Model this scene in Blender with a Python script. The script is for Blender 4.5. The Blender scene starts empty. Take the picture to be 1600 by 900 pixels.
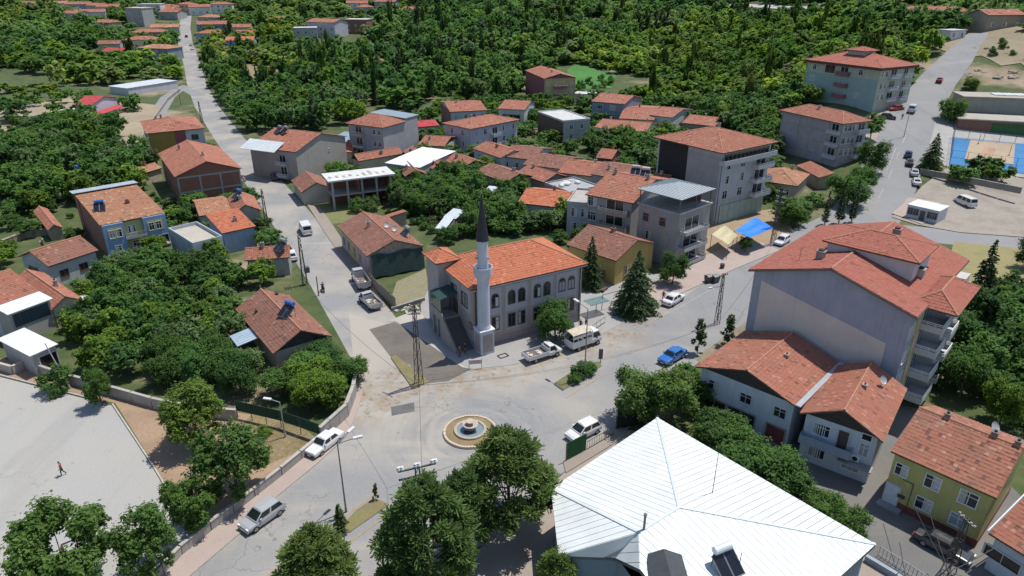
import bpy, bmesh, math, random
import numpy as np
from mathutils import Vector, Matrix

S = bpy.context.scene
COL = S.collection
R = math.radians
rnd = random.Random(7)

# ------------------------------------------------------------------ camera, sky, sun, exposure
CAM_H, PITCH, FPX = 44.0, R(24.5), 1067.0
cam_d = bpy.data.cameras.new('camera')
cam = bpy.data.objects.new('camera', cam_d)
COL.objects.link(cam)
cam.location = (0, 0, CAM_H)
cam.rotation_euler = (R(90) - PITCH, 0, 0)
cam_d.sensor_width = 36.0
cam_d.lens = 36.0 * FPX / 1600.0
cam_d.clip_start = 0.5
cam_d.clip_end = 6000
S.camera = cam

SUN_EL, SUN_DIR = R(69), Vector((0.86, 0.51))          # horizontal direction towards the sun
world = bpy.data.worlds.new('World')
S.world = world
world.use_nodes = True
wn = world.node_tree.nodes
sky = wn.new('ShaderNodeTexSky')
sky.sky_type = 'NISHITA'
sky.sun_disc = False
sky.sun_elevation = SUN_EL
sky.sun_rotation = math.atan2(SUN_DIR.x, SUN_DIR.y)
sky.altitude = 900
wn['Background'].inputs['Strength'].default_value = 0.14
world.node_tree.links.new(sky.outputs[0], wn['Background'].inputs[0])
sun_d = bpy.data.lights.new('sun', 'SUN')
sun_d.energy = 4.5
sun_d.angle = R(0.5)
sun_d.color = (1.0, 0.955, 0.88)
sun = bpy.data.objects.new('sun', sun_d)
COL.objects.link(sun)
to_sun = Vector((SUN_DIR.x * math.cos(SUN_EL), SUN_DIR.y * math.cos(SUN_EL), math.sin(SUN_EL)))
sun.rotation_euler = to_sun.to_track_quat('Z', 'Y').to_euler()
S.view_settings.view_transform = 'Standard'
S.view_settings.look = 'None'
S.view_settings.gamma = 1
S.view_settings.exposure = 0.02

# ------------------------------------------------------------------ terrain height, pixel -> place
def T(x, y):
    """Height of the land: flat in the town, rising behind it and up the valley on the right, with a rocky hill."""
    d = y - 300
    z = 0.0
    if d > 0:
        z += 0.085 * d * d / (d + 60.0)
    if x > 55 and y > 135:
        w = min(1.0, (x - 55) / (40.0 + .6 * max(0.0, y - 190)))
        w = w * w * (3 - 2 * w)
        e = y - 135
        g = .2 * e * e / (e + 12.0) if e < 90 else 15.88 + .1 * (e - 90)
        z += w * min(g, 27.0)
    q = ((x - 200) / 48.0) ** 2 + ((y - 245) / 45.0) ** 2
    if q < 6:
        z += 11 * max(0.0, math.exp(-q) - math.exp(-6))
    return z

def at(px, py, h=0.0):
    """The point h metres above the land that the photograph shows at pixel (px, py)."""
    cx, cy = (px - 800) / FPX, (450 - py) / FPX
    dx, dy, dz = cx, math.cos(PITCH) + cy * math.sin(PITCH), -math.sin(PITCH) + cy * math.cos(PITCH)
    t, f = 5.0, 1.03
    for _ in range(300):
        n = t * f
        if CAM_H + dz * n < T(dx * n, dy * n) + h:
            break
        t = n
    lo, hi = t, t * f
    for _ in range(30):
        m = (lo + hi) / 2
        if CAM_H + dz * m < T(dx * m, dy * m) + h:
            hi = m
        else:
            lo = m
    x, y = dx * lo, dy * lo
    return Vector((x, y, T(x, y) + h))

# ------------------------------------------------------------------ materials
MATS = {}
def nodes(name):
    m = bpy.data.materials.new(name)
    m.use_nodes = True
    nt = m.node_tree
    return m, nt, nt.nodes['Principled BSDF'], nt.nodes, nt.links

def ramp_mix(nt, fac, a, b):
    n = nt.nodes.new('ShaderNodeMix')
    n.data_type = 'RGBA'
    if isinstance(fac, (int, float)):
        n.inputs[0].default_value = fac
    else:
        nt.links.new(fac, n.inputs[0])
    for i, v in ((6, a), (7, b)):
        if isinstance(v, tuple):
            n.inputs[i].default_value = (*v[:3], 1)
        else:
            nt.links.new(v, n.inputs[i])
    return n.outputs[2]

def noise(nt, scale, detail=4, coord='Object', stretch=None, rough=.6):
    tc = nt.nodes.new('ShaderNodeTexCoord')
    src = tc.outputs[coord]
    if coord == 'World':
        src = nt.nodes.new('ShaderNodeNewGeometry').outputs['Position']
    n = nt.nodes.new('ShaderNodeTexNoise')
    n.inputs['Scale'].default_value = scale
    n.inputs['Detail'].default_value = detail
    n.inputs['Roughness'].default_value = rough
    if stretch:
        mp = nt.nodes.new('ShaderNodeMapping')
        mp.inputs['Scale'].default_value = stretch
        nt.links.new(src, mp.inputs[0])
        src = mp.outputs[0]
    nt.links.new(src, n.inputs['Vector'])
    return n.outputs[0]

def world_noise(nt, scale, detail=4, stretch=None, rot=0, rough=.6):
    g = nt.nodes.new('ShaderNodeNewGeometry')
    n = nt.nodes.new('ShaderNodeTexNoise')
    n.inputs['Scale'].default_value = scale
    n.inputs['Detail'].default_value = detail
    n.inputs['Roughness'].default_value = rough
    mp = nt.nodes.new('ShaderNodeMapping')
    mp.inputs['Scale'].default_value = stretch or (1, 1, 1)
    mp.inputs['Rotation'].default_value = (0, 0, rot)
    nt.links.new(g.outputs['Position'], mp.inputs[0])
    nt.links.new(mp.outputs[0], n.inputs['Vector'])
    return n.outputs[0]

def curve(nt, fac, lo, hi):
    n = nt.nodes.new('ShaderNodeMapRange')
    n.inputs[1].default_value = lo
    n.inputs[2].default_value = hi
    n.clamp = True
    nt.links.new(fac, n.inputs[0])
    return n.outputs[0]

def mul(nt, a, b):
    n = nt.nodes.new('ShaderNodeMath')
    n.operation = 'MULTIPLY'
    for i, v in ((0, a), (1, b)):
        if isinstance(v, (int, float)):
            n.inputs[i].default_value = v
        else:
            nt.links.new(v, n.inputs[i])
    return n.outputs[0]

def bump(nt, p, fac, strength, dist=.02):
    b = nt.nodes.new('ShaderNodeBump')
    b.inputs['Strength'].default_value = strength
    b.inputs['Distance'].default_value = dist
    nt.links.new(fac, b.inputs['Height'])
    nt.links.new(b.outputs[0], p.inputs['Normal'])

def dk(c, f):
    return tuple(v * f for v in c)

def stucco(c, dirt=.35, rough=.9):
    """Painted plaster: uneven tone, rain streaks, some stains."""
    k = ('stucco', tuple(round(v, 3) for v in c), dirt)
    if k not in MATS:
        m, nt, p, N, L = nodes('plaster')
        a = noise(nt, .5, 6)
        st = noise(nt, 1.0, 4, stretch=(3.0, 3.0, .25))
        c1 = ramp_mix(nt, curve(nt, a, .3, .75), dk(c, 1.06), dk(c, 1 - dirt * .45))
        f = mul(nt, curve(nt, st, .52, .8), dirt)
        c2 = ramp_mix(nt, f, c1, (c[0] * .45, c[1] * .42, c[2] * .38))
        L.new(c2, p.inputs['Base Color'])
        p.inputs['Roughness'].default_value = rough
        bump(nt, p, noise(nt, 9, 3), .15)
        MATS[k] = m
    return MATS[k]

def plain(c, rough=.6, metal=0.0, var=.12, name='painted', scale=2.5):
    k = ('plain', tuple(round(v, 3) for v in c), rough, metal, var)
    if k not in MATS:
        m, nt, p, N, L = nodes(name)
        a = noise(nt, scale, 5)
        L.new(ramp_mix(nt, curve(nt, a, .3, .7), dk(c, 1 + var), dk(c, 1 - var)), p.inputs['Base Color'])
        p.inputs['Roughness'].default_value = rough
        p.inputs['Metallic'].default_value = metal
        MATS[k] = m
    return MATS[k]

def paint(c):
    """Car paint under a clear coat with road dust."""
    k = ('paint', c)
    if k not in MATS:
        m, nt, p, N, L = nodes('car_paint')
        f = mul(nt, curve(nt, noise(nt, 1.5, 5), .45, .8), .25)
        L.new(ramp_mix(nt, f, c, (.36, .32, .27)), p.inputs['Base Color'])
        p.inputs['Roughness'].default_value = .35
        p.inputs['Coat Weight'].default_value = .6
        p.inputs['Coat Roughness'].default_value = .08
        MATS[k] = m
    return MATS[k]

def tiles(dark, mid, light, lichen=.3):
    """Clay tiles: every tile has its own tone (face attribute), lichen in patches."""
    k = ('tile', dark, mid, light, lichen)
    if k not in MATS:
        m, nt, p, N, L = nodes('clay_tile')
        at_ = N.new('ShaderNodeAttribute')
        at_.attribute_name = 'tone'
        r = N.new('ShaderNodeValToRGB')
        e = r.color_ramp.elements
        e[0].position, e[0].color = 0.0, (*dark, 1)
        e[1].position, e[1].color = 1.0, (*light, 1)
        for pos, c in ((.18, mid), (.8, dk(mid, 1.12))):
            q = e.new(pos)
            q.color = (*c, 1)
        L.new(at_.outputs['Fac'], r.inputs[0])
        a = noise(nt, .45, 6)
        f = mul(nt, curve(nt, a, .5, .78), lichen)
        c1 = ramp_mix(nt, f, r.outputs[0], (.085, .07, .052))
        b = noise(nt, .22, 3)
        c2 = ramp_mix(nt, mul(nt, curve(nt, b, .45, .7), .35), c1, dk(light, .85))
        L.new(c2, p.inputs['Base Color'])
        p.inputs['Roughness'].default_value = .88
        MATS[k] = m
    return MATS[k]

TILE = dict(
    new=lambda: tiles((.31, .1, .052), (.43, .135, .066), (.53, .22, .13), .05),
    old=lambda: tiles((.13, .063, .045), (.3, .12, .076), (.41, .22, .155), .6),
    mid=lambda: tiles((.18, .078, .052), (.32, .122, .078), (.42, .215, .15), .35),
    brown=lambda: tiles((.12, .062, .045), (.235, .102, .07), (.34, .2, .15), .55),
    tan=lambda: tiles((.2, .11, .07), (.36, .17, .095), (.5, .33, .21), .35),
    red=lambda: tiles((.25, .08, .055), (.335, .11, .076), (.38, .15, .105), .08),
    pink=lambda: tiles((.3, .03, .04), (.42, .05, .06), (.46, .08, .09), .05),
)

def brick():
    if 'brick' not in MATS:
        m, nt, p, N, L = nodes('bare_brick')
        tc = N.new('ShaderNodeTexCoord')
        b = N.new('ShaderNodeTexBrick')
        mp = N.new('ShaderNodeMapping')
        mp.inputs['Rotation'].default_value = (R(90), 0, 0)
        L.new(tc.outputs['Object'], mp.inputs[0])
        L.new(mp.outputs[0], b.inputs['Vector'])
        b.inputs['Scale'].default_value = 2.2
        b.inputs['Color1'].default_value = (.27, .1, .06, 1)
        b.inputs['Color2'].default_value = (.19, .075, .05, 1)
        b.inputs['Mortar'].default_value = (.22, .19, .16, 1)
        a = noise(nt, .6, 5)
        L.new(ramp_mix(nt, mul(nt, curve(nt, a, .45, .75), .5), b.outputs[0], (.2, .15, .12)), p.inputs['Base Color'])
        p.inputs['Roughness'].default_value = .95
        MATS['brick'] = m
    return MATS['brick']

def leaf(dark, light, trans=.48, far=False):
    k = ('leaf', dark, light, far)
    if k not in MATS:
        m, nt, p, N, L = nodes('foliage')
        a = N.new('ShaderNodeAttribute')
        a.attribute_name = 'tone'
        c = ramp_mix(nt, a.outputs['Fac'], dark, light)
        mx = N.new('ShaderNodeMix')
        mx.data_type = 'RGBA'
        mx.blend_type = 'MULTIPLY'
        mx.inputs[0].default_value = 1
        L.new(c, mx.inputs[6])
        if far:
            t = N.new('ShaderNodeAttribute')
            t.attribute_name = 'tint'
            L.new(t.outputs['Color'], mx.inputs[7])
        else:
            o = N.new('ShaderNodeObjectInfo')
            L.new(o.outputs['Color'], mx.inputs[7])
        L.new(mx.outputs[2], p.inputs['Base Color'])
        p.inputs['Roughness'].default_value = .65
        p.inputs['Specular IOR Level'].default_value = .2
        tr = N.new('ShaderNodeBsdfTranslucent')
        L.new(mx.outputs[2], tr.inputs[0])
        ms = N.new('ShaderNodeMixShader')
        ms.inputs[0].default_value = trans
        L.new(p.outputs[0], ms.inputs[1])
        L.new(tr.outputs[0], ms.inputs[2])
        L.new(ms.outputs[0], N['Material Output'].inputs[0])
        MATS[k] = m
    return MATS[k]

def glass(c=(.02, .025, .03)):
    k = ('glass', c)
    if k not in MATS:
        m, nt, p, N, L = nodes('window_glass')
        p.inputs['Base Color'].default_value = (*c, 1)
        p.inputs['Roughness'].default_value = .08
        p.inputs['Specular IOR Level'].default_value = .6
        MATS[k] = m
    return MATS[k]

WOOD = lambda: plain((.11, .075, .05), .85, var=.3, name='weathered_wood')
GREYWOOD = lambda: plain((.3, .26, .21), .9, var=.3, name='grey_boards')
CONC = lambda: stucco((.34, .33, .31), .5)
STEEL = lambda: plain((.16, .16, .165), .5, .6, name='galvanised_steel')
DARKST = lambda: plain((.07, .07, .072), .55, .4, name='dark_steel')
WHITE = lambda: plain((.72, .72, .71), .55, name='white_paint')
RUBBER = lambda: plain((.02, .02, .02), .9, name='rubber')
BLACK = lambda: plain((.015, .015, .017), .7, name='black_plastic')

# ------------------------------------------------------------------ mesh builder and object helpers
class MB:
    def __init__(s):
        s.v, s.f, s.m, s.t = [], [], [], []
    def poly(s, pts, mi=0, tone=None):
        n = len(s.v)
        s.v.extend(tuple(p) for p in pts)
        s.f.append(tuple(range(n, n + len(pts))))
        s.m.append(mi)
        s.t.append(rnd.random() if tone is None else tone)
    def box(s, x0, x1, y0, y1, z0, z1, mi=0, bot=True):
        n = len(s.v)
        s.v.extend([(x0, y0, z0), (x1, y0, z0), (x1, y1, z0), (x0, y1, z0), (x0, y0, z1), (x1, y0, z1), (x1, y1, z1), (x0, y1, z1)])
        fs = [(4, 5, 6, 7), (0, 1, 5, 4), (1, 2, 6, 5), (2, 3, 7, 6), (3, 0, 4, 7)] + ([(3, 2, 1, 0)] if bot else [])
        for f in fs:
            s.f.append(tuple(n + i for i in f))
            s.m.append(mi)
            s.t.append(rnd.random())
        return s
    def bar(s, p, q, w, h=None, mi=0):
        p, q = Vector(p), Vector(q)
        h = h or w
        d = (q - p).normalized()
        u = d.cross(Vector((0, 0, 1)))
        if u.length < 1e-3:
            u = Vector((1, 0, 0))
        u.normalize()
        w_ = u.cross(d)
        n = len(s.v)
        for e in (p, q):
            for a, b in ((-1, -1), (1, -1), (1, 1), (-1, 1)):
                s.v.append(tuple(e + u * (a * w / 2) + w_ * (b * h / 2)))
        for f in ((0, 1, 2, 3), (7, 6, 5, 4), (0, 4, 5, 1), (1, 5, 6, 2), (2, 6, 7, 3), (3, 7, 4, 0)):
            s.f.append(tuple(n + i for i in f))
            s.m.append(mi)
            s.t.append(rnd.random())
        return s
    def tube(s, p, q, r0, r1=None, n=8, mi=0, cap=True):
        p, q = Vector(p), Vector(q)
        r1 = r0 if r1 is None else r1
        d = (q - p).normalized()
        u = d.cross(Vector((0, 0, 1)))
        if u.length < 1e-3:
            u = Vector((1, 0, 0))
        u.normalize()
        w = d.cross(u)
        k = len(s.v)
        for e, r in ((p, r0), (q, r1)):
            for i in range(n):
                a = 2 * math.pi * i / n
                s.v.append(tuple(e + u * (r * math.cos(a)) + w * (r * math.sin(a))))
        for i in range(n):
            j = (i + 1) % n
            s.f.append((k + i, k + j, k + n + j, k + n + i))
            s.m.append(mi)
            s.t.append(.5)
        if cap:
            for o in (0, n):
                s.f.append(tuple(k + o + i for i in range(n)))
                s.m.append(mi)
                s.t.append(.5)
        return s
    def lathe(s, prof, n=24, mi=0, c=(0, 0)):
        k = len(s.v)
        for r, z in prof:
            for i in range(n):
                a = 2 * math.pi * i / n
                s.v.append((c[0] + r * math.cos(a), c[1] + r * math.sin(a), z))
        for j in range(len(prof) - 1):
            for i in range(n):
                i2 = (i + 1) % n
                s.f.append((k + j * n + i, k + j * n + i2, k + (j + 1) * n + i2, k + (j + 1) * n + i))
                s.m.append(mi)
                s.t.append(.5)
        return s
    def prism(s, pts, z0, z1, mi=0):
        """Polygon pts (x, y) counter-clockwise, from z0 to z1."""
        s.poly([(x, y, z1) for x, y in pts], mi)
        n = len(pts)
        for i in range(n):
            a, b = pts[i], pts[(i + 1) % n]
            s.poly([(*a, z0), (*b, z0), (*b, z1), (*a, z1)], mi)
        return s
    def mesh(s, name, mats, smooth=False):
        me = bpy.data.meshes.new(name)
        me.from_pydata(s.v, [], s.f)
        for m in (mats if isinstance(mats, (list, tuple)) else [mats]):
            me.materials.append(m)
        if any(s.m):
            me.polygons.foreach_set('material_index', s.m)
        a = me.attributes.new('tone', 'FLOAT', 'FACE')
        a.data.foreach_set('value', s.t)
        if smooth:
            me.polygons.foreach_set('use_smooth', [True] * len(s.f))
        me.update()
        return me
    def build(s, name, mats, parent=None, smooth=False, kind=None):
        return link(name, s.mesh(name, mats, smooth), parent, kind)

def link(name, me, parent=None, kind=None, loc=None, rz=0):
    o = bpy.data.objects.new(name, me)
    COL.objects.link(o)
    if parent is not None:
        o.parent = parent
    if kind:
        o['kind'] = kind
    if loc is not None:
        o.location = loc
    if rz:
        o.rotation_euler.z = rz
    return o

def thing(name, label, cat, loc=(0, 0, 0), rz=0, group=None):
    o = bpy.data.objects.new(name, None)
    COL.objects.link(o)
    o.location = loc
    o.rotation_euler.z = rz
    o.empty_display_size = .3
    return tag(o, label, cat, group)

def tag(o, label, cat, group=None):
    o['label'] = label
    o['category'] = cat
    if group:
        o['group'] = group
    return o

KIDS = {}
def copy_thing(root, loc, rz, label=None, scale=None, group=None):
    c = root.copy()
    COL.objects.link(c)
    c.location = loc
    c.rotation_euler.z = rz
    if scale:
        c.scale = scale
    if label:
        c['label'] = label
    if group:
        c['group'] = group
    kids = KIDS.setdefault(root.name, [k for k in root.children_recursive])
    new = {root: c}
    for k in kids:
        d = k.copy()
        COL.objects.link(d)
        d.parent = new[k.parent]
        new[k] = d
    return c

# keep-out areas for scattered plants: oriented boxes and strips
BOXES, STRIPS = [], []
def blocked(x, y, m=1.0):
    for cx, cy, c, s_, hl, hw in BOXES:
        dx, dy = x - cx, y - cy
        if abs(dx) > hl + hw + m or abs(dy) > hl + hw + m:
            continue
        if abs(dx * c + dy * s_) < hl + m and abs(-dx * s_ + dy * c) < hw + m:
            return True
    for a, b, w in STRIPS:
        ab = b - a
        t = max(0, min(1, ((x - a.x) * ab.x + (y - a.y) * ab.y) / max(ab.length_squared, 1e-6)))
        if math.hypot(x - a.x - ab.x * t, y - a.y - ab.y * t) < w / 2 + m:
            return True
    return False

def inside(x, y, P):
    r = False
    n = len(P)
    for i in range(n):
        (x1, y1), (x2, y2) = P[i], P[i - 1]
        if (y1 > y) != (y2 > y) and x < (x2 - x1) * (y - y1) / (y2 - y1) + x1:
            r = not r
    return r
# ------------------------------------------------------------------ ground, roads, pavements
def ground_mat():
    m, nt, p, N, L = nodes('dry_ground')
    a = world_noise(nt, .035, 6)
    b = world_noise(nt, .3, 6)
    g = ramp_mix(nt, curve(nt, b, .35, .7), (.045, .078, .022), (.105, .115, .042))
    s_ = ramp_mix(nt, curve(nt, b, .35, .7), (.25, .19, .125), (.34, .27, .19))
    L.new(ramp_mix(nt, curve(nt, a, .54, .66), g, s_), p.inputs['Base Color'])
    p.inputs['Roughness'].default_value = 1
    bump(nt, p, world_noise(nt, 1.5, 5), .5, .15)
    return m

def asphalt_mat(c=(.245, .245, .245), dust=(.41, .37, .31), amount=.75, name='worn_asphalt', centre=None, dirt=None, bias=None):
    m, nt, p, N, L = nodes(name)
    a = world_noise(nt, .09, 6)
    st = world_noise(nt, .22, 5, stretch=(1, .12, 1), rot=R(-28))
    st2 = world_noise(nt, .25, 5, stretch=(.12, 1, 1), rot=R(-30))
    fine = world_noise(nt, 6, 3)
    c1 = ramp_mix(nt, curve(nt, fine, .3, .7), dk(c, .9), dk(c, 1.1))
    c2 = ramp_mix(nt, mul(nt, curve(nt, a, .4, .66), amount), c1, dust)
    c3 = ramp_mix(nt, mul(nt, curve(nt, st, .55, .75), .4), c2, dk(c, .62))
    c4 = ramp_mix(nt, mul(nt, curve(nt, st2, .56, .76), .45), c3, dk(dust, 1.12))
    g = N.new('ShaderNodeNewGeometry')
    def math_(op, a, b_=None):
        n = N.new('ShaderNodeMath')
        n.operation = op
        for i, v in enumerate((a, b_)):
            if v is None:
                continue
            if isinstance(v, (int, float)):
                n.inputs[i].default_value = v
            else:
                L.new(v, n.inputs[i])
        return n.outputs[0]
    xyz = N.new('ShaderNodeSeparateXYZ')
    L.new(g.outputs['Position'], xyz.inputs[0])
    X, Y = xyz.outputs[0], xyz.outputs[1]
    if bias:                                     # dust lies thicker towards one end of the road surface
        o, d, w = bias
        t = math_('ADD', math_('MULTIPLY', math_('SUBTRACT', X, o[0]), d[0] / w), math_('MULTIPLY', math_('SUBTRACT', Y, o[1]), d[1] / w))
        t = math_('ADD', t, math_('MULTIPLY', math_('SUBTRACT', a, .5), 1.6))
        c4 = ramp_mix(nt, mul(nt, curve(nt, t, .1, .9), .75), c4, dust)
    if centre:                                   # curved tyre tracks round the fountain island
        dx, dy = math_('SUBTRACT', X, centre[0]), math_('SUBTRACT', Y, centre[1])
        r_ = math_('SQRT', math_('ADD', math_('MULTIPLY', dx, dx), math_('MULTIPLY', dy, dy)))
        an = math_('ARCTAN2', dy, dx)
        cb = N.new('ShaderNodeCombineXYZ')
        L.new(math_('MULTIPLY', r_, 1.7), cb.inputs[0])
        L.new(math_('MULTIPLY', math_('ABSOLUTE', an), 1.1), cb.inputs[1])
        tn = N.new('ShaderNodeTexNoise')
        tn.inputs['Scale'].default_value = 1.0
        tn.inputs['Detail'].default_value = 5
        L.new(cb.outputs[0], tn.inputs['Vector'])
        near = curve(nt, math_('MULTIPLY', r_, -1), -13, -5)
        c4 = ramp_mix(nt, mul(nt, mul(nt, curve(nt, tn.outputs[0], .5, .68), near), .3), c4, dk(c, .68))
        c4 = ramp_mix(nt, mul(nt, mul(nt, curve(nt, tn.outputs[0], .48, .3), near), .28), c4, dk(dust, 1.03))
    if dirt:                                     # brown earth trodden onto the road beside a line
        o, d, w = dirt
        dist = math_('ADD', math_('MULTIPLY', math_('SUBTRACT', X, o[0]), d[0]), math_('MULTIPLY', math_('SUBTRACT', Y, o[1]), d[1]))
        band = mul(nt, curve(nt, dist, w, w * .2), curve(nt, dist, -6, -4))
        dn = world_noise(nt, .45, 7, rough=.7)
        c4 = ramp_mix(nt, mul(nt, mul(nt, curve(nt, dn, .44, .62), band), .85), c4, (.27, .2, .135))
        c4 = ramp_mix(nt, mul(nt, mul(nt, curve(nt, world_noise(nt, 1.1, 6), .56, .66), band), .8), c4, (.17, .125, .085))
    vo = N.new('ShaderNodeTexVoronoi')           # cracks
    vo.feature = 'DISTANCE_TO_EDGE'
    vo.inputs['Scale'].default_value = .16
    wv = N.new('ShaderNodeVectorMath')
    wv.operation = 'ADD'
    L.new(g.outputs['Position'], wv.inputs[0])
    nz = N.new('ShaderNodeTexNoise')
    nz.inputs['Scale'].default_value = .5
    nz.inputs['Detail'].default_value = 6
    L.new(g.outputs['Position'], nz.inputs['Vector'])
    sc_ = N.new('ShaderNodeVectorMath')
    sc_.operation = 'SCALE'
    sc_.inputs['Scale'].default_value = 5.0
    L.new(nz.outputs['Color'], sc_.inputs[0])
    L.new(sc_.outputs[0], wv.inputs[1])
    L.new(wv.outputs[0], vo.inputs['Vector'])
    ck = mul(nt, curve(nt, vo.outputs[0], .012, .004), curve(nt, world_noise(nt, .06, 3), .48, .6))
    c4 = ramp_mix(nt, mul(nt, ck, .6), c4, (.1, .095, .09))
    sp = mul(nt, curve(nt, world_noise(nt, .7, 3), .7, .76), .5)          # oil spots and small stains
    c4 = ramp_mix(nt, sp, c4, (.11, .105, .1))
    L.new(c4, p.inputs['Base Color'])
    p.inputs['Roughness'].default_value = .9
    bump(nt, p, fine, .2)
    return m

def speckle(c, d, scale=.5, name='soil', fine=3.0):
    m, nt, p, N, L = nodes(name)
    a = world_noise(nt, scale, 6)
    b = world_noise(nt, fine, 4)
    c1 = ramp_mix(nt, curve(nt, b, .3, .7), c, d)
    L.new(ramp_mix(nt, mul(nt, curve(nt, a, .45, .7), .6), c1, dk(c, .65)), p.inputs['Base Color'])
    p.inputs['Roughness'].default_value = .95
    bump(nt, p, b, .4, .05)
    return m

def paving_mat(c1, c2, mortar, scale, rot=0, name='paving'):
    m, nt, p, N, L = nodes(name)
    g = N.new('ShaderNodeNewGeometry')
    mp = N.new('ShaderNodeMapping')
    mp.inputs['Rotation'].default_value = (0, 0, rot)
    L.new(g.outputs['Position'], mp.inputs[0])
    b = N.new('ShaderNodeTexBrick')
    b.inputs['Scale'].default_value = scale
    b.inputs['Color1'].default_value = (*c1, 1)
    b.inputs['Color2'].default_value = (*c2, 1)
    b.inputs['Mortar'].default_value = (*mortar, 1)
    b.inputs['Mortar Size'].default_value = .03
    L.new(mp.outputs[0], b.inputs['Vector'])
    a = world_noise(nt, .4, 6)
    L.new(ramp_mix(nt, mul(nt, curve(nt, a, .45, .7), .5), b.outputs[0], dk(c1, .7)), p.inputs['Base Color'])
    p.inputs['Roughness'].default_value = .92
    return m

ASPH = asphalt_mat()
_f, _a, _b = at(735, 676), at(640, 606), at(930, 528)
_n = Vector((_b.y - _a.y, _a.x - _b.x)).normalized()
JUNC = asphalt_mat(name='junction_asphalt', amount=.45, centre=(_f.x, _f.y), dirt=((_a.x, _a.y), (_n.x, _n.y), 6.5), bias=((_f.x + 2, _f.y - 4), (-.62, .78), 26.0))
ASPH2 = asphalt_mat((.23, .232, .237), (.32, .3, .27), .35, 'grey_asphalt')
LANE = asphalt_mat((.14, .138, .135), (.24, .215, .18), .4, 'side_lane_asphalt')

# the land: one sheet to the horizon, finer where the town is
xs = np.unique(np.concatenate([np.arange(-1500, -500, 60), np.arange(-500, 40, 10), np.arange(40, 260, 4), np.arange(260, 501, 10), np.arange(560, 1560, 60)]))
ys = np.unique(np.concatenate([np.arange(-120, 128, 20), np.arange(128, 300, 4), np.arange(300, 760, 8), np.arange(760, 2400, 60)]))
b = MB()
for y in ys:
    for x in xs:
        b.v.append((float(x), float(y), T(float(x), float(y))))
nx = len(xs)
for j in range(len(ys) - 1):
    for i in range(nx - 1):
        b.f.append((j * nx + i, j * nx + i + 1, (j + 1) * nx + i + 1, (j + 1) * nx + i))
        b.m.append(0)
        b.t.append(.5)
b.build('ground', ground_mat(), smooth=True, kind='structure')

def flat(name, px, mat, z, raised=0.0, kind='structure', side=None):
    """A sheet on the land with its outline read from the photograph; raised > 0 gives it kerb faces."""
    P = [at(x, y) for x, y in px]
    area = sum(P[i - 1].x * P[i].y - P[i].x * P[i - 1].y for i in range(len(P)))
    if area < 0:
        P.reverse()
    m = MB()
    top = z + raised
    if max(q.z for q in P) < .05:
        m.poly([(q.x, q.y, top) for q in P])
    elif len(P) == 4:                                # a four sided sheet on the slope, bent over the land
        n = 24
        for i in range(n + 1):
            for j in range(n + 1):
                q = P[0].lerp(P[1], i / n).lerp(P[3].lerp(P[2], i / n), j / n)
                m.v.append((q.x, q.y, T(q.x, q.y) + top + .1))
        for i in range(n):
            for j in range(n):
                k = i * (n + 1) + j
                m.f.append((k, k + n + 1, k + n + 2, k + 1))
                m.m.append(0)
                m.t.append(.5)
    else:                                            # on the slope: cut into a grid and draped over the land
        bm = bmesh.new()
        bm.faces.new([bm.verts.new((q.x, q.y, 0)) for q in P])
        for k, ax in ((0, Vector((1, 0, 0))), (1, Vector((0, 1, 0)))):
            lo, hi = min(q[k] for q in P), max(q[k] for q in P)
            n = max(4, int((hi - lo) / 2.5))
            for i in range(1, n):
                bmesh.ops.bisect_plane(bm, geom=bm.verts[:] + bm.edges[:] + bm.faces[:], plane_co=ax * (lo + (hi - lo) * i / n), plane_no=ax)
        bm.verts.index_update()
        m.v = [(v.co.x, v.co.y, T(v.co.x, v.co.y) + top + .1) for v in bm.verts]
        for f in bm.faces:
            m.f.append(tuple(v.index for v in f.verts))
            m.m.append(0)
            m.t.append(.5)
        bm.free()
    if raised:
        for i in range(len(P)):
            a, c = P[i - 1], P[i]
            m.poly([(a.x, a.y, a.z - .05), (c.x, c.y, c.z - .05), (c.x, c.y, c.z + top), (a.x, a.y, a.z + top)], 1 if side else 0)
    return m.build(name, [mat, side] if side else mat, kind=kind)

def strip(name, px, w, mat, z, over=.18, keep=True, kind='structure'):
    """A road along a polyline of pixels (on the land), w metres wide (one number or one per point)."""
    P = [at(x, y) for x, y in px]
    ws = w if isinstance(w, (list, tuple)) else [w] * len(P)
    Q, W = [], []
    for i in range(len(P) - 1):
        n = max(1, int((P[i + 1] - P[i]).length / 4))
        for k in range(n):
            Q.append(P[i].lerp(P[i + 1], k / n))
            W.append(ws[i] + (ws[i + 1] - ws[i]) * k / n)
        if keep:
            STRIPS.append((P[i].to_2d(), P[i + 1].to_2d(), max(ws[i], ws[i + 1])))
    Q.append(P[-1])
    W.append(ws[-1])
    m = MB()
    for i, q in enumerate(Q):
        d = (Q[min(i + 1, len(Q) - 1)] - Q[max(i - 1, 0)]).to_2d().normalized()
        n = Vector((-d.y, d.x))
        for s_ in (-1, -.33, .33, 1):
            x, y = q.x + n.x * W[i] / 2 * s_, q.y + n.y * W[i] / 2 * s_
            t = T(x, y)
            m.v.append((x, y, t + z + (over if t > .05 else 0)))
    for i in range(len(Q) - 1):
        for k in range(3):
            a = i * 4 + k
            m.f.append((a + 1, a, a + 4, a + 5))
            m.m.append(0)
            m.t.append(.5)
    return m.build(name, mat, kind=kind)

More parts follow.
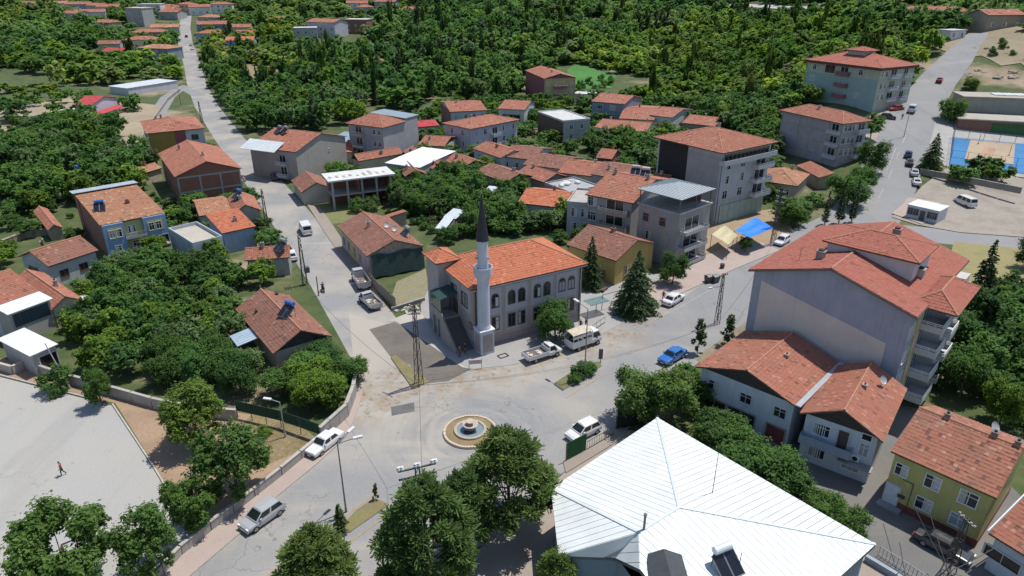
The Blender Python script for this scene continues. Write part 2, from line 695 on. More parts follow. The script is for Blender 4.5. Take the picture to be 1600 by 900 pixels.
# left road, from the junction to the far village
LEFT_ROAD = [(610, 560), (575, 510), (528, 440), (488, 385), (452, 335), (418, 292), (385, 252), (350, 205), (322, 165), (307, 130), (300, 100), (290, 70), (288, 45), (292, 22), (296, 6)]
strip('road', LEFT_ROAD, [9, 8.6, 8.4, 8.4, 8.2, 8, 8, 8, 8, 8, 8, 8, 7.5, 7, 7], ASPH, .012)
strip('branch_road', [(312, 150), (285, 135), (262, 152), (238, 190), (212, 225), (196, 250)], [5, 5, 5.5, 5.5, 5, 4], ASPH2, .02)
# junction and road through the foreground
flat('junction_road', [(555, 590), (548, 640), (520, 684), (480, 722), (416, 770), (360, 828), (270, 895), (200, 960), (420, 1010), (620, 900), (760, 850), (850, 760), (885, 735), (955, 690),
                       (1000, 655), (1050, 600), (1085, 572), (1160, 512), (1140, 425), (1060, 440), (985, 475), (930, 500), (870, 540), (752, 565), (700, 560), (640, 540), (600, 505), (545, 490), (550, 540)], JUNC, .024)
# right road past the tall flats, then up the valley
RIGHT_ROAD = [(1060, 535), (1120, 480), (1180, 432), (1240, 392), (1300, 358)]
strip('road', RIGHT_ROAD, [9, 10.5, 10.5, 10.5, 10.5], ASPH2, .03)
strip('road', [(1275, 372), (1345, 345), (1378, 295), (1405, 235), (1425, 185), (1462, 130), (1490, 98), (1508, 74), (1522, 62), (1528, 52)], [10, 13, 13, 12, 11.5, 10.5, 10, 8.5, 7, 6], ASPH2, .036)
strip('road', [(1290, 365), (1400, 362), (1500, 372), (1640, 385), (1800, 400)], [10, 9, 9, 9, 9], ASPH2, .042)
STRIPS.append((at(540, 820).to_2d(), at(740, 640).to_2d(), 16))
STRIPS.append((at(740, 640).to_2d(), at(950, 620).to_2d(), 14))
# street by the yellow house
flat('side_lane', [(1095, 650), (1120, 590), (1300, 610), (1440, 640), (1560, 740), (1700, 880), (1560, 1010), (1420, 920), (1360, 868), (1250, 800), (1100, 700)], LANE, .02)
STRIPS.append((at(1365, 800).to_2d(), at(1560, 920).to_2d(), 7))

# pavements (raised) with kerb faces
PAVE = paving_mat((.33, .285, .24), (.3, .25, .215), (.22, .19, .16), 4.0, R(30), 'pavement_blocks')
KERB = plain((.42, .39, .35), .9, var=.2, name='kerb_stone')
PINK = paving_mat((.44, .36, .32), (.4, .31, .275), (.3, .25, .22), 4.0, R(-40), 'pink_paving')
flat('pavement', [(571, 590), (560, 640), (542, 682), (500, 722), (434, 776), (376, 834), (296, 902), (225, 962), (190, 935), (262, 880), (330, 825), (400, 772), (452, 735), (503, 690), (545, 650), (556, 610), (562, 575)], PINK, .03, .11, side=KERB)
flat('pavement', [(1000, 486), (1080, 452), (1150, 420), (1218, 392), (1190, 380), (1140, 385), (1080, 410), (1040, 435), (985, 465)], PINK, .03, .11, side=KERB)
flat('pavement', [(480, 320), (500, 352), (545, 420), (590, 485), (603, 478), (560, 415), (520, 352), (500, 325)], PAVE, .03, .1, side=KERB)
flat('pavement', [(884, 740), (955, 697), (985, 675), (968, 668), (930, 690), (880, 722)], PAVE, .03, .11, side=KERB)
flat('courtyard', [(700, 900), (860, 760), (885, 735), (955, 690), (985, 672), (1090, 700), (1240, 790), (1380, 880), (1500, 960), (1300, 1100), (700, 1100)], paving_mat((.36, .31, .26), (.33, .27, .23), (.26, .22, .18), 3, R(20), 'courtyard_paving'), .008)
flat('verge', [(1085, 560), (1170, 500), (1165, 560), (1110, 580)], speckle((.2, .17, .11), (.28, .23, .16), name='verge_soil'), .04)

# mosque forecourt, dark patch of new asphalt, traffic islands
flat('forecourt', [(655, 482), (700, 560), (738, 577), (790, 572), (850, 560), (905, 540), (945, 520), (1000, 490), (985, 468), (1040, 430), (930, 420), (860, 400), (690, 440), (668, 455)],
     paving_mat((.36, .35, .34), (.33, .32, .31), (.27, .26, .25), 3.0, R(-34), 'forecourt_paving'), .016, .05, side=KERB)
flat('forecourt_path', [(605, 502), (668, 478), (705, 560), (738, 577), (722, 574), (620, 503)], stucco((.42, .39, .35), .3), .012, .03)
flat('patched_road', [(577, 515), (617, 503), (742, 574), (700, 596), (662, 600), (640, 570), (612, 560)], speckle((.135, .12, .103), (.175, .155, .13), .3, 'dark_asphalt', 5), .032)
flat('road_repair', [(611, 636), (647, 629), (648, 643), (612, 650)], speckle((.11, .11, .11), (.16, .155, .15), .8, 'road_patch', 5), .034)
SOIL = speckle((.3, .2, .13), (.37, .26, .175), .25, 'bare_soil')
DRYGRASS = speckle((.24, .19, .1), (.17, .165, .06), .4, 'dry_grass')
flat('traffic_island', [(611, 560), (618, 556), (671, 598), (645, 608)], DRYGRASS, .03, .16, side=KERB)
flat('traffic_island', [(585, 780), (608, 790), (548, 832), (520, 842), (530, 828), (556, 800)], DRYGRASS, .03, .16, side=KERB)
flat('traffic_island', [(866, 601), (880, 611), (940, 573), (936, 568), (915, 570), (895, 582)], speckle((.1, .13, .04), (.2, .17, .09), .8, 'planted_soil'), .03, .2, side=KERB)

# faded yellow and white lines
YEL = speckle((.42, .3, .13), (.33, .27, .19), 1.2, 'faded_yellow_paint', 8)
WLINE = speckle((.45, .44, .42), (.33, .32, .3), 1.2, 'faded_white_paint', 8)
def line(px, w=.14, mat=None, z=.05):
    return strip('road_marking', px, w, mat or YEL, z, keep=False)
line([(585, 772), (548, 800), (500, 838), (455, 872), (410, 905)])
line([(612, 800), (560, 838), (515, 870), (470, 900)])
line([(884, 622), (930, 594), (950, 580)])
line([(960, 690), (1010, 640), (1060, 598)], .12, WLINE)
line([(1385, 268), (1400, 232)], .15, WLINE, .06)
for a, b_ in (((1372, 312), (1380, 296)), ((1388, 280), (1394, 266)), ((1400, 250), (1405, 238)), ((1410, 225), (1415, 212))):
    line([a, b_], .15, WLINE, .06)
line([(1400, 352), (1450, 358), (1500, 364)], .15, WLINE, .06)
line([(1000, 512), (1060, 482), (1120, 448)], .12, WLINE, .06)
line([(1330, 330), (1352, 308), (1375, 268)], .12, WLINE, .06)

# the pale concrete lot at the left, its soil strip and kerb
flat('concrete_lot', [(-80, 560), (0, 589), (140, 625), (176, 634), (238, 730), (270, 780), (300, 830), (240, 960), (-200, 1050), (-250, 700)], asphalt_mat((.35, .345, .33), (.4, .365, .31), .5, 'pale_concrete'), .012)
STRIPS.append((at(60, 660).to_2d(), at(100, 860).to_2d(), 12))
flat('soil_strip', [(-60, 560), (0, 585), (141, 621), (180, 630), (243, 730), (275, 785), (302, 832), (330, 822), (400, 770), (440, 735), (500, 690), (440, 655), (372, 645), (240, 624), (117, 588), (0, 560)], SOIL, .02)
def kerb(px, w=.15, h=.16):
    m = MB()
    P = [at(x, y) for x, y in px]
    for a, c in zip(P, P[1:]):
        m.bar((a.x, a.y, h / 2), (c.x, c.y, h / 2), w, h)
    return m.build('kerb', KERB, kind='structure')
kerb([(-60, 566), (0, 587), (140, 623)])
kerb([(176, 632), (240, 729), (272, 783)])
flat('garden_soil', [(400, 735), (500, 690), (470, 665), (400, 640), (345, 700)], speckle((.14, .13, .05), (.3, .21, .13), .35, 'garden_soil'), .03)
flat('orchard_ground', [(-50, 180), (130, 150), (250, 165), (240, 240), (120, 262), (-40, 280)], speckle((.3, .24, .16), (.37, .31, .22), .06, 'orchard_soil', .5), .03)
flat('dry_field', [(370, 110), (410, 85), (470, 90), (450, 120), (400, 130)], speckle((.3, .22, .14), (.2, .19, .09), .1, 'field_soil', .5), .03)
flat('meadow', [(886, 108), (905, 100), (962, 118), (955, 138), (900, 140), (888, 130)], speckle((.05, .17, .03), (.07, .21, .04), .1, 'meadow_grass', 1), .05)
flat('yard', [(620, 440), (665, 420), (672, 458), (640, 478), (608, 475)], speckle((.3, .25, .18), (.16, .17, .07), .5, 'yard_soil'), .02)
flat('yard', [(470, 300), (540, 290), (620, 275), (640, 300), (560, 345), (520, 350)], speckle((.22, .2, .09), (.13, .16, .05), .3, 'yard_grass'), .02)
flat('dirt_lot', [(1440, 292), (1480, 262), (1560, 268), (1660, 300), (1660, 376), (1500, 364), (1432, 352), (1393, 340), (1420, 315)], speckle((.27, .24, .2), (.34, .3, .25), .2, 'gravel_lot', 2), .05)
flat('dry_plot', [(1490, 378), (1610, 390), (1700, 420), (1660, 500), (1540, 460), (1480, 420)], speckle((.3, .26, .12), (.22, .2, .08), .3, 'dry_plot_grass'), .05)
flat('concrete_apron', [(1412, 180), (1498, 185), (1700, 205), (1760, 300), (1485, 262), (1440, 250), (1422, 220)], stucco((.36, .35, .33), .3), .05)
flat('parking_pavement', [(1352, 190), (1372, 165), (1418, 160), (1408, 200), (1360, 290), (1340, 300), (1352, 250)], paving_mat((.4, .33, .28), (.36, .3, .25), (.3, .25, .2), 2, R(10), 'parking_paving'), .046)
flat('hut_pavement', [(1393, 335), (1420, 310), (1468, 318), (1472, 340), (1440, 352)], PINK, .06, .1, side=KERB)
flat('dirt_verge', [(1030, 408), (1090, 380), (1110, 340), (1220, 325), (1240, 362), (1190, 384), (1140, 392), (1080, 418), (1055, 440)], speckle((.34, .25, .16), (.3, .23, .15), .3, 'verge_dirt'), .045)
STRIPS.append((at(1120, 12).to_2d(), at(1420, 20).to_2d(), 26))
strip('highway', [(1120, 6), (1200, 11), (1280, 15), (1400, 17)], 8, stucco((.42, .4, .37), .2), .3, keep=True)

# the rocky slope at the far right: outcrops
def boulder(px, py, r, seed):
    rr = random.Random(seed)
    c = at(px, py)
    m = MB()
    n1, n2 = 7, 4
    pr = []
    for j in range(n2 + 1):
        ph = math.pi / 2 * j / n2
        for i in range(n1):
            k = r * (0.75 + .5 * rr.random())
            a = 2 * math.pi * i / n1
            m.v.append((k * math.cos(a) * math.cos(ph) * 1.5, k * math.sin(a) * math.cos(ph), k * .55 * math.sin(ph) - .2))
    for j in range(n2):
        for i in range(n1):
            q = j * n1 + i
            q2 = j * n1 + (i + 1) % n1
            m.f.append((q, q2, q2 + n1, q + n1))
            m.m.append(0)
            m.t.append(.5)
    o = m.build('boulder', plain((.3, .26, .2), .95, var=.3, name='grey_rock', scale=.6))
    o.location = c
    return tag(o, 'grey rock outcrop on the bare slope beside the valley road', 'rock', 'rocks on the bare slope')
for i in range(16):
    boulder(rnd.uniform(1515, 1600), rnd.uniform(70, 122), rnd.uniform(.5, 1.5), i)
b = MB()
S_ROCK = speckle((.26, .21, .13), (.3, .25, .17), .06, 'slope_soil', .4)
n = 24
for j in range(n + 1):
    for i in range(n + 1):
        x, y = 135 + 140 * i / n, 190 + 130 * j / n
        b.v.append((x, y, T(x, y) + .2))
for j in range(n):
    for i in range(n):
        q = j * (n + 1) + i
        cxy = (b.v[q][0] - 205, b.v[q][1] - 248)
        if math.hypot(cxy[0] / 62, cxy[1] / 50) < 1:
            b.f.append((q, q + 1, q + n + 2, q + n + 1))
            b.m.append(0)
            b.t.append(.5)
b.build('bare_hill', S_ROCK, kind='structure', smooth=True)
# ------------------------------------------------------------------ building kit
WIN = {}
def window_mesh(w, h, frame, arch=False, bars=1):
    """Frame proud of the wall with recessed panes; origin at the bottom centre, outward is -y."""
    k = (round(w, 2), round(h, 2), frame, arch, bars)
    if k in WIN:
        return WIN[k]
    m, g = MB(), MB()
    t, d = .08, .07
    hw = w / 2
    m.box(-hw - t, hw + t, -.11, .0, -.1, 0)                               # sill
    m.box(-hw - t, -hw, -d, 0, 0, h)
    m.box(hw, hw + t, -d, 0, 0, h)
    if arch:
        n = 8
        for i in range(n):
            a0, a1 = math.pi * i / n, math.pi * (i + 1) / n
            m.bar((hw * 1.06 * math.cos(a0), -d / 2, h + hw * 1.06 * math.sin(a0)), (hw * 1.06 * math.cos(a1), -d / 2, h + hw * 1.06 * math.sin(a1)), d, t)
        g.poly([(-hw, -.02, 0), (hw, -.02, 0)] + [(hw * math.cos(math.pi * i / n), -.02, h + hw * math.sin(math.pi * i / n)) for i in range(n + 1)])
        m.bar((0, -d / 2, 0), (0, -d / 2, h + hw), .05)
        m.box(-hw, hw, -d, -.03, h - .03, h + .03)
    else:
        m.box(-hw - t, hw + t, -d, 0, h, h + t)
        for i in range(1, bars + 1):
            x = -hw + w * i / (bars + 1)
            m.box(x - .03, x + .03, -d, -.025, 0, h)
        if h > 1.0:
            m.box(-hw, hw, -d + .01, -.025, h * .68, h * .68 + .05)
        g.poly([(-hw, -.02, 0), (hw, -.02, 0), (hw, -.02, h), (-hw, -.02, h)])
    panes = [g.mesh('pane', glass())]
    for lo, hi, c in ((-.5, -.12, (.42, .4, .36)), (.05, .5, (.5, .49, .47)), (-.5, .5, (.3, .31, .33))):     # curtains drawn behind the glass
        q = MB()
        q.v, q.f, q.m, q.t = list(g.v), list(g.f), list(g.m), list(g.t)
        q.poly([(w * lo, -.023, .02), (w * hi, -.023, .02), (w * hi, -.023, h * .98), (w * lo, -.023, h * .98)], 1)
        panes.append(q.mesh('pane', [glass(), plain(c, .35, var=.25, name='curtained_glass', scale=4)]))
    WIN[k] = (m.mesh('window', plain(frame, .5, var=.05, name='window_frame')), panes)
    return WIN[k]

class House:
    pass

def wall_xf(H, wall, u, z, out=0.0):
    """Local place and turn of a point u metres along a wall, seen from outside left to right."""
    l, w = H.wl / 2, H.ww / 2
    if wall == 'F':
        return Vector((-l + u, -w - out, z)), 0.0
    if wall == 'R':
        return Vector((l + out, -w + u, z)), R(90)
    if wall == 'K':
        return Vector((l - u, w + out, z)), R(180)
    return Vector((-l - out, w - u, z)), R(270)

def wlen(H, wall):
    return H.wl if wall in 'FK' else H.ww

def put(H, wall, f, z, me, name, out=0.0, parent=None):
    p, r = wall_xf(H, wall, f * wlen(H, wall), z, out)
    return link(name, me, H.root, loc=p, rz=r)

def wins(H, wall, fr, zs, w=1.1, h=1.25, frame=(.7, .7, .69), arch=False, bars=1, out=.0):
    a, b_ = window_mesh(w, h, frame, arch, bars)
    for z in (zs if isinstance(zs, (list, tuple)) else [zs]):
        for f in fr:
            o = put(H, wall, f, z, a, 'window', out)
            link('pane', b_[rnd.choice((0, 0, 0, 1, 2, 3))], o)

DOORS = {}
def door(H, wall, f, w=1.0, h=2.1, c=(.12, .07, .05), z=.05):
    k = (w, h, c)
    if k not in DOORS:
        m = MB()
        m.box(-w / 2 - .08, -w / 2, -.08, 0, 0, h)
        m.box(w / 2, w / 2 + .08, -.08, 0, 0, h)
        m.box(-w / 2 - .08, w / 2 + .08, -.08, 0, h, h + .08)
        m.box(-w / 2, w / 2, -.05, 0, 0, h, 1)
        m.box(-w / 2 + .15, w / 2 - .15, -.065, -.04, .3, h * .45, 1)
        m.box(-w / 2 + .15, w / 2 - .15, -.065, -.04, h * .55, h - .2, 1)
        DOORS[k] = m.mesh('door', [plain((.5, .5, .48), .6, name='door_frame'), plain(c, .6, name='door_leaf')])
    return put(H, wall, f, z, DOORS[k], 'door')

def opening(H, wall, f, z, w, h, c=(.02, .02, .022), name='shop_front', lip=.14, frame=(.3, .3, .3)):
    """A wide dark glazed or open bay: a frame, posts and a flat dark pane; in open bays its colour paints the shade inside."""
    m = MB()
    m.box(-w / 2 - lip, -w / 2, -.1, 0, 0, h)
    m.box(w / 2, w / 2 + lip, -.1, 0, 0, h)
    m.box(-w / 2 - lip, w / 2 + lip, -.1, 0, h, h + lip)
    n = max(1, int(w / 1.2))
    for i in range(1, n):
        x = -w / 2 + w * i / n
        m.box(x - .025, x + .025, -.06, -.01, 0, h)
    o = put(H, wall, f, z, m.mesh(name, plain(frame, .7, name='bay_frame')), name)
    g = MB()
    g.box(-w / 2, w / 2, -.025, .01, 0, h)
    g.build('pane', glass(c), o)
    return o

def balcony(H, wall, f, z, w, d, c=(.5, .5, .5), solid=.35, rail=.55, railc=(.6, .6, .6), front=True, dark=True, back=True):
    m = MB()
    m.box(-w / 2, w / 2, -d, 0, -.18, 0)
    if solid:
        m.box(-w / 2, w / 2, -d - .001, -d + .1, 0, solid)
        m.box(-w / 2, -w / 2 + .1, -d + .1, 0, 0, solid)
        m.box(w / 2 - .1, w / 2, -d + .1, 0, 0, solid)
    o = put(H, wall, f, z, m.mesh('balcony', stucco(c, .3)), 'balcony')
    if rail:
        r = MB()
        top = solid + rail
        pts = [(-w / 2 + .05, 0), (-w / 2 + .05, -d + .05), (w / 2 - .05, -d + .05), (w / 2 - .05, 0)]
        for a, b_ in zip(pts, pts[1:]):
            for zz in (top, solid + rail * .5):
                r.bar((*a, zz), (*b_, zz), .06)
            n = max(1, int(math.hypot(b_[0] - a[0], b_[1] - a[1]) / .6))
            for i in range(n + 1):
                x, y = a[0] + (b_[0] - a[0]) * i / n, a[1] + (b_[1] - a[1]) * i / n
                r.bar((x, y, solid), (x, y, top), .04)
        r.build('railing', plain(railc, .5, var=.05, name='rail_paint'), o)
    if back:
        g = MB()
        g.box(-w * .3, w * .3, -.03, 0, .05, 2.15)
        g.build('balcony_door', glass(), o)
        g = MB()
        for x in (-w * .3, 0, w * .3):
            g.box(x - .04, x + .04, -.07, 0, .05, 2.2)
        g.box(-w * .3, w * .3, -.06, -.035, 2.15, 2.2)
        g.build('door_frame', plain((.66, .66, .65), .5, var=.05, name='window_frame'), o)
    return o

def clip(poly, n, d):
    """Keep the part of a convex polygon (3D points) where p.n >= d."""
    out = []
    for i in range(len(poly)):
        a, c = poly[i - 1], poly[i]
        da, dc = a.dot(n) - d, c.dot(n) - d
        if (da < 0) != (dc < 0):
            out.append(a + (c - a) * (da / (da - dc)))
        if dc >= 0:
            out.append(c)
    return out

TILE_FACES = [0]
def tile_plane(m, poly, tw, tl, rr):
    """Courses of single curved tiles over a convex roof plane whose first edge is the eave."""
    P = [Vector(p) for p in poly]
    e = (P[1] - P[0]).normalized()
    nrm = e.cross(P[-1] - P[0]).normalized() if len(P) > 2 else Vector((0, 0, 1))
    if nrm.z < 0:
        nrm = -nrm
    s_ = nrm.cross(e).normalized()
    o = P[0]
    Q = [((p - o).dot(e), (p - o).dot(s_)) for p in P]
    bmax = max(q[1] for q in Q)
    rows = int(bmax / tl + .6)
    for r_ in range(rows):
        b0 = r_ * tl
        b1 = min(b0 + tl * 1.04, bmax + .02)
        bm = min(b0 + tl * .5, bmax - .01)
        xs_ = []
        for i in range(len(Q)):
            (a0, c0), (a1, c1) = Q[i - 1], Q[i]
            if (c0 > bm) != (c1 > bm):
                xs_.append(a0 + (a1 - a0) * (bm - c0) / (c1 - c0))
        if len(xs_) < 2:
            continue
        lo, hi = min(xs_), max(xs_)
        k = math.floor(lo / tw)
        while k * tw < hi:
            a0, a1 = max(lo, k * tw), min(hi, (k + 1) * tw)
            k += 1
            if a1 - a0 < .04:
                continue
            am = a0 + (a1 - a0) * .55
            j = rr.gauss(0, .008)
            lo_z, hi_z = .045 + j, .012 + j
            arch = .045 if tw < .4 else .07
            n = len(m.v)
            for a, z0 in ((a0, 0), (am, arch), (a1, 0)):
                for bb, zz in ((b0 - .015, lo_z), (b1, hi_z)):
                    q = o + e * a + s_ * bb + nrm * (zz + z0)
                    m.v.append((q.x, q.y, q.z))
            t = rr.random()
            t = t * .62 + .19 if rr.random() < .9 else (.02 if rr.random() < .5 else .97)
            for f in ((0, 2, 3, 1), (2, 4, 5, 3)):
                m.f.append(tuple(n + q for q in f))
                m.m.append(0)
                m.t.append(t)
            n = len(m.v)
    TILE_FACES[0] = TILE_FACES[0] + 1

def roof_planes(style, L, W, h, rise, axis, hip=None):
    l, w = L / 2, W / 2
    if style == 'gable' and axis == 'x':
        return [[(-l, -w, h), (l, -w, h), (l, 0, h + rise), (-l, 0, h + rise)], [(l, w, h), (-l, w, h), (-l, 0, h + rise), (l, 0, h + rise)]], [((-l, 0, h + rise), (l, 0, h + rise))]
    if style == 'gable':
        return [[(l, -w, h), (l, w, h), (0, w, h + rise), (0, -w, h + rise)], [(-l, w, h), (-l, -w, h), (0, -w, h + rise), (0, w, h + rise)]], [((0, -w, h + rise), (0, w, h + rise))]
    if style == 'hip':
        if L >= W:
            k = hip if hip is not None else w
            a, c = (-l + k, 0, h + rise), (l - k, 0, h + rise)
            pl = [[(-l, -w, h), (l, -w, h), c, a], [(l, w, h), (-l, w, h), a, c], [(l, -w, h), (l, w, h), c], [(-l, w, h), (-l, -w, h), a]]
            rg = [(a, c)] + [((-l, -w, h), a), ((-l, w, h), a), ((l, -w, h), c), ((l, w, h), c)]
        else:
            k = hip if hip is not None else l
            a, c = (0, -w + k, h + rise), (0, w - k, h + rise)
            pl = [[(l, -w, h), (l, w, h), c, a], [(-l, w, h), (-l, -w, h), a, c], [(-l, -w, h), (l, -w, h), a], [(l, w, h), (-l, w, h), c]]
            rg = [(a, c), ((-l, -w, h), a), ((l, -w, h), a), ((l, w, h), c), ((-l, w, h), c)]
        return pl, [r_ for r_ in rg if (Vector(r_[0]) - Vector(r_[1])).length > .1]
    if style == 'shedF':      # low at the front, high at the back
        return [[(-l, -w, h), (l, -w, h), (l, w, h + rise), (-l, w, h + rise)]], []
    if style == 'shedR':      # low at the right side
        return [[(l, -w, h), (l, w, h), (-l, w, h + rise), (-l, -w, h + rise)]], []
    if style == 'shedK':
        return [[(l, w, h), (-l, w, h), (-l, -w, h + rise), (l, -w, h + rise)]], []
    return [], []

def deck_mesh(planes, th=.14, mi=0):
    m = MB()
    for pl in planes:
        P = [Vector(p) for p in pl]
        m.poly(P, 0)
        m.poly([p - Vector((0, 0, th)) for p in reversed(P)], 1)
        for i in range(len(P)):
            a, c = P[i - 1], P[i]
            m.poly([a - Vector((0, 0, th)), c - Vector((0, 0, th)), c, a], 1)
    return m

def build_roof(root, planes, ridges, tile, dist, seed=1, soffit=None, tw=None):
    rr = random.Random(seed)
    tm = TILE[tile]()
    ro = deck_mesh(planes).build('roof', [tm, soffit or WOOD()], root)
    if tw is None:
        tw = .3 if dist < 125 else (.42 if dist < 190 else (.7 if dist < 300 else 1.1))
    t = MB()
    for pl in planes:
        tile_plane(t, pl, tw, tw * 1.3, rr)
    t.build('tiles', tm, ro, kind='stuff')
    if ridges:
        r_ = MB()
        for a, c in ridges:
            a, c = Vector(a) + Vector((0, 0, .05)), Vector(c) + Vector((0, 0, .05))
            n = max(1, int((c - a).length / .45)) if dist < 125 else max(1, int((c - a).length / 1.5))
            for i in range(n):
                r_.tube(a.lerp(c, i / n), a.lerp(c, (i + 1.05) / n), .12, .1, 6)
        r_.build('ridge_cap', plain(dk((.42, .2, .13), 1), .9, var=.2, name='ridge_tile'), ro)
    return ro

def chimney(H, x, y, z, s_=.5, h=1.1, c=(.35, .3, .27)):
    m = MB()
    m.box(-s_ / 2, s_ / 2, -s_ / 2, s_ / 2, -.6, h)
    m.box(-s_ / 2 - .07, s_ / 2 + .07, -s_ / 2 - .07, s_ / 2 + .07, h, h + .1)
    m.box(-s_ / 2 + .1, s_ / 2 - .1, -s_ / 2 + .1, s_ / 2 - .1, h + .1, h + .25, 1)
    o = m.build('chimney', [stucco(c, .5), BLACK()], H.root)
    o.location = (x, y, z)
    return o

def roof_z(H, x, y):
    """Height of the roof surface over a local point."""
    best = H.h
    for pl in H.planes:
        P = [Vector(p) for p in pl]
        n = (P[1] - P[0]).cross(P[2] - P[0]).normalized()
        if n.z < 0:
            n = -n
        if inside(x, y, [(p.x, p.y) for p in P]):
            best = P[0].z - ((x - P[0].x) * n.x + (y - P[0].y) * n.y) / n.z
    return best

def dish(H, x, y, z=None, s_=.45):
    z = roof_z(H, x, y) if z is None else z
    m = MB()
    m.tube((0, 0, -.1), (0, 0, .7), .03, n=6)
    m.tube((.12, -.35, .72), (0, -.1, .75), .015, n=4)
    prof, n = [(.02, 0), (.25, .03), (.45, .1), (.5, .14)], 12
    k = len(m.v)
    ax = Vector((.35, -.75, .55)).normalized()
    u = ax.cross(Vector((0, 0, 1))).normalized()
    w = u.cross(ax)
    c = Vector((0, -.05, .8))
    for r_, d in prof:
        for i in range(n):
            a = 2 * math.pi * i / n
            m.v.append(tuple(c + u * r_ * math.cos(a) + w * r_ * math.sin(a) + ax * d))
    for j in range(3):
        for i in range(n):
            m.f.append((k + j * n + i, k + j * n + (i + 1) % n, k + (j + 1) * n + (i + 1) % n, k + (j + 1) * n + i))
            m.m.append(0)
            m.t.append(.5)
    o = m.build('satellite_dish', plain((.4, .4, .41), .5, .2, name='dish_metal'), H.root)
    o.location = (x, y, z)
    o.rotation_euler.z = -H.rz
    o.scale = (s_ * 2,) * 3
    return o

def solar(H, x, y, rz=0, tank=(.05, .15, .42), z=None):
    """Roof water heater: a drum on a steel stand over two tilted collectors."""
    z = roof_z(H, x, y) if z is None else z
    m = MB()
    for sx in (-.75, .75):
        m.bar((sx, .5, -.4), (sx, .5, 1.2), .05)
        m.bar((sx, -.9, -.2), (sx, .5, 1.1), .05)
    m.bar((-.8, .5, 1.2), (.8, .5, 1.2), .05)
    o = m.build('water_heater', STEEL(), H.root)
    m = MB()
    m.tube((-.7, .5, 1.5), (.7, .5, 1.5), .3, n=12)
    m.build('tank', plain(tank, .4, .1, name='tank_paint'), o)
    for sx in (-.48, .48):
        m = MB()
        m.poly([(sx - .45, -1.0, .12), (sx + .45, -1.0, .12), (sx + .45, .45, 1.15), (sx - .45, .45, 1.15)], 0)
        for a, c in (((sx - .45, -1, .12), (sx + .45, -1, .12)), ((sx + .45, -1, .12), (sx + .45, .45, 1.15)), ((sx + .45, .45, 1.15), (sx - .45, .45, 1.15)), ((sx - .45, .45, 1.15), (sx - .45, -1, .12))):
            m.bar(a, c, .06, mi=1)
        m.build('collector', [glass((.012, .014, .02)), STEEL()], o)
    o.location = (x, y, z)
    o.rotation_euler.z = rz
    return o

def antenna(H, x, y, h=2.2):
    z = roof_z(H, x, y)
    m = MB()
    m.tube((0, 0, -.2), (0, 0, h), .025, n=5)
    m.bar((-.7, 0, h - .1), (.7, 0, h - .1), .02)
    for i in range(6):
        m.bar((-.6 + .24 * i, -.25, h - .1), (-.6 + .24 * i, .25, h - .1), .015)
    o = m.build('antenna', STEEL(), H.root)
    o.location = (x, y, z)
    return o

WALLS = dict(white=(.62, .62, .6), cream=(.55, .48, .35), yellow=(.42, .37, .17), blue=(.26, .36, .5), lilac=(.46, .45, .52), grey=(.36, .355, .345), beige=(.42, .385, .33),
             mauve=(.375, .32, .3), maroon=(.26, .08, .085), pink=(.5, .37, .34), ochre=(.42, .3, .12), teal=(.3, .42, .41), slate=(.2, .26, .33), stone=(.33, .28, .21), plum=(.3, .11, .12), pale=(.52, .53, .56), buff=(.5, .45, .36))

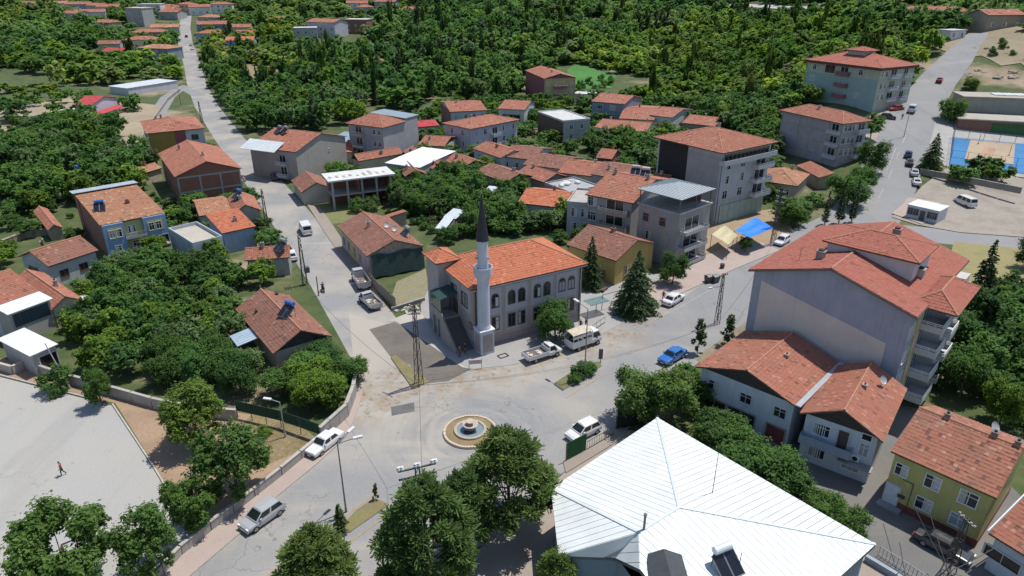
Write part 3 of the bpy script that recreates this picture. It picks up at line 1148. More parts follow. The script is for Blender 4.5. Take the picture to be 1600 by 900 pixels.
def house(label, A, B, C, h, roof='gable', axis='x', rise=1.5, over=.35, wall='white', tile='mid', cat='house', name='house', group=None,
          F=None, Rw=None, plinth=None, chim=1, hip=None, tw=None, seed=None, gablemat=None, base=None, soffit=None):
    """A building from three eave corners read off the photograph: A left, B nearest, C right (or a length in metres)."""
    H = House()
    Z = None
    pB = at(*B, h)
    gz = T(pB.x, pB.y)
    if isinstance(A, tuple) and isinstance(C, tuple):
        vA, vC = (at(*A, h) - pB).to_2d(), (at(*C, h) - pB).to_2d()
        if vA.length >= vC.length:
            ux = -vA.normalized()
            n = Vector((-ux.y, ux.x))
            L, W = vA.length, max(1.5, vC.dot(n))
        else:
            n = vC.normalized()
            ux = Vector((n.y, -n.x))
            W, L = vC.length, max(1.5, -vA.dot(ux))
    elif isinstance(A, tuple):
        vA = (at(*A, h) - pB).to_2d()
        ux = -vA.normalized()
        n = Vector((-ux.y, ux.x))
        L, W = vA.length, C
    else:
        vC = (at(*C, h) - pB).to_2d()
        n = vC.normalized()
        ux = Vector((n.y, -n.x))
        W, L = vC.length, A
    c = pB.to_2d() - ux * (L / 2) + n * (W / 2)
    H.L, H.W, H.h, H.rise = L, W, h, rise
    H.rz = math.atan2(ux.y, ux.x)
    H.wl, H.ww = max(1, L - 2 * over), max(1, W - 2 * over)
    gz = min(gz, T(c.x, c.y))
    H.root = thing(name, label, cat, (c.x, c.y, gz), H.rz, group)
    H.dist = math.hypot(c.x, c.y)
    BOXES.append((c.x, c.y, ux.x, ux.y, L / 2, W / 2))
    H.planes, ridges = roof_planes(roof, L, W, h, rise, axis, hip)
    wc = stucco(WALLS[wall] if isinstance(wall, str) else wall) if not callable(wall) else wall()
    m = MB()
    l, w = H.wl / 2, H.ww / 2
    zt = h - .08 if H.planes else h
    mats = [wc]
    if plinth:
        mats.append(stucco(WALLS[plinth[0]] if isinstance(plinth[0], str) else plinth[0]))
    def wallquad(x0, y0, x1, y1, mi=0, z1=None):
        m.poly([(x0, y0, -.6), (x1, y1, -.6), (x1, y1, z1 or zt), (x0, y0, z1 or zt)], mi)
    for q in ((-l, -w, l, -w), (l, -w, l, w), (l, w, -l, w), (-l, w, -l, -w)):
        wallquad(*q)
    slope = rise / (W / 2 if axis == 'x' else L / 2)
    if roof == 'gable':
        gz2 = len(mats)
        mats.append(gablemat() if gablemat else wc)
        if axis == 'x':
            rz_ = h - .08 + slope * (W / 2 - over) - slope * 0
            for sx in (-1, 1):
                m.poly([(sx * l, -w * sx, zt), (sx * l, w * sx, zt), (sx * l, 0, h + rise - .16)], gz2)
        else:
            for sy in (-1, 1):
                m.poly([(-l * -sy, sy * w, zt), (l * -sy, sy * w, zt), (0, sy * w, h + rise - .16)], gz2)
    elif roof in ('shedF', 'shedK'):
        hi = 1 if roof == 'shedF' else -1
        zz = h + rise - .15
        m.poly([(l, hi * w, zt), (-l, hi * w, zt), (-l, hi * w, zz), (l, hi * w, zz)])
        for sx in (-l, l):
            m.poly([(sx, -hi * w, zt), (sx, hi * w, zt), (sx, hi * w, zz)])
    elif roof == 'shedR':
        zz = h + rise - .15
        m.poly([(-l, w, zt), (-l, -w, zt), (-l, -w, zz), (-l, w, zz)])
        for sy in (-w, w):
            m.poly([(l, sy, zt), (-l, sy, zt), (-l, sy, zz)])
    if plinth:
        e = .035
        zp = plinth[1]
        for q in ((-l, -w - e, l, -w - e), (l + e, -w, l + e, w)):
            wallquad(*q, 1, zp)
        m.poly([(-l, -w - e, zp), (l, -w - e, zp), (l, -w, zp), (-l, -w, zp)], 1)
        m.poly([(l + e, -w, zp), (l + e, w, zp), (l, w, zp), (l, -w, zp)], 1)
    H.wall = m.build('wall', mats, H.root)
    sd = seed if seed is not None else int(abs(c.x * 7 + c.y * 13))
    rr = random.Random(sd)
    if H.planes:
        H.roof = build_roof(H.root, H.planes, ridges, tile, H.dist, sd, soffit, tw)
        for i in range(chim):
            x, y = rr.uniform(-.3, .3) * L, rr.uniform(-.25, .25) * W
            chimney(H, x, y, roof_z(H, x, y), rr.uniform(.4, .6), rr.uniform(.6, 1.0), rr.choice([(.35, .3, .27), (.3, .15, .1), (.42, .4, .37)]))
    for spec, wl_ in ((F, 'F'), (Rw, 'R')):
        if spec:
            n_, zs = spec[0], spec[1]
            kw = spec[2] if len(spec) > 2 else {}
            wins(H, wl_, [(i + .5) / n_ for i in range(n_)], zs, **kw)
    return H

def flat_roof(H, c=(.5, .5, .48), over=.3, th=.25, parapet=0.0, name='roof', rim=None):
    m = MB()
    l, w = H.wl / 2 + over, H.ww / 2 + over
    m.box(-l, l, -w, w, H.h - .01, H.h + th)
    if parapet:
        t = .18
        z0, z1 = H.h + th, H.h + th + parapet
        m.box(-l, l, -w, -w + t, z0, z1, 1)
        m.box(-l, l, w - t, w, z0, z1, 1)
        m.box(-l, -l + t, -w + t, w - t, z0, z1, 1)
        m.box(l - t, l, -w + t, w - t, z0, z1, 1)
    return m.build(name, [stucco(c, .5), stucco(rim or c, .4)], H.root)

def metal_sheet(H, pts, z_list, name='metal_roof', c=(.62, .64, .66), th=.08, parent=None, rib=.5):
    """A ribbed metal sheet over four local points (x, y) with heights; ribs run along the second edge."""
    P = [Vector((x, y, z)) for (x, y), z in zip(pts, z_list)]
    m = MB()
    m.poly(P)
    D = Vector((0, 0, -th))
    m.poly([p + D for p in reversed(P)])
    for i in range(4):
        m.poly([P[i - 1] + D, P[i] + D, P[i], P[i - 1]])
    n = max(2, int((P[1] - P[0]).length / rib))
    for i in range(n + 1):
        a, c_ = P[0].lerp(P[1], i / n), P[3].lerp(P[2], i / n)
        m.bar(a + Vector((0, 0, .02)), c_ + Vector((0, 0, .02)), .05, .05)
    return m.build(name, plain(c, .55, .15, var=.08, name='sheet_metal', scale=.8), parent or H.root)
# ------------------------------------------------------------------ the mosque and its minaret
H = house('two storey grey-mauve mosque with a bright orange hipped roof', (683, 405), (735, 454), (919, 412), 8.8, 'hip', rise=2.6, over=.55, wall='mauve', tile='new',
          cat='mosque', name='mosque', chim=0, plinth=((.3, .255, .25), 1.1), seed=3)
MOSQ = H
LIGHTW = stucco((.41, .4, .415), .2)
def panel(H, wall, f0, f1, z0, z1, mat, d=.05, name='facade_panel'):
    L_ = wlen(H, wall)
    w = (f1 - f0) * L_
    m = MB()
    m.box(-w / 2, w / 2, -d, .0, z0, z1)
    return put(H, wall, (f0 + f1) / 2, 0, m.mesh(name, mat), name)
for k in range(4):
    f0 = .045 + k * .235
    panel(H, 'R', f0, f0 + .2, 1.7, 8.1, LIGHTW)
    c = stucco(WALLS['mauve'])
    panel(H, 'R', f0 + .012, f0 + .188, 1.95, 4.35, c, .07, 'facade_inset')
    for e in (.055, .145):
        wins(H, 'R', [f0 + e], 2.2, .95, 1.75, (.1, .085, .08), out=.07)
        wins(H, 'R', [f0 + e], 5.45, .95, 1.35, (.1, .085, .08), arch=True, out=.05)
for k in range(3):
    f0 = .06 + k * .31
    panel(H, 'F', f0, f0 + .26, 4.8, 8.1, LIGHTW)
for f in (.12, .2, .43, .51, .74, .82):
    wins(H, 'F', [f], 5.4, .8, 1.8, (.12, .1, .1), out=.05)
m = MB()
m.box(-H.wl / 2 - .5, H.wl / 2 + .5, -H.ww / 2 - .5, H.ww / 2 + .5, 8.45, 8.62)
m.build('cornice', LIGHTW, H.root)
m = MB()
for f in (.02, .98):
    p, r_ = wall_xf(H, 'R', f * H.ww, 0, .06)
    m.tube((p.x, p.y, 0), (p.x, p.y, 8.4), .06, n=6)
m.build('downpipe', DARKST(), H.root)
# stair porch on its left wall: a stair block with glazed canopy
l, w = H.wl / 2, H.ww / 2
STONE = stucco((.37, .33, .315), .25)
m = MB()
x0, x1 = -l * .45, l * .97
yo = -w - 2.6
zt = 4.0
xt = l * .18                                      # landing ends here, then the flight goes down to the right
m.box(x0, xt, yo, -w - .01, 2.9, 3.2)
for q in (x0 + .2, (x0 + xt) / 2):
    m.box(q, q + .3, yo + .05, yo + .35, -.1, 2.9)
m.box(xt - .5, xt, yo, -w - .01, -.1, 2.9)
n = 18
for i in range(n):
    xa, xb = xt + (x1 - xt) * i / n, xt + (x1 - xt) * (i + 1) / n
    m.box(xa, xb, yo + .25, -w - .01, -.1, 3.2 * (1 - (i + 1) / (n + 1)), 1)
m.poly([(xt, yo, -.1), (x1, yo, -.1), (x1, yo, .9), (xt, yo, 4.1)])
m.poly([(xt, yo + .22, 4.1), (x1, yo + .22, .9), (x1, yo + .22, -.1), (xt, yo + .22, -.1)])
m.poly([(xt, yo, 4.1), (x1, yo, .9), (x1, yo + .22, .9), (xt, yo + .22, 4.1)], 2)
m.poly([(x1, yo, -.1), (x1, yo + .22, -.1), (x1, yo + .22, .9), (x1, yo, .9)])
m.box(x0, xt, yo, yo + .15, 3.2, 4.1)
m.build('outside_stair', [STONE, stucco((.14, .125, .12), .3), stucco((.2, .17, .16))], H.root)
GREENG = glass((.03, .075, .07))
fr = MB()
for i in range(7):
    x = x0 + (xt - x0) * i / 6
    fr.box(x - .05, x + .05, yo - .03, yo + .07, 4.1, 6.0)
    fr.bar((x, yo, 6.0), (x, -w - .02, 6.45), .09)
fr.bar((x0, yo, 6.0), (xt, yo, 6.0), .1)
fr.bar((x0, yo, 4.12), (xt, yo, 4.12), .1)
pf = fr.build('canopy_frame', plain((.05, .1, .095), .5, name='green_frame'), H.root)
g = MB()
for i in range(6):
    xa, xb = x0 + (xt - x0) * i / 6 + .06, x0 + (xt - x0) * (i + 1) / 6 - .06
    g = MB()
    g.box(xa, xb, yo - .01, yo + .03, 4.18, 5.95)
    g.build('pane', glass((.1, .16, .13)), pf)
    g = MB()
    g.poly([(xa, yo, 6.06), (xb, yo, 6.06), (xb, -w - .02, 6.5), (xa, -w - .02, 6.5)])
    g.poly([(xa, -w - .02, 6.46), (xb, -w - .02, 6.46), (xb, yo, 6.02), (xa, yo, 6.02)])
    g.build('pane', GREENG, pf)
door(H, 'F', .5, 1.8, 2.2, z=3.2)
# small stair tower at the back left with its own hipped roof
m = MB()
tx, ty = -l + 1.2, -w - .2
m.box(tx - 1.9, tx + 1.9, ty - 1.3, ty + 1.6, -.3, 9.9)
tw_ = m.build('stair_tower', stucco((.4, .37, .37), .25), H.root)
pl, rg = roof_planes('hip', 4.6, 3.7, 0, 1.0, 'x')
mv = lambda q: (q[0] + tx, q[1] + ty + .15, q[2] + 9.9)
build_roof(tw_, [[mv(q) for q in p] for p in pl], [(mv(a), mv(c)) for a, c in rg], 'new', 90, 5)
# dark medallion by the stair
m = MB()
m.tube((0, -.02, 0), (0, -.06, 0), .55, n=20, mi=0)
m.tube((0, -.06, 0), (0, -.075, 0), .42, n=20, mi=1)
put(H, 'F', .93, 3.2, m.mesh('round_plaque', [plain((.12, .05, .05), .5), plain((.3, .24, .22), .5)]), 'round_plaque')

pM = at(757, 549)
M_ = thing('minaret', 'slim white minaret with a balcony and dark pointed cone at the mosque corner', 'minaret', pM, MOSQ.rz)
MW = stucco((.52, .545, .6), .28)
m = MB()
m.box(-.95, .95, -.95, .95, -.2, 3.3)
for a in (0, 90, 180, 270):
    q = Matrix.Rotation(R(a), 3, 'Z')
    m.poly([q @ Vector(v) for v in ((-.7, -.975, .4), (.7, -.975, .4), (.7, -.975, 2.85), (-.7, -.975, 2.85))], 1)
m.build('base', [MW, stucco(WALLS['mauve'])], M_)
m = MB()
m.box(-1.06, 1.06, -1.06, 1.06, 3.3, 3.48)
m.build('base_cap', stucco((.66, .66, .66), .2), M_)
m = MB()
m.lathe([(.9, 3.48), (.88, 3.7), (.8, 4.0), (.76, 10.4)], 16)
m.build('shaft', MW, M_)
m = MB()
m.lathe([(.76, 10.2), (.86, 10.35), (.88, 10.5), (1.0, 10.65), (1.03, 10.8), (1.16, 10.95), (1.2, 11.9), (1.12, 11.9), (1.1, 11.1), (.7, 11.05)], 20)
m.build('balcony', MW, M_)
m = MB()
m.lathe([(.68, 11.0), (.67, 15.1), (.75, 15.2), (.75, 15.35)], 16)
m.build('upper_shaft', MW, M_)
m = MB()
m.lathe([(.8, 15.3), (.76, 15.5), (.42, 18.2), (.13, 20.4), (.05, 21.0), (.03, 21.2)], 20)
m.build('cone', plain((.026, .028, .045), .4, .3, name='lead_cone'), M_, smooth=True)
m = MB()
m.lathe([(.03, 21.0), (.11, 21.15), (.03, 21.3), (.08, 21.42), (.02, 21.5), (.02, 21.9)], 8)
m.build('finial', plain((.35, .3, .16), .4, .6, name='brass'), M_)
m = MB()
for a in (30, 150, 270):
    c_, s_ = math.cos(R(a)), math.sin(R(a))
    m.tube((c_ * .66, s_ * .66, 13.1), (c_ * .98, s_ * .98, 13.15), .09, .2, 8)
m.build('loudspeaker', plain((.4, .4, .4), .5), M_)

# ------------------------------------------------------------------ big apartment block on the right
H = house('large pale grey apartment block with a broad red roof and blank painted gable wall', 21.0, (1170, 421), (1433, 496), 13.2, 'gable', 'x', rise=2.7, over=.5, wall=(.31, .34, .41), tile='red',
          cat='apartment block', name='apartment_block', chim=0, seed=4)
BIG = H
# blank gable wall with its painted beige field, one piece of plaster 3 cm proud
l, w = H.wl / 2, H.ww / 2
m = MB()
pts = [(-w + 1.0, -.2), (w - 1.7, -.2), (w - 1.7, 9.2), (-w + 1.0, 12.1)]
m.poly([(l + .03, y, z) for y, z in pts])
for i in range(4):
    a, c = pts[i - 1], pts[i]
    m.poly([(l, *a), (l, *c), (l + .03, *c), (l + .03, *a)])
m.build('painted_field', stucco((.56, .51, .465), .16), H.root)
# far right wall (K side faces away from the mosque): balconies in a projecting bay with a hipped roof of its own
YEL_ = stucco((.5, .42, .24), .2)
panel(H, 'K', .14, .22, 0, 13.0, YEL_, .12)
wins(H, 'K', [.04, .1], [1.4, 4.3, 7.2, 10.1], .8, 1.3, out=.0)
for f in (.46, .76):
    m = MB()
    m.box(-1.1, 1.1, -1.6, 0, -.3, 13.0)
    o = put(H, 'K', f, 0, m.mesh('bay', stucco((.5, .48, .44), .2)), 'bay')
for z in (1.3, 4.2, 7.1, 10.0):
    for f, ww_ in ((.32, 3.8), (.61, 3.6), (.9, 2.8)):
        balcony(H, 'K', f, z, ww_, 2.2 if f != .9 else 1.5, (.52, .52, .53), .55, .35, (.8, .8, .8))
m = MB()
P2, R2 = roof_planes('hip', 9.5, 4.6, 0, 1.3, 'x')
ox, oy = -H.wl / 2 + H.wl * (1 - .5) - 0.0, H.ww / 2 + 1.0
mv = lambda q: (q[0] + ox + 2.2, q[1] + oy, q[2] + 13.0)
build_roof(H.root, [[mv(q) for q in p] for p in P2], [(mv(a), mv(c)) for a, c in R2], 'red', 90, 8)
# raised stair head on the ridge: a white box under a hipped roof
m = MB()
hx, hw_ = 3.2, 4.6
sx, sy = .5, 1.6
zb = H.h + .9
m.box(sx - hx, sx + hx, sy - hw_, sy + hw_, zb, zb + 2.35)
tow = m.build('stair_head', stucco((.5, .5, .52), .2), H.root)
P2, R2 = roof_planes('hip', 7.4, 10.2, 0, 1.2, 'x')
mv = lambda q: (q[0] + sx, q[1] + sy, q[2] + zb + 2.35)
build_roof(tow, [[mv(q) for q in p] for p in P2], [(mv(a), mv(c)) for a, c in R2], 'red', 90, 9)
for x, y, c in ((6.5, -2.6, (.3, .27, .27)), (-6.2, 1.5, (.33, .26, .24)), (1.2, 6.4, (.4, .4, .4)), (-3.5, -3.0, (.3, .27, .27))):
    chimney(H, x, y, roof_z(H, x, y), .8, .9, c)
antenna(H, 7.2, -4.6, 1.6)
m = MB()
for a, c in (((-H.wl / 2 - .3, -H.W / 2, 13.02), (H.L / 2, -H.W / 2, 13.02)), ((-H.L / 2, H.W / 2, 13.02), (H.L / 2, H.W / 2, 13.02))):
    m.bar(a, c, .14)
for s_ in (-1, 1):
    m.bar((H.L / 2 + .03, s_ * H.W / 2, 13.05), (H.L / 2 + .03, 0, 13.05 + H.rise), .06, .2)
m.build('gutter', plain((.14, .1, .1), .6, name='gutter'), H.root)

# ------------------------------------------------------------------ white duplex below it: two gabled houses
DARKGABLE = lambda: plain((.05, .04, .035), .9, var=.3, name='dark_gable_face')  # even dark face closing the gable triangles
H = house('white house with open dark gable and two wide shop bays under the blank gable wall', (1087, 573), (1246, 637), 11.4, 5.5, 'gable', 'y', rise=1.9, over=.5, wall=(.56, .585, .62), tile='mid', name='house', chim=0, gablemat=DARKGABLE, seed=11)
D1 = H
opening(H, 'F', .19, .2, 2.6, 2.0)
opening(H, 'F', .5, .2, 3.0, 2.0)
opening(H, 'F', .87, .1, 1.9, 2.0, (.2, .06, .06), 'red_gate')
wins(H, 'F', [.16, .52, .88], 3.3, 1.15, 1.05, (.55, .55, .55))
chimney(H, 1.5, 0.6, roof_z(H, 1.5, .6), .35, .3)
m = MB()
m.box(H.L / 2 - .25, H.L / 2 + .3, -H.W / 2 - .05, H.W / 2 + .1, 5.62, 5.75)
m.build('valley_gutter', plain((.45, .47, .5), .4, .4, name='zinc'), H.root)
H = house('white house with long front balcony and split open gable beside the yellow house', (1250, 646), (1380, 691), 11.2, 5.4, 'gable', 'y', rise=1.9, over=.5, wall=(.56, .58, .61), tile='mid', chim=0, gablemat=DARKGABLE, seed=12)
D2 = H
balcony(H, 'F', .36, 2.75, 4.7, 1.1, (.3, .33, .4), .6, .1, (.3, .35, .42), back=False)
wins(H, 'F', [.2, .3], 3.5, .8, 1.2)
door(H, 'F', .56, .9, 2.1, (.08, .06, .05), 2.75)
wins(H, 'F', [.2, .3], .9, .8, 1.0)
wins(H, 'F', [.86], 2.95, .75, 1.3)
wins(H, 'F', [.86], 4.7, .8, .6, bars=0)
wins(H, 'F', [.74], .9, 1.5, .8, bars=2)
m = MB()
m.box(-1.5, 1.5, -1.1, 0, 2.0, 2.12)
put(H, 'F', .8, 0, m.mesh('canopy', CONC()), 'canopy')
m = MB()
m.box(-.4, .4, -.32, 0, 0, .6)
m.tube((0, -.32, .3), (0, -.34, .3), .24, n=12, mi=1)
put(H, 'F', .78, 2.2, m.mesh('air_conditioner', [WHITE(), BLACK()]), 'air_conditioner')
dish(H, 1.6, 2.6)
chimney(H, .5, .2, roof_z(H, .5, .2), .35, .3)

# ------------------------------------------------------------------ yellow house and its neighbour at the lower right
H = house('yellow two storey house with dark red base and lichened tile roof by the lane', (1392, 705), (1558, 779), 10.5, 5.7, 'gable', 'x', rise=2.2, over=.3, wall=(.47, .42, .15), tile='old', chim=0, plinth=((.2, .06, .05), .8), seed=13)
wins(H, 'F', [.11], 3.6, .95, 1.1)
wins(H, 'F', [.44], 3.7, 1.15, 1.25, (.72, .72, .7))
wins(H, 'F', [.8], 3.7, 1.3, 1.25, (.72, .72, .7))
wins(H, 'F', [.42, .78], 1.25, 1.25, 1.15, (.66, .67, .7))
door(H, 'F', .08, 1.15, 2.1, (.6, .62, .64), .25)
m = MB()
m.box(-1.0, 1.0, -.8, 0, -.1, .22)
put(H, 'F', .1, 0, m.mesh('door_step', CONC()), 'door_step')
m = MB()
m.bar((-.9, -.05, 3.3), (0, -.05, 3.3), .05)
m.bar((0, -.05, 3.3), (0, -.05, .9), .05)
m.bar((-.95, -.1, 1.55), (-.35, -.1, 1.55), .12, .3)
put(H, 'F', .27, 0, m.mesh('gas_pipe', DARKST()), 'gas_pipe')
dish(H, 1.5, 1.2, None, .5)
for x in (1.9, 3.6, -1.8):
    chimney(H, x, .15, H.h + H.rise - .2, .42, .6, (.2, .17, .15))
H = house('low white house with patchy tile roof and wide window at the lower right corner', (1545, 833), (1640, 892), 9, 3.6, 'gable', 'x', rise=1.9, over=.4, wall=(.5, .53, .57), tile='mid', chim=0, seed=14)
opening(H, 'F', .25, 1.3, 2.6, 1.0, name='window_band', frame=(.5, .5, .5))
m = MB()
m.bar((-H.L / 2 - .1, -H.W / 2, 3.75), (-H.L / 2 - .1, 0, 5.7), .1)
m.build('gutter_pipe', WHITE(), H.root)

# ------------------------------------------------------------------ hall with the white standing seam roof
def hall():
    pts = dict(P0=(1027, 653, 5), P1=(1368, 851, 5), P2=(861, 764, 5), P3=(873, 868, 5), V=(960, 871, 5), J=(1061, 793, 7.4), Q=(1305, 908, 5))
    V = {k: at(x, y, h) for k, (x, y, h) in pts.items()}
    def on_plane(px, py, a, b_, c_):
        """The point of the plane a, b, c seen at a pixel."""
        n = (V[b_] - V[a]).cross(V[c_] - V[a])
        o, d = cam.location, at(px, py, 5) - cam.location
        return o + d * ((V[a] - o).dot(n) / d.dot(n))
    V['K'] = on_plane(998, 832, 'P0', 'P2', 'J')
    for k, (x, y) in dict(S1=(1000, 890), S2=(1060, 965), S3=(1200, 990)).items():
        V[k] = on_plane(x, y, 'J', 'P1', 'Q')
    c = Vector((V['J'].x, V['J'].y, 0))
    t = thing('hall', 'low hall with a big white standing seam metal roof in the foreground', 'hall', c)
    spots = {k: on_plane(x, y, *pl) - c for k, (x, y, pl) in dict(flue=(1006, 828, ('P0', 'P2', 'J')), mast=(1113, 771, ('P0', 'P1', 'J')), dormer=(1040, 889, ('J', 'P1', 'Q')), heater=(1132, 889, ('J', 'P1', 'Q')), vent=(1154, 890, ('J', 'P1', 'Q'))).items()}
    V = {k: v - c for k, v in V.items()}
    fs = [(['P0', 'J', 'P1'], 'P0', 'P1'), (['P2', 'K', 'J', 'P0'], 'P2', 'P0'), (['P2', 'P3', 'K'], 'P2', 'P3'), (['P3', 'V', 'K'], 'P2', 'P3'), (['V', 'S1', 'K'], 'P1', 'Q'), (['S1', 'J', 'K'], 'P1', 'Q'), (['S1', 'S2', 'S3', 'Q', 'P1', 'J'], 'P1', 'Q')]
    under = plain((.42, .44, .46), .6, .2, name='seam_gap')
    WH = plain((.68, .71, .7), .45, 0, var=.1, name='white_sheet_metal', scale=.5)
    rf = MB()
    for f, a, b_ in fs:
        rf.poly([V[k] - Vector((0, 0, .05)) for k in f])
    ro = rf.build('roof', under, t)
    for f, a, b_ in fs:
        P = [V[k] for k in f]
        nrm = (P[1] - P[0]).cross(P[2] - P[0]).normalized()
        if nrm.z < 0:
            nrm = -nrm
        e = V[b_] - V[a]
        e.z = 0
        e.normalize()
        vals = [q.dot(e) for q in P]
        w_ = .6
        k = math.floor(min(vals) / w_)
        while k * w_ < max(vals):
            Q = clip(P, e, k * w_ + .02)
            if len(Q) >= 3:
                Q = clip(Q, -e, -((k + 1) * w_ - .02))
            k += 1
            if len(Q) < 3:
                continue
            m = MB()
            top = [q + nrm * .05 for q in Q]
            cr = (top[1] - top[0]).cross(top[2] - top[0])
            if cr.z < 0:
                top.reverse()
                Q.reverse()
            m.poly(top)
            for i in range(len(Q)):
                m.poly([Q[i - 1], Q[i], top[i], top[i - 1]])
            m.build('roof_panel', WH, ro)
    cap = MB()
    for a, b_ in (('P0', 'J'), ('J', 'P1'), ('J', 'K'), ('K', 'P2'), ('K', 'V')):
        cap.bar(V[a] + Vector((0, 0, .07)), V[b_] + Vector((0, 0, .07)), .26, .05)
    cap.build('ridge_cap', plain((.56, .6, .6), .45, var=.05, name='ridge_sheet'), ro)
    wl = MB()
    ring = ['P0', 'P1', 'Q', 'S3', 'S2', 'S1', 'V', 'P3', 'P2']
    for i in range(len(ring)):
        a, b_ = V[ring[i - 1]], V[ring[i]]
        ca = Vector((0, 0, 0))
        ins = lambda p: Vector((p.x * .96, p.y * .96, p.z))
        a, b_ = ins(a), ins(b_)
        wl.poly([(a.x, a.y, -.3), (b_.x, b_.y, -.3), (b_.x, b_.y, 4.9), (a.x, a.y, 4.9)])
        a2, b2 = V[ring[i - 1]], V[ring[i]]
        wl.poly([a2 - Vector((0, 0, .3)), b2 - Vector((0, 0, .3)), b2, a2], 1)
    wl.build('wall', [stucco((.2, .26, .3), .2), plain((.1, .12, .13), .5, name='fascia')], t)
    def on(px, py, h):
        return at(px, py, h) - c
    q = spots['flue']
    m = MB()
    m.tube(q + Vector((0, 0, -.2)), q + Vector((0, 0, 1.4)), .09, n=8)
    m.tube(q + Vector((0, 0, 1.4)), q + Vector((0, 0, 1.5)), .14, n=8)
    m.build('flue', STEEL(), ro)
    q = spots['mast']
    m = MB()
    m.tube(q + Vector((0, 0, -.2)), q + Vector((0, 0, 4.6)), .035, .02, n=6)
    m.build('mast', DARKST(), ro)
    m = MB()
    q = spots['dormer']
    m.box(q.x - 1.1, q.x + 1.1, q.y - 1.2, q.y + .8, 4.6, q.z + .3)
    m.poly([(q.x - 1.3, q.y - 1.4, q.z + .3), (q.x, q.y - 1.4, q.z + .85), (q.x, q.y + 1.0, q.z + .85), (q.x - 1.3, q.y + 1.0, q.z + .3)], 1)
    m.poly([(q.x, q.y - 1.4, q.z + .85), (q.x + 1.3, q.y - 1.4, q.z + .3), (q.x + 1.3, q.y + 1.0, q.z + .3), (q.x, q.y + 1.0, q.z + .85)], 1)
    m.build('dormer', [stucco((.18, .22, .25)), plain((.07, .075, .08), .5, .3, name='dark_sheet')], ro)
    HH = House()
    HH.root, HH.rz = t, 0
    q = spots['heater']
    o = solar(HH, q.x, q.y, R(25), (.55, .62, .66), q.z)
    q = spots['vent']
    m = MB()
    m.tube(q + Vector((0, 0, -.1)), q + Vector((0, 0, 1.6)), .03, n=6)
    m.build('vent_pipe', STEEL(), ro)
hall()

# ------------------------------------------------------------------ houses on the left of the left road
H = house('low tiled house with blue water heater drum on its ridge beside the left road', (368, 483), (427, 553), (518, 525), 3.2, 'gable', 'x', rise=2.0, over=.45, wall=(.4, .36, .3), tile='brown', chim=0, gablemat=DARKGABLE, seed=21)
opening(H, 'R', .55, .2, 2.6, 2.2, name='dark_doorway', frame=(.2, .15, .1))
solar(H, 2.2, .3, R(20))
antenna(H, 4.2, -.4, 2.0)
for x, y in ((-6, 1.6), (-1.2, 1.5), (-3, -2.2)):
    chimney(H, x, y, roof_z(H, x, y), .3, .35, (.12, .08, .07))
metal_sheet(H, [(-1.5, -H.W / 2 - 2.6), (1.8, -H.W / 2 - 2.6), (1.8, -H.W / 2 + .1), (-1.5, -H.W / 2 + .1)], [2.5, 2.5, 2.9, 2.9], 'lean_to_roof', (.38, .48, .56))
H = house('two storey blue house with yellow bays and a brick side wall among the left gardens', (121, 320), (156, 353), (252, 328), 5.9, 'shedR', rise=1.8, over=.3, wall=brick, tile='tan', chim=0, seed=22)
B2 = stucco((.2, .31, .47), .2)
YB = stucco((.45, .42, .2), .2)
panel(H, 'R', -.01, .32, 0, 5.85, B2, .7, 'blue_bay')
panel(H, 'R', .63, 1.01, 0, 5.85, B2, .7, 'blue_bay')
panel(H, 'R', .325, .625, 0, 5.8, YB, .05)
for a, c_ in ((.05, .28), (.68, .95)):
    panel(H, 'R', a, c_, 3.3, 5.2, YB, .73, 'yellow_panel')
wins(H, 'R', [.11, .22, .75, .87], 3.5, .75, 1.3, (.62, .62, .55), bars=1, out=.73)
wins(H, 'R', [.16, .72], .8, .8, 1.2, (.7, .7, .68), out=.7)
wins(H, 'R', [.42, .47], 3.6, .55, 1.2, out=.05)
wins(H, 'R', [.46], .8, .9, 1.3, out=.05)
opening(H, 'R', .91, .1, 1.5, 2.1, name='porch', frame=(.3, .35, .42)).location.x += .7
balcony(H, 'R', .475, 2.9, 3.3, .9, (.45, .45, .42), .3, .5, (.3, .3, .35), back=False)
solar(H, 1.2, -3.4, R(70))
chimney(H, .5, 1.2, roof_z(H, .5, 1.2), .6, .5, (.2, .1, .08))
l, w = H.L / 2, H.W / 2
m = MB()
m.box(-l - 2.4, -l + .1, -w + .2, w - .2, -.3, 7.75)
m.build('rear_wing', brick(), H.root)
metal_sheet(H, [(-l - 2.8, -w - .3), (-l + .2, -w - .3), (-l + .2, w + .3), (-l - 2.8, w + .3)], [7.9, 8.1, 8.1, 7.9], 'rear_roof', (.5, .56, .6))
H = house('old one storey house with faded brown tiles in front of the blue house', 8.5, (75, 417), (154, 391), 3.7, 'gable', 'y', rise=1.7, over=.4, wall=(.42, .44, .45), tile='brown', chim=0, seed=23)
wins(H, 'R', [.25, .68], 1.2, 1.2, 1.1, (.15, .07, .06))
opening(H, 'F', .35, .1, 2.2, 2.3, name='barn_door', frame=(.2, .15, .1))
H = house('small orange tiled shed in the lower orchard left of the old brown house', (43, 442), (97, 425), (128, 458), 2.7, 'gable', 'x', rise=1.0, over=.3, wall='cream', tile='mid', chim=0, seed=24) if False else None
H = house('orange tiled low house with a small white canopy beside the left gardens', (20, 440), (80, 485), (133, 470), 2.9, 'gable', 'x', rise=1.3, over=.35, wall='cream', tile='mid', chim=1, seed=24)
metal_sheet(H, [(H.L / 2 - 2.6, H.W / 2 - 1), (H.L / 2 + .8, H.W / 2 - 1), (H.L / 2 + .8, H.W / 2 + 1.2), (H.L / 2 - 2.6, H.W / 2 + 1.2)], [2.6, 2.5, 2.5, 2.6], 'canopy', (.72, .73, .74))
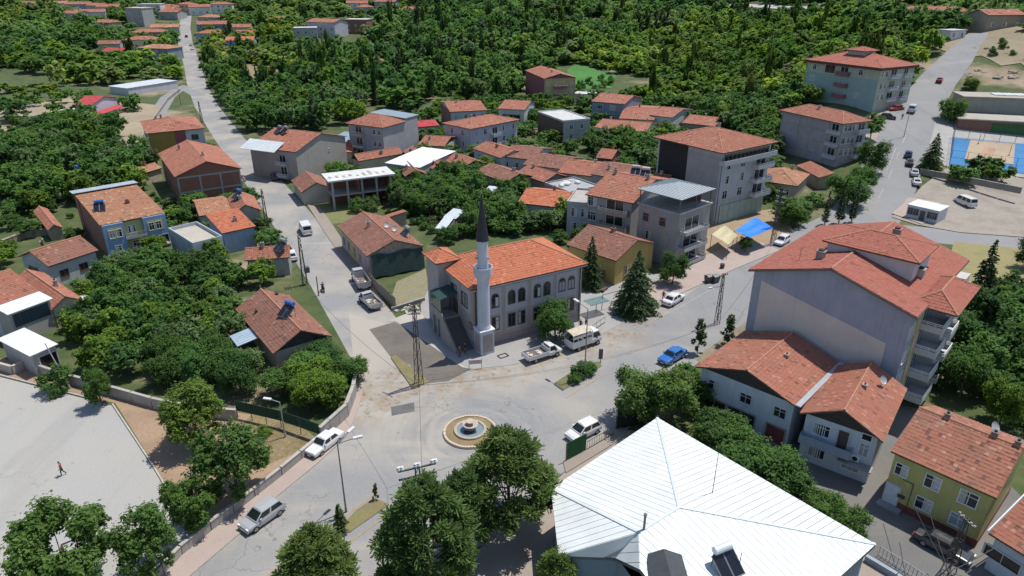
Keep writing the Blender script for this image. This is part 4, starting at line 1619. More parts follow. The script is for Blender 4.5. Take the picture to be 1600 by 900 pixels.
H = house('large orange roofed house with white sunroom cut by the left edge of the photo', (-95, 475), (0, 478), (62, 452), 5.0, 'gable', 'x', rise=1.9, over=.3, wall='pale', tile='mid', chim=0, seed=25) if False else house(
    'large orange roofed house with white sunroom cut by the left edge of the photo', 12.0, (-10, 480), (61, 455), 4.8, 'gable', 'y', rise=2.0, over=.3, wall='pale', tile='mid', chim=0, seed=25)
l, w = H.wl / 2, H.ww / 2
m = MB()
m.box(l - .1, l + 3.0, -w, w, -.3, 4.2)
sr = m.build('sunroom', stucco((.36, .34, .32), .3), H.root)
metal_sheet(H, [(l - .1, -w - .3), (l + 3.5, -w - .3), (l + 3.5, w + .3), (l - .1, w + .3)], [4.85, 4.45, 4.45, 4.85], 'sunroom_roof', (.72, .73, .74), rib=.9)
for i in range(5):
    y = -w + .3 + (2 * w - .6) * (i + .5) / 5
    g = MB()
    g.box(l + 2.98, l + 3.04, y - (w - .4) / 5, y + (w - .4) / 5, 2.2, 4.0)
    g.build('sunroom_pane', glass((.05, .07, .085)), sr)
H = house('small garage with a bright white flat sheet roof at the left edge by the lot', (-5, 530), (47, 557), (87, 537), 3.0, None, over=.3, wall='grey', cat='garage', name='garage', chim=0)
l, w = H.L / 2, H.W / 2
metal_sheet(H, [(-l, -w), (l, -w), (l, w), (-l, w)], [3.0, 3.0, 3.15, 3.15], 'roof', (.74, .75, .76), rib=2.2)
opening(H, 'R', .6, .1, 1.9, 2.2, name='garage_door', frame=(.4, .42, .45))
H = house('flat roofed pale blue annex with a parapet terrace beside the left road houses', (264, 362), (302, 386), (344, 372), 3.4, None, over=.0, wall=(.36, .43, .5), chim=0)
flat_roof(H, (.46, .42, .36), 0, .12, .6, rim=(.42, .46, .5))
wins(H, 'R', [.3, .7], 1.2, 1.0, 1.1)
H = house('bright orange roofed blue walled house behind the flat blue annex', (322, 345), (347, 365), (412, 362), 3.9, 'shedR', rise=1.2, over=.3, wall=(.25, .34, .45), tile='new', chim=1, seed=27)
H = house('brown tiled house above the blue annex with a grey gable', (300, 313), (311, 338), (362, 330), 3.4, 'gable', 'y', rise=1.2, over=.3, wall=(.4, .42, .44), tile='tan', chim=0, seed=28)
wins(H, 'R', [.3, .7], 1.3, .8, .9)
H = house('tiled house with a blue solar drum tight against the left road', (352, 312), (362, 335), (411, 332), 3.3, 'gable', 'x', rise=1.5, over=.3, wall=(.38, .34, .3), tile='mid', chim=1, seed=29)
solar(H, -1, -.6, R(20))
H = house('tiled roof with solar panel just above the left road garden', (335, 397), (382, 407), (453, 402), 3.2, 'gable', 'y', rise=1.3, over=.35, wall='grey', tile='mid', chim=1, seed=30)
solar(H, .6, 2.2, R(40), (.3, .3, .32))
H = house('bare brick block of two storeys with concrete frame on the left road', (247, 240), (273, 277), (372, 258), 6.6, 'gable', 'x', rise=2.4, over=.35, wall=brick, tile='mid', chim=2, seed=31)
l, w = H.wl / 2, H.ww / 2
m = MB()
for z in (3.1, 6.2):
    m.box(l - .02, l + .05, -w, w, z - .2, z + .15)
for y in (-w + .15, -w * .3, w * .35, w - .15):
    m.box(l - .02, l + .06, y - .17, y + .17, -.3, 6.4)
m.build('concrete_frame', CONC(), H.root)
for z in (.6, 3.3):
    for f in (.1, .3, .5, .7):
        balcony(H, 'K', f, z, 2.2, 1.1, (.5, .48, .46), .3, .4, (.6, .2, .2))
H = house('house with ochre, maroon and white painted front beside the branch road', (219, 190), (228, 209), (322, 202), 6.6, 'hip', rise=1.7, over=.4, wall=(.45, .47, .5), tile='mid', chim=2, seed=32)
panel(H, 'R', 0, .46, -.3, 6.4, stucco((.3, .2, .05), .2), .06)
panel(H, 'R', .46, .66, -.3, 6.4, stucco((.28, .08, .09), .2), .07)
wins(H, 'R', [.82], 3.8, 1.6, 1.3, (.2, .2, .2))
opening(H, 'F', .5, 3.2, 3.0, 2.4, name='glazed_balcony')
H = house('broken tiled shed roof between the left gardens', (52, 330), (75, 360), (95, 352), 2.2, 'gable', 'x', rise=.8, over=.2, wall='stone', tile='mid', chim=0, seed=33, cat='shed', name='shed')
H = house('small tiled house with pale lean-to behind the blue house', (205, 268), (218, 273), (254, 262), 2.8, 'gable', 'y', rise=1.0, over=.3, wall='cream', tile='tan', chim=1, seed=34)
H = house('little half roofed house with blue solar drum in the left gardens', (104, 272), (114, 286), (135, 276), 2.6, 'gable', 'x', rise=.7, over=.2, wall='cream', tile='tan', chim=0, seed=35)
solar(H, -1, 0, R(10))
H = house('small lilac house with dark red roof among the left orchards', (137, 157), (143, 164), (184, 152), 5.0, 'gable', 'x', rise=1.6, over=.4, wall='lilac', tile='pink', chim=0, seed=36)
l, w = H.L / 2, H.W / 2
t_ = deck_mesh([[(l, -w + 1, 2.6), (l + 2.5, -w + 1, 2.0), (l + 2.5, w - 1, 2.0), (l, w - 1, 2.6)]])
t_.build('porch_roof', [TILE['pink'](), WOOD()], H.root)
H = house('long white shed roof in the left orchards', (84, 174), (90, 178), (128, 171), 2.4, None, over=.2, wall='grey', cat='shed', name='shed', chim=0)
metal_sheet(H, [(-H.L / 2, -H.W / 2), (H.L / 2, -H.W / 2), (H.L / 2, H.W / 2), (-H.L / 2, H.W / 2)], [2.4, 2.4, 2.6, 2.6], 'roof', (.7, .7, .7))
H = house('long white roofed shed beside the branch road', (195, 131), (199, 138), (278, 127), 3.0, None, over=.2, wall='pale', cat='shed', name='shed', chim=0)
metal_sheet(H, [(-H.L / 2, -H.W / 2), (H.L / 2, -H.W / 2), (H.L / 2, H.W / 2), (-H.L / 2, H.W / 2)], [3.0, 3.0, 3.3, 3.3], 'roof', (.68, .7, .72))

# ------------------------------------------------------------------ houses between the left road and the mosque
H = house('long old house with brown tile roof and a dark green tarpaulin hung on its gable', (527, 353), (573, 401), (665, 387), 4.0, 'gable', 'x', rise=1.9, over=.4, wall=(.45, .4, .33), tile='brown', chim=1, gablemat=GREYWOOD, seed=41)
TARPH = H
wins(H, 'F', [.12, .3, .5, .7], 1.3, .8, 1.2, (.2, .2, .2))
panel(H, 'F', .62, 1.0, -.3, 3.9, stucco((.5, .36, .36), .5), .03)
panel(H, 'F', .3, .615, -.3, 3.9, stucco((.52, .42, .24), .5), .025)
dish(H, 1.5, 1.0)
dish(H, 3, 1.8)
solar(H, 4.4, 3.2, R(0), (.3, .3, .3))
m = MB()
l, w = H.wl / 2, H.ww / 2
n = 14
for i in range(n + 1):
    for j in range(7):
        y = -w + .3 + (2 * w) * i / n
        z = 3.9 - 3.6 * j / 6
        m.v.append((l + .25 + .55 * j / 6 + .12 * math.sin(i * 1.7 + j) + .07 * math.sin(3.1 * i), y, z + .15 * math.sin(i * .9)))
for i in range(n):
    for j in range(6):
        q = i * 7 + j
        m.f.append((q, q + 1, q + 8, q + 7))
        m.m.append(0)
        m.t.append(.5)
o = m.build('tarpaulin', plain((.022, .05, .047), .8, var=.25, name='green_tarpaulin'), smooth=True)
o.location, o.rotation_euler.z = H.root.location, H.rz
tag(o, 'dark green tarpaulin hanging over the gable end of the long old house', 'tarpaulin')
H = house('unfinished two storey concrete frame with white flat slab beside the left road', (497, 274), (514, 285), (616, 273), 6.2, None, over=.5, wall=(.3, .3, .3), name='building_shell', cat='building', chim=0)
H.wall.hide_render = False
bpy.data.objects.remove(H.wall)
l, w = H.wl / 2, H.ww / 2
m = MB()
for x in (-l + .2, l - .2):
    for i in range(5):
        y = -w + .2 + (2 * w - .4) * i / 4
        m.box(x - .2, x + .2, y - .2, y + .2, -.3, 6.15)
m.build('column', CONC(), H.root)
m = MB()
m.box(-l - .1, l + .1, -w - .1, w + .1, 2.95, 3.2)
m.build('floor_slab', CONC(), H.root)
m = MB()
m.box(-l - .7, l + .7, -w - .7, w + .7, 6.15, 6.45)
for i in range(9):
    m.box(-1 + rnd.uniform(-2, 2), rnd.uniform(1.1, 2), -w + i * w / 4.5, -w + i * w / 4.5 + .5, 6.45, 6.5 + .05 * rnd.random(), 1)
m.build('roof_slab', [stucco((.62, .62, .6), .5), stucco((.4, .34, .3))], H.root)
m = MB()
m.box(-l + .5, -l + .7, -w + .3, w - .3, -.3, 6.1)
m.box(-l + .8, l - .8, w - .4, w - .2, -.3, 6.1)
m.box(-l + .7, l - .4, -w * .1, -w * .1 + .2, -.3, 6.1)
m.build('inner_wall', brick(), H.root)
H = house('low brown tiled house between the road and the concrete frame', (455, 282), (471, 301), (516, 290), 2.9, 'gable', 'x', rise=1.7, over=.35, wall=(.44, .4, .34), tile='brown', chim=0, seed=43)
H = house('tall beige house with blank gable wall and solar panels on its roof', (436, 215), (462, 238), (542, 213), 7.2, 'gable', 'x', rise=2.6, over=.35, wall=(.37, .345, .315), tile='mid', chim=0, seed=44)
wins(H, 'R', [.62], 8.2, .5, .5, bars=0)
wins(H, 'R', [.64], 5.0, .5, .5, bars=0)
for x in (-4, -2.2):
    solar(H, x, -2.0, R(-20), (.3, .3, .32))
for z in (1.0, 3.9):
    balcony(H, 'F', .7, z, 3, 1.2, (.4, .42, .46), .5, .3)
l, w = H.L / 2, H.W / 2
metal_sheet(H, [(-l - 1, -w - 1.6), (l - 5, -w - 1.6), (l - 5, -w + 2.2), (-l - 1, -w + 2.2)], [7.0, 7.0, 8.6, 8.6], 'annex_roof', (.6, .64, .65))
H = house('orange roofed low house next to the tall beige gable on the left road', (402, 219), (423, 253), (462, 238), 3.4, 'gable', 'x', rise=1.6, over=.3, wall=(.36, .31, .25), tile='mid', chim=1, seed=45)
wins(H, 'F', [.2, .5, .8], 1.2, .9, 1.1, (.3, .3, .3))
H = house('grey three storey block, half tiled and half blue metal roof', (563, 187), (598, 200), (656, 184), 9.6, None, over=.45, wall=(.34, .345, .36), chim=0)
l, w = H.L / 2, H.W / 2
H.planes, rg = roof_planes('hip', H.L, H.W * .62, 9.6, 2.2, 'y')
sh = lambda q: (q[0], q[1] - H.W * .19, q[2])
H.planes = [[sh(q) for q in p] for p in H.planes]
build_roof(H.root, H.planes, [(sh(a), sh(c)) for a, c in rg], 'mid', H.dist, 46)
metal_sheet(H, [(l - .3, w * .24), (l - .3, w), (-l, w), (-l, w * .24)], [10.4, 10.4, 10.9, 10.9], 'metal_roof', (.3, .38, .42), rib=.8)
m = MB()
m.box(-l + .4, l - .5, w * .3, w - .3, 9.5, 10.35)
m.build('attic', stucco((.3, .3, .3)), H.root)
for z in (1, 4, 7):
    balcony(H, 'F', .3, z, 3.4, 1.2, (.4, .4, .42), .5, .4, (.4, .4, .42))
    wins(H, 'F', [.75, .9], z + .6, .9, 1.2)
H = house('small house with a bright crimson roof in the town centre', (652, 199), (687, 196), 4.5, 3.2, 'shedF', rise=1.0, over=.3, wall='buff', tile='pink', chim=0)
H = house('white walled house with brick rear and tile roof on the wood edge', (687, 159), (703, 175), (751, 164), 6.4, 'gable', 'y', rise=1.3, over=.3, wall=(.5, .5, .5), tile='mid', chim=1, seed=48)
wins(H, 'R', [.15, .4, .65, .88], [1.2, 4.2], 1.0, 1.2)
panel(H, 'F', 0, 1, -.3, 6.3, brick(), .03)
H = house('wide lilac house of two storeys with broad orange roof', (715, 188), (735, 202), (812, 187), 6.4, 'hip', rise=1.5, over=.5, wall='lilac', tile='mid', chim=1, seed=49)
wins(H, 'R', [.12, .3, .7, .9], [1.1, 4.1], 1.0, 1.4)
wins(H, 'F', [.3, .7], [1.1, 4.1], 1.0, 1.4)
for z in (.4, 3.3):
    balcony(H, 'R', .5, z, 3.2, 1.3, (.46, .44, .48), .6, .2)
H = house('little lilac house below the wide lilac house', (758, 221), (742, 233), (783, 247), 3.6, 'gable', 'x', rise=1.2, over=.3, wall=(.5, .5, .55), tile='mid', chim=1, seed=50) if False else house(
    'little lilac house below the wide lilac house', (738, 232), (782, 247), (803, 232), 3.6, 'gable', 'x', rise=1.3, over=.3, wall=(.5, .5, .55), tile='mid', chim=1, seed=50)
wins(H, 'F', [.2, .5, .8], 1.3, .8, 1.2)
H = house('building under a big plain white membrane roof in the town centre', (624, 246), (656, 262), (713, 239), 4.0, None, over=.2, wall='grey', chim=0)
l, w = H.L / 2, H.W / 2
metal_sheet(H, [(-l, -w), (l, -w), (l, w), (-l, w)], [4.0, 4.0, 4.5, 4.5], 'roof', (.72, .73, .72), rib=6)
for lab, A, B, C, h, ax, ti, wa in (
        ('long orange roof left of the white membrane roof', (556, 246), (560, 252), (630, 240), 3.0, 'y', 'mid', 'cream'),
        ('small brown roof below the white membrane roof, left one', (620, 262), (633, 276), (660, 265), 2.8, 'x', 'brown', 'stone'),
        ('small tiled roof below the white membrane roof with a dark open gable', (665, 262), (677, 264), (700, 256), 2.8, 'x', 'mid', 'grey'),
        ('orange roof right of the white membrane roof', (692, 250), (724, 262), (752, 252), 3.0, 'x', 'mid', 'cream'),
        ('faded brown roof above the garden trees near the minaret', (742, 268), (790, 285), (812, 268), 3.0, 'x', 'brown', 'cream'),
        ('small brown roofed house tucked below the tall grey block', (668, 217), (694, 229), (716, 214), 3.2, 'x', 'mid', 'buff'),
        ('orange roof leaning on the grey three storey block', (540, 232), (550, 238), (568, 226), 3.0, 'x', 'new', 'cream'),
        ('brown roof in front of the grey three storey block', (630, 240), (640, 246), (655, 236), 2.6, 'y', 'brown', 'grey')):
    H = house(lab, A, B, C, h, 'gable', ax, rise=1.3, over=.3, wall=wa, tile=ti, chim=1, gablemat=DARKGABLE)
H = house('low house with blue metal roof behind the tall beige gable', (530, 212), (540, 222), (567, 210), 4.2, None, over=.2, wall=(.4, .4, .36), chim=0)
l, w = H.L / 2, H.W / 2
metal_sheet(H, [(-l, -w), (l, -w), (l, w), (-l, w)], [4.2, 4.2, 4.7, 4.7], 'roof', (.27, .35, .42))
for lab, A, B, C in (('tin shed with slanting pale roof in the garden behind the mosque', (684, 353), (696, 358), (712, 342)), ('tiny tiled shed in the garden behind the mosque', (700, 335), (712, 342), (728, 333)),
                     ('red tiled lean-to behind the long old house', (585, 342), (590, 345), (636, 335)), ('small pale sheet roof by the garden wall', (757, 300), (768, 305), (780, 296))):
    H = house(lab, A, B, C, 2.3, None if 'tin' in lab or 'pale' in lab else 'shedF', rise=.6, over=.15, wall='stone', tile='mid', chim=0, cat='shed', name='shed')
    if not H.planes:
        l, w = H.L / 2, H.W / 2
        metal_sheet(H, [(-l, -w), (l, -w), (l, w), (-l, w)], [2.3, 2.3, 2.9, 2.9], 'roof', (.55, .6, .65))

# ------------------------------------------------------------------ centre and right of the mosque
H = house('ochre single storey house behind the two conifers beside the mosque', (880, 384), (963, 408), (1026, 380), 4.4, 'gable', 'x', rise=2.0, over=.35, wall=(.45, .33, .11), tile='brown', chim=1, seed=61)
wins(H, 'R', [.3, .7], 1.2, 1.1, 1.4, (.25, .2, .15))
opening(H, 'F', .7, .6, 1.6, 1.3, name='shuttered_window', frame=(.2, .15, .1))
H = house('three storey house with orange roof, ivy and a long balcony', (924, 299), (989, 318), (1055, 281), 8.3, 'gable', 'x', rise=2.2, over=.35, wall=(.36, .34, .34), tile='mid', chim=0, seed=62)
wins(H, 'F', [.12], [1.0, 3.7, 6.4], 1.6, 1.5, (.6, .62, .66), bars=2)
for z in (3.2, 5.9):
    balcony(H, 'F', .64, z, 5.6, 1.4, (.35, .28, .26), .6, .3, (.3, .3, .32))
wins(H, 'F', [.55, .8], .9, 1.0, 1.4)
solar(H, 2.0, 1.2, R(15), (.5, .52, .55))
solar(H, -1.0, 3.4, R(15), (.5, .52, .55))
for x in (-3.2, 3.4):
    chimney(H, x, -.6, roof_z(H, x, -.6), .5, .9)
H = house('grey unplastered four storey house with a blue-grey metal terrace roof', (990, 320), (1062, 336), (1112, 318), 9.3, None, over=.1, wall=(.335, .315, .305), chim=0)
flat_roof(H, (.4, .38, .36), .25, .2)
l, w = H.L / 2, H.W / 2
wins(H, 'F', [.2, .62], [6.6], 1.2, 1.4, (.33, .31, .3), bars=0)
wins(H, 'F', [.3, .68], [3.6], 1.0, 1.4, (.55, .5, .3))
for z in (.5, 3.2, 6.0):
    balcony(H, 'R', .42, z, 6.6, 1.4, (.42, .42, .43), .4, .35, (.2, .2, .22))
m = MB()
for x, y in ((-l + .2, -w + .2), (0, -w + .2), (l - .2, -w + .2), (l - .2, 0), (l - .2, w - .2), (-l + .2, w - .2), (0, w - .2)):
    m.box(x - .07, x + .07, y - .07, y + .07, 9.5, 12.0)
for zz in (10.0, 10.5):
    m.bar((-l + .2, -w + .2, zz), (l - .2, -w + .2, zz), .06)
    m.bar((l - .2, -w + .2, zz), (l - .2, w - .2, zz), .06)
m.build('terrace_post', STEEL(), H.root)
pl, rg = roof_planes('hip', H.L + .6, H.W + .6, 11.9, 1.1, 'x')
rf = deck_mesh(pl).build('terrace_roof', [plain((.33, .37, .39), .5, .2, var=.06, name='grey_sheet'), STEEL()], H.root)
m = MB()
for p in pl:
    P = [Vector(q) for q in p]
    n = int((P[1] - P[0]).length / .6)
    e = (P[1] - P[0]).normalized()
    for i in range(1, n):
        a = P[0] + (P[1] - P[0]) * i / n
        d = (P[1] - P[0]).length
        t_ = i / n
        hgt = min(t_, 1 - t_) * d / (min(H.L, H.W) / 2 + .3)
        up = (P[2] + P[3 if len(P) > 3 else 2]) / 2 - (P[0] + P[1]) / 2
        up -= e * up.dot(e)
        m.bar(a + Vector((0, 0, .03)), a + up * min(1, hgt) + Vector((0, 0, .03)), .05)
m.build('roof_seam', plain((.3, .34, .36), .5, .2, name='seam'), rf)
m = MB()
m.box(-l + 1, l - 1.5, w - 1.2, w - 1, 9.5, 11.9)
m.build('terrace_wall', brick(), H.root)

H = house('tall pale grey block with broad tiled hip roof and an open dark rear half', (1020, 214), (1130, 240), (1203, 219), 14.3, 'hip', rise=2.4, over=.9, wall=(.43, .44, .46), tile='mid', cat='apartment block', name='apartment_block', chim=1, seed=64)
l, w = H.wl / 2, H.ww / 2
panel(H, 'F', .5, .985, -.3, 13.2, stucco((.36, .35, .35), .4), .05)
panel(H, 'F', .03, .49, 4.0, 14.0, plain((.028, .027, .028), .95, var=.3, name='dark_storey_shade'), .12, 'shaded_storey_panel')  # flat dark panel: its colour paints the shade of the open unfinished storeys
wins(H, 'R', [.15, .45], [4.9, 7.8, 10.6], 1.3, 1.5, (.6, .6, .6))
m = MB()
m.box(l - .02, l + .1, -w + .3, -w + .42, .2, 13.2)
m.build('downpipe', plain((.1, .14, .2), .5, name='pipe'), H.root)
for z in (4.2, 7.1, 9.9):
    balcony(H, 'R', .82, z, 5.0, 1.6, (.5, .5, .52), .6, .3, (.35, .36, .38))
balcony(H, 'R', .5, 12.0, H.ww + 1.0, 1.3, (.45, .45, .47), .75, 0, back=False)
opening(H, 'R', .5, 12.2, H.ww * .9, 1.4, name='attic_glazing')
panel(H, 'R', .08, .96, .1, 3.6, stucco((.3, .4, .36), .3), .25, 'glazed_ground_floor')
m = MB()
for i in range(9):
    y = -w + .3 + (2 * w - .8) * i / 8
    m.box(l + .24, l + .34, y - .05, y + .05, .1, 4.6)
m.box(l + .24, l + .34, -w + .3, w - .4, 4.5, 4.6)
m.build('shop_frame', plain((.35, .42, .38), .6, name='green_frame'), H.root)

H = house('three storey pinkish grey block with exposed concrete frame and curved balconies', (1218, 173), (1318, 194), (1363, 177), 10.6, 'hip', rise=1.9, over=.6, wall=(.37, .335, .35), tile='mid', cat='apartment block', name='apartment_block', chim=1, seed=65)
l, w = H.wl / 2, H.ww / 2
m = MB()
for z in (2.0, 4.9, 7.8):
    m.box(-l, l, -w - .06, -w + .02, z, z + .35)
for f in (0, .3, .5, .78):
    x = -l + .2 + f * 2 * l
    m.box(x - .2, x + .2, -w - .07, -w + .02, -.3, 10.4)
m.build('concrete_frame', CONC(), H.root)
for z in (2.2, 5.1, 8.0):
    balcony(H, 'F', .9, z, 3.4, 1.0, (.45, .47, .5), .6, .25, (.5, .55, .6))
    balcony(H, 'R', .75, z, 3.6, 1.2, (.45, .46, .48), .6, .25)
    wins(H, 'R', [.12, .3, .48], z + .6, 1.0, 1.4)
H = house('four storey pale green and cream block with brown roof edge, farthest right', (1257, 96), (1378, 107), (1410, 83), 12.2, 'hip', rise=2.6, over=.7, wall=(.4, .42, .34), tile='red', cat='apartment block', name='apartment_block', chim=1, seed=66)
panel(H, 'F', 0, 1, -.3, 8.9, stucco((.27, .37, .36), .2), .05)
wins(H, 'F', [.1], [3.6, 6.6, 9.7], 1.8, 1.4, bars=2)
wins(H, 'F', [.76], [3.6, 9.7], 1.2, 1.4, out=.05)
for z in (3.2, 6.2, 9.3):
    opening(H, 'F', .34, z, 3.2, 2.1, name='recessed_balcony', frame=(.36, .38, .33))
    balcony(H, 'F', .54, z - .1, 4.0, 1.2, (.24, .1, .12), .8, .2, (.3, .2, .22))
    balcony(H, 'R', .4, z, 4.0, 1.2, (.5, .52, .56), .5, .4, (.7, .72, .76))
    balcony(H, 'R', .75, z, 3.0, 1.2, (.5, .52, .56), .5, .4, (.7, .72, .76))
    wins(H, 'R', [.1, .2], z + .4, .9, 1.4)
l, w = H.L / 2, H.W / 2
m = MB()
m.box(-l, l, -w, w, 11.55, 12.05)
m.build('eave_band', plain((.1, .03, .03), .7, name='brown_band'), H.root)
m = MB()
m.box(-l * .25, l * .2, -2, 2.5, 13.2, 15.6)
q = m.build('stair_head', stucco((.4, .4, .38)), H.root)
pl, rg = roof_planes('hip', l * .55, 6, 15.5, .9, 'x')
mv = lambda p: (p[0] - l * .02, p[1] + .2, p[2])
build_roof(q, [[mv(v) for v in p] for p in pl], [(mv(a), mv(c)) for a, c in rg], 'red', H.dist, 67)
H = house('old house with pale mottled tan tiles between the grey blocks', (1182, 277), (1246, 291), (1266, 270), 3.6, 'hip', rise=1.9, over=.35, wall=(.38, .34, .28), tile='tan', chim=1, seed=68)
wins(H, 'F', [.2, .5, .8], 1.2, .9, 1.2)
H = house('red tiled lean-to under the pinkish grey block', (1244, 256), (1280, 278), (1298, 273), 2.8, 'shedF', rise=1.0, over=.3, wall='stone', tile='mid', chim=0, seed=69)

H = house('maroon and yellow apartment house standing alone before the wood', (820, 110), (850, 123), (890, 117), 10.2, 'gable', 'x', rise=1.6, over=.3, wall=(.25, .085, .09), tile='mid', cat='apartment block', name='apartment_block', chim=2, seed=70)
panel(H, 'R', 0, 1, -.3, 10.1, stucco((.46, .37, .18), .2), .04)
for z in (1.2, 4.0, 6.8):
    balcony(H, 'R', .5, z, 5, 1.3, (.3, .12, .13), .6, .3)
    wins(H, 'R', [.12, .88], z + .8, .9, 1.3)
H = house('white house with triangular gable left of the maroon apartment house', (786, 165), (820, 172), (840, 160), 4.4, 'gable', 'x', rise=1.6, over=.3, wall=(.52, .54, .56), tile='mid', chim=0, seed=71)
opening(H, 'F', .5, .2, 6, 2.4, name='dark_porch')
H = house('two storey blue-grey house with tile roof at the wood edge', (927, 157), (976, 163), (1003, 152), 6.3, 'gable', 'x', rise=1.6, over=.3, wall=(.2, .25, .31), tile='mid', chim=1, seed=72)
wins(H, 'F', [.25, .65], [1.1, 4.1], 1.8, 1.4, bars=2)
H = house('dark brown walled flat roofed building with white rim', (840, 176), (880, 191), (922, 187), 6.0, None, over=.1, wall=(.35, .35, .36), chim=0, seed=73)
flat_roof(H, (.55, .55, .53), .1, .2, .3)
panel(H, 'F', 0, 1, -.3, 6.1, stucco((.13, .085, .06), .3), .04)
wins(H, 'R', [.3, .7], [1.2, 3.8], 1, 1.2)
for lab, A, B, C, h, ax, ti, wa, nw in (
        ('tiled roof right of the blue-grey house', (972, 178), (1022, 188), (1032, 166), 3.4, 'x', 'mid', 'cream', 0),
        ('white house with three windows at the wood edge', (1020, 178), (1050, 184), (1084, 170), 4.2, 'x', 'mid', 'white', 3),
        ('last tiled house before the wood, right of the white one', (1080, 186), (1117, 197), (1139, 178), 3.4, 'x', 'mid', 'stone', 0),
        ('double tiled roofs with a dark open loft, left one', (928, 199), (958, 202), (982, 190), 3.2, 'x', 'mid', 'white', 2),
        ('double tiled roofs with a dark open loft, right one', (962, 200), (1010, 206), (1026, 193), 3.2, 'x', 'mid', 'white', 2),
        ('lilac row house with brown roof left of the centre yard', (790, 240), (833, 250), (865, 232), 3.6, 'x', 'brown', 'lilac', 3),
        ('row house with weathered roof in the middle of the row', (830, 250), (882, 265), (912, 247), 3.6, 'x', 'brown', 'pale', 4),
        ('row house with maroon base and white windows', (882, 262), (928, 276), (955, 255), 3.6, 'x', 'mid', 'cream', 3),
        ('small brown pavilion roof in the centre gardens', (937, 242), (956, 249), (972, 238), 3.2, 'x', 'mid', 'maroon', 0),
        ('long brown roof right of the row houses', (935, 266), (985, 282), (1020, 262), 4.2, 'x', 'brown', 'grey', 3),
        ('orange roof behind the tall grey block', (1018, 283), (1040, 290), (1056, 280), 6.0, 'x', 'mid', 'grey', 0),
        ('low orange roof by the cluttered flat roof', (822, 305), (880, 325), (904, 300), 3.0, 'x', 'new', 'pale', 2),
        ('brown roof left of the cluttered flat roof', (806, 270), (850, 285), (875, 272), 2.8, 'x', 'mid', 'stone', 0)):
    H = house(lab, A, B, C, h, 'gable', ax, rise=1.4, over=.3, wall=wa, tile=ti, chim=1,
              F=(nw, [1.2], dict(w=.8, h=1.2)) if nw else None, plinth=((.2, .06, .06), 1.0) if 'maroon' in lab else None)
H = house('flat roof cluttered with white sacks between tiled roofs', (850, 288), (890, 303), (930, 290), 3.2, None, over=.1, wall='grey', chim=0)
flat_roof(H, (.36, .37, .38), 0, .15, .3)
for i in range(14):
    m = MB()
    s_ = rnd.uniform(.35, .7)
    m.lathe([(0, 0), (s_, 0.02), (s_ * 1.1, s_ * .5), (s_ * .7, s_ * .9), (0, s_)], 8)
    o = m.build('sack', plain((.6, .6, .58), .9, name='sack_cloth'), smooth=True)
    o.location = H.root.matrix_basis @ Vector((rnd.uniform(-.7, .1) * H.wl / 2, rnd.uniform(-.7, .7) * H.ww / 2, 3.36))
    tag(o, 'whitish sack lying on the cluttered flat roof', 'sack', 'sacks on the cluttered flat roof')
H = house('small flat terrace house with rooftop plants left of the ivy house', (890, 312), (925, 322), (938, 300), 6.0, None, over=.1, wall=(.37, .39, .42), chim=0)
flat_roof(H, (.42, .4, .38), .1, .15, .4)
wins(H, 'F', [.3, .7], [1.0, 3.8], 1.0, 1.5, (.6, .6, .64))

# site hut, depot and sports buildings on the right
H = house('white site office hut with flat roof at the right junction', (1418, 320), (1468, 331), (1489, 324), 2.7, None, over=.1, wall=(.56, .57, .6), name='site_hut', cat='hut', chim=0)
flat_roof(H, (.66, .66, .66), .15, .15)
wins(H, 'F', [.12, .3, .75, .9], 1.0, .9, 1.2, (.25, .28, .34))
door(H, 'F', .52, 1.0, 2.1, (.08, .08, .09))
H = house('long flat roofed depot of brick and green sheet beside the sports court', (1503, 172), (1590, 190), (1660, 150), 4.4, None, over=.2, wall=brick, name='depot', cat='depot', chim=0) if False else house(
    'long flat roofed depot of brick and green sheet beside the sports court', (1501, 178), (1680, 196), 9, 4.0, None, over=.2, wall=brick, name='depot', cat='depot', chim=0)
flat_roof(H, (.4, .37, .32), .4, .3)
panel(H, 'F', .3, 1.0, .2, 3.4, plain((.02, .1, .03), .6, name='green_sheet'), .08, 'green_sheet')
H = house('rear depot building with stacked white panels on its flat roof', (1508, 148), (1690, 158), 9, 4.6, None, over=.2, wall=(.38, .35, .31), name='depot', cat='depot', chim=0)
flat_roof(H, (.4, .36, .3), .4, .3)
for i in range(9):
    m = MB()
    m.box(-.55, .55, -2.0, 2.0, 0, .25)
    o = m.build('sheet_stack', plain((.66, .68, .7), .45, name='white_sheet'))
    o.location = H.root.matrix_basis @ Vector((-H.wl / 2 + 9 + i * 1.35, .5 + .3 * (i % 2), 4.92))
    o.rotation_euler.z = H.rz
    tag(o, 'stack of white sheet panels lying on the rear depot roof', 'sheet panels', 'white sheet panels on the depot roof')

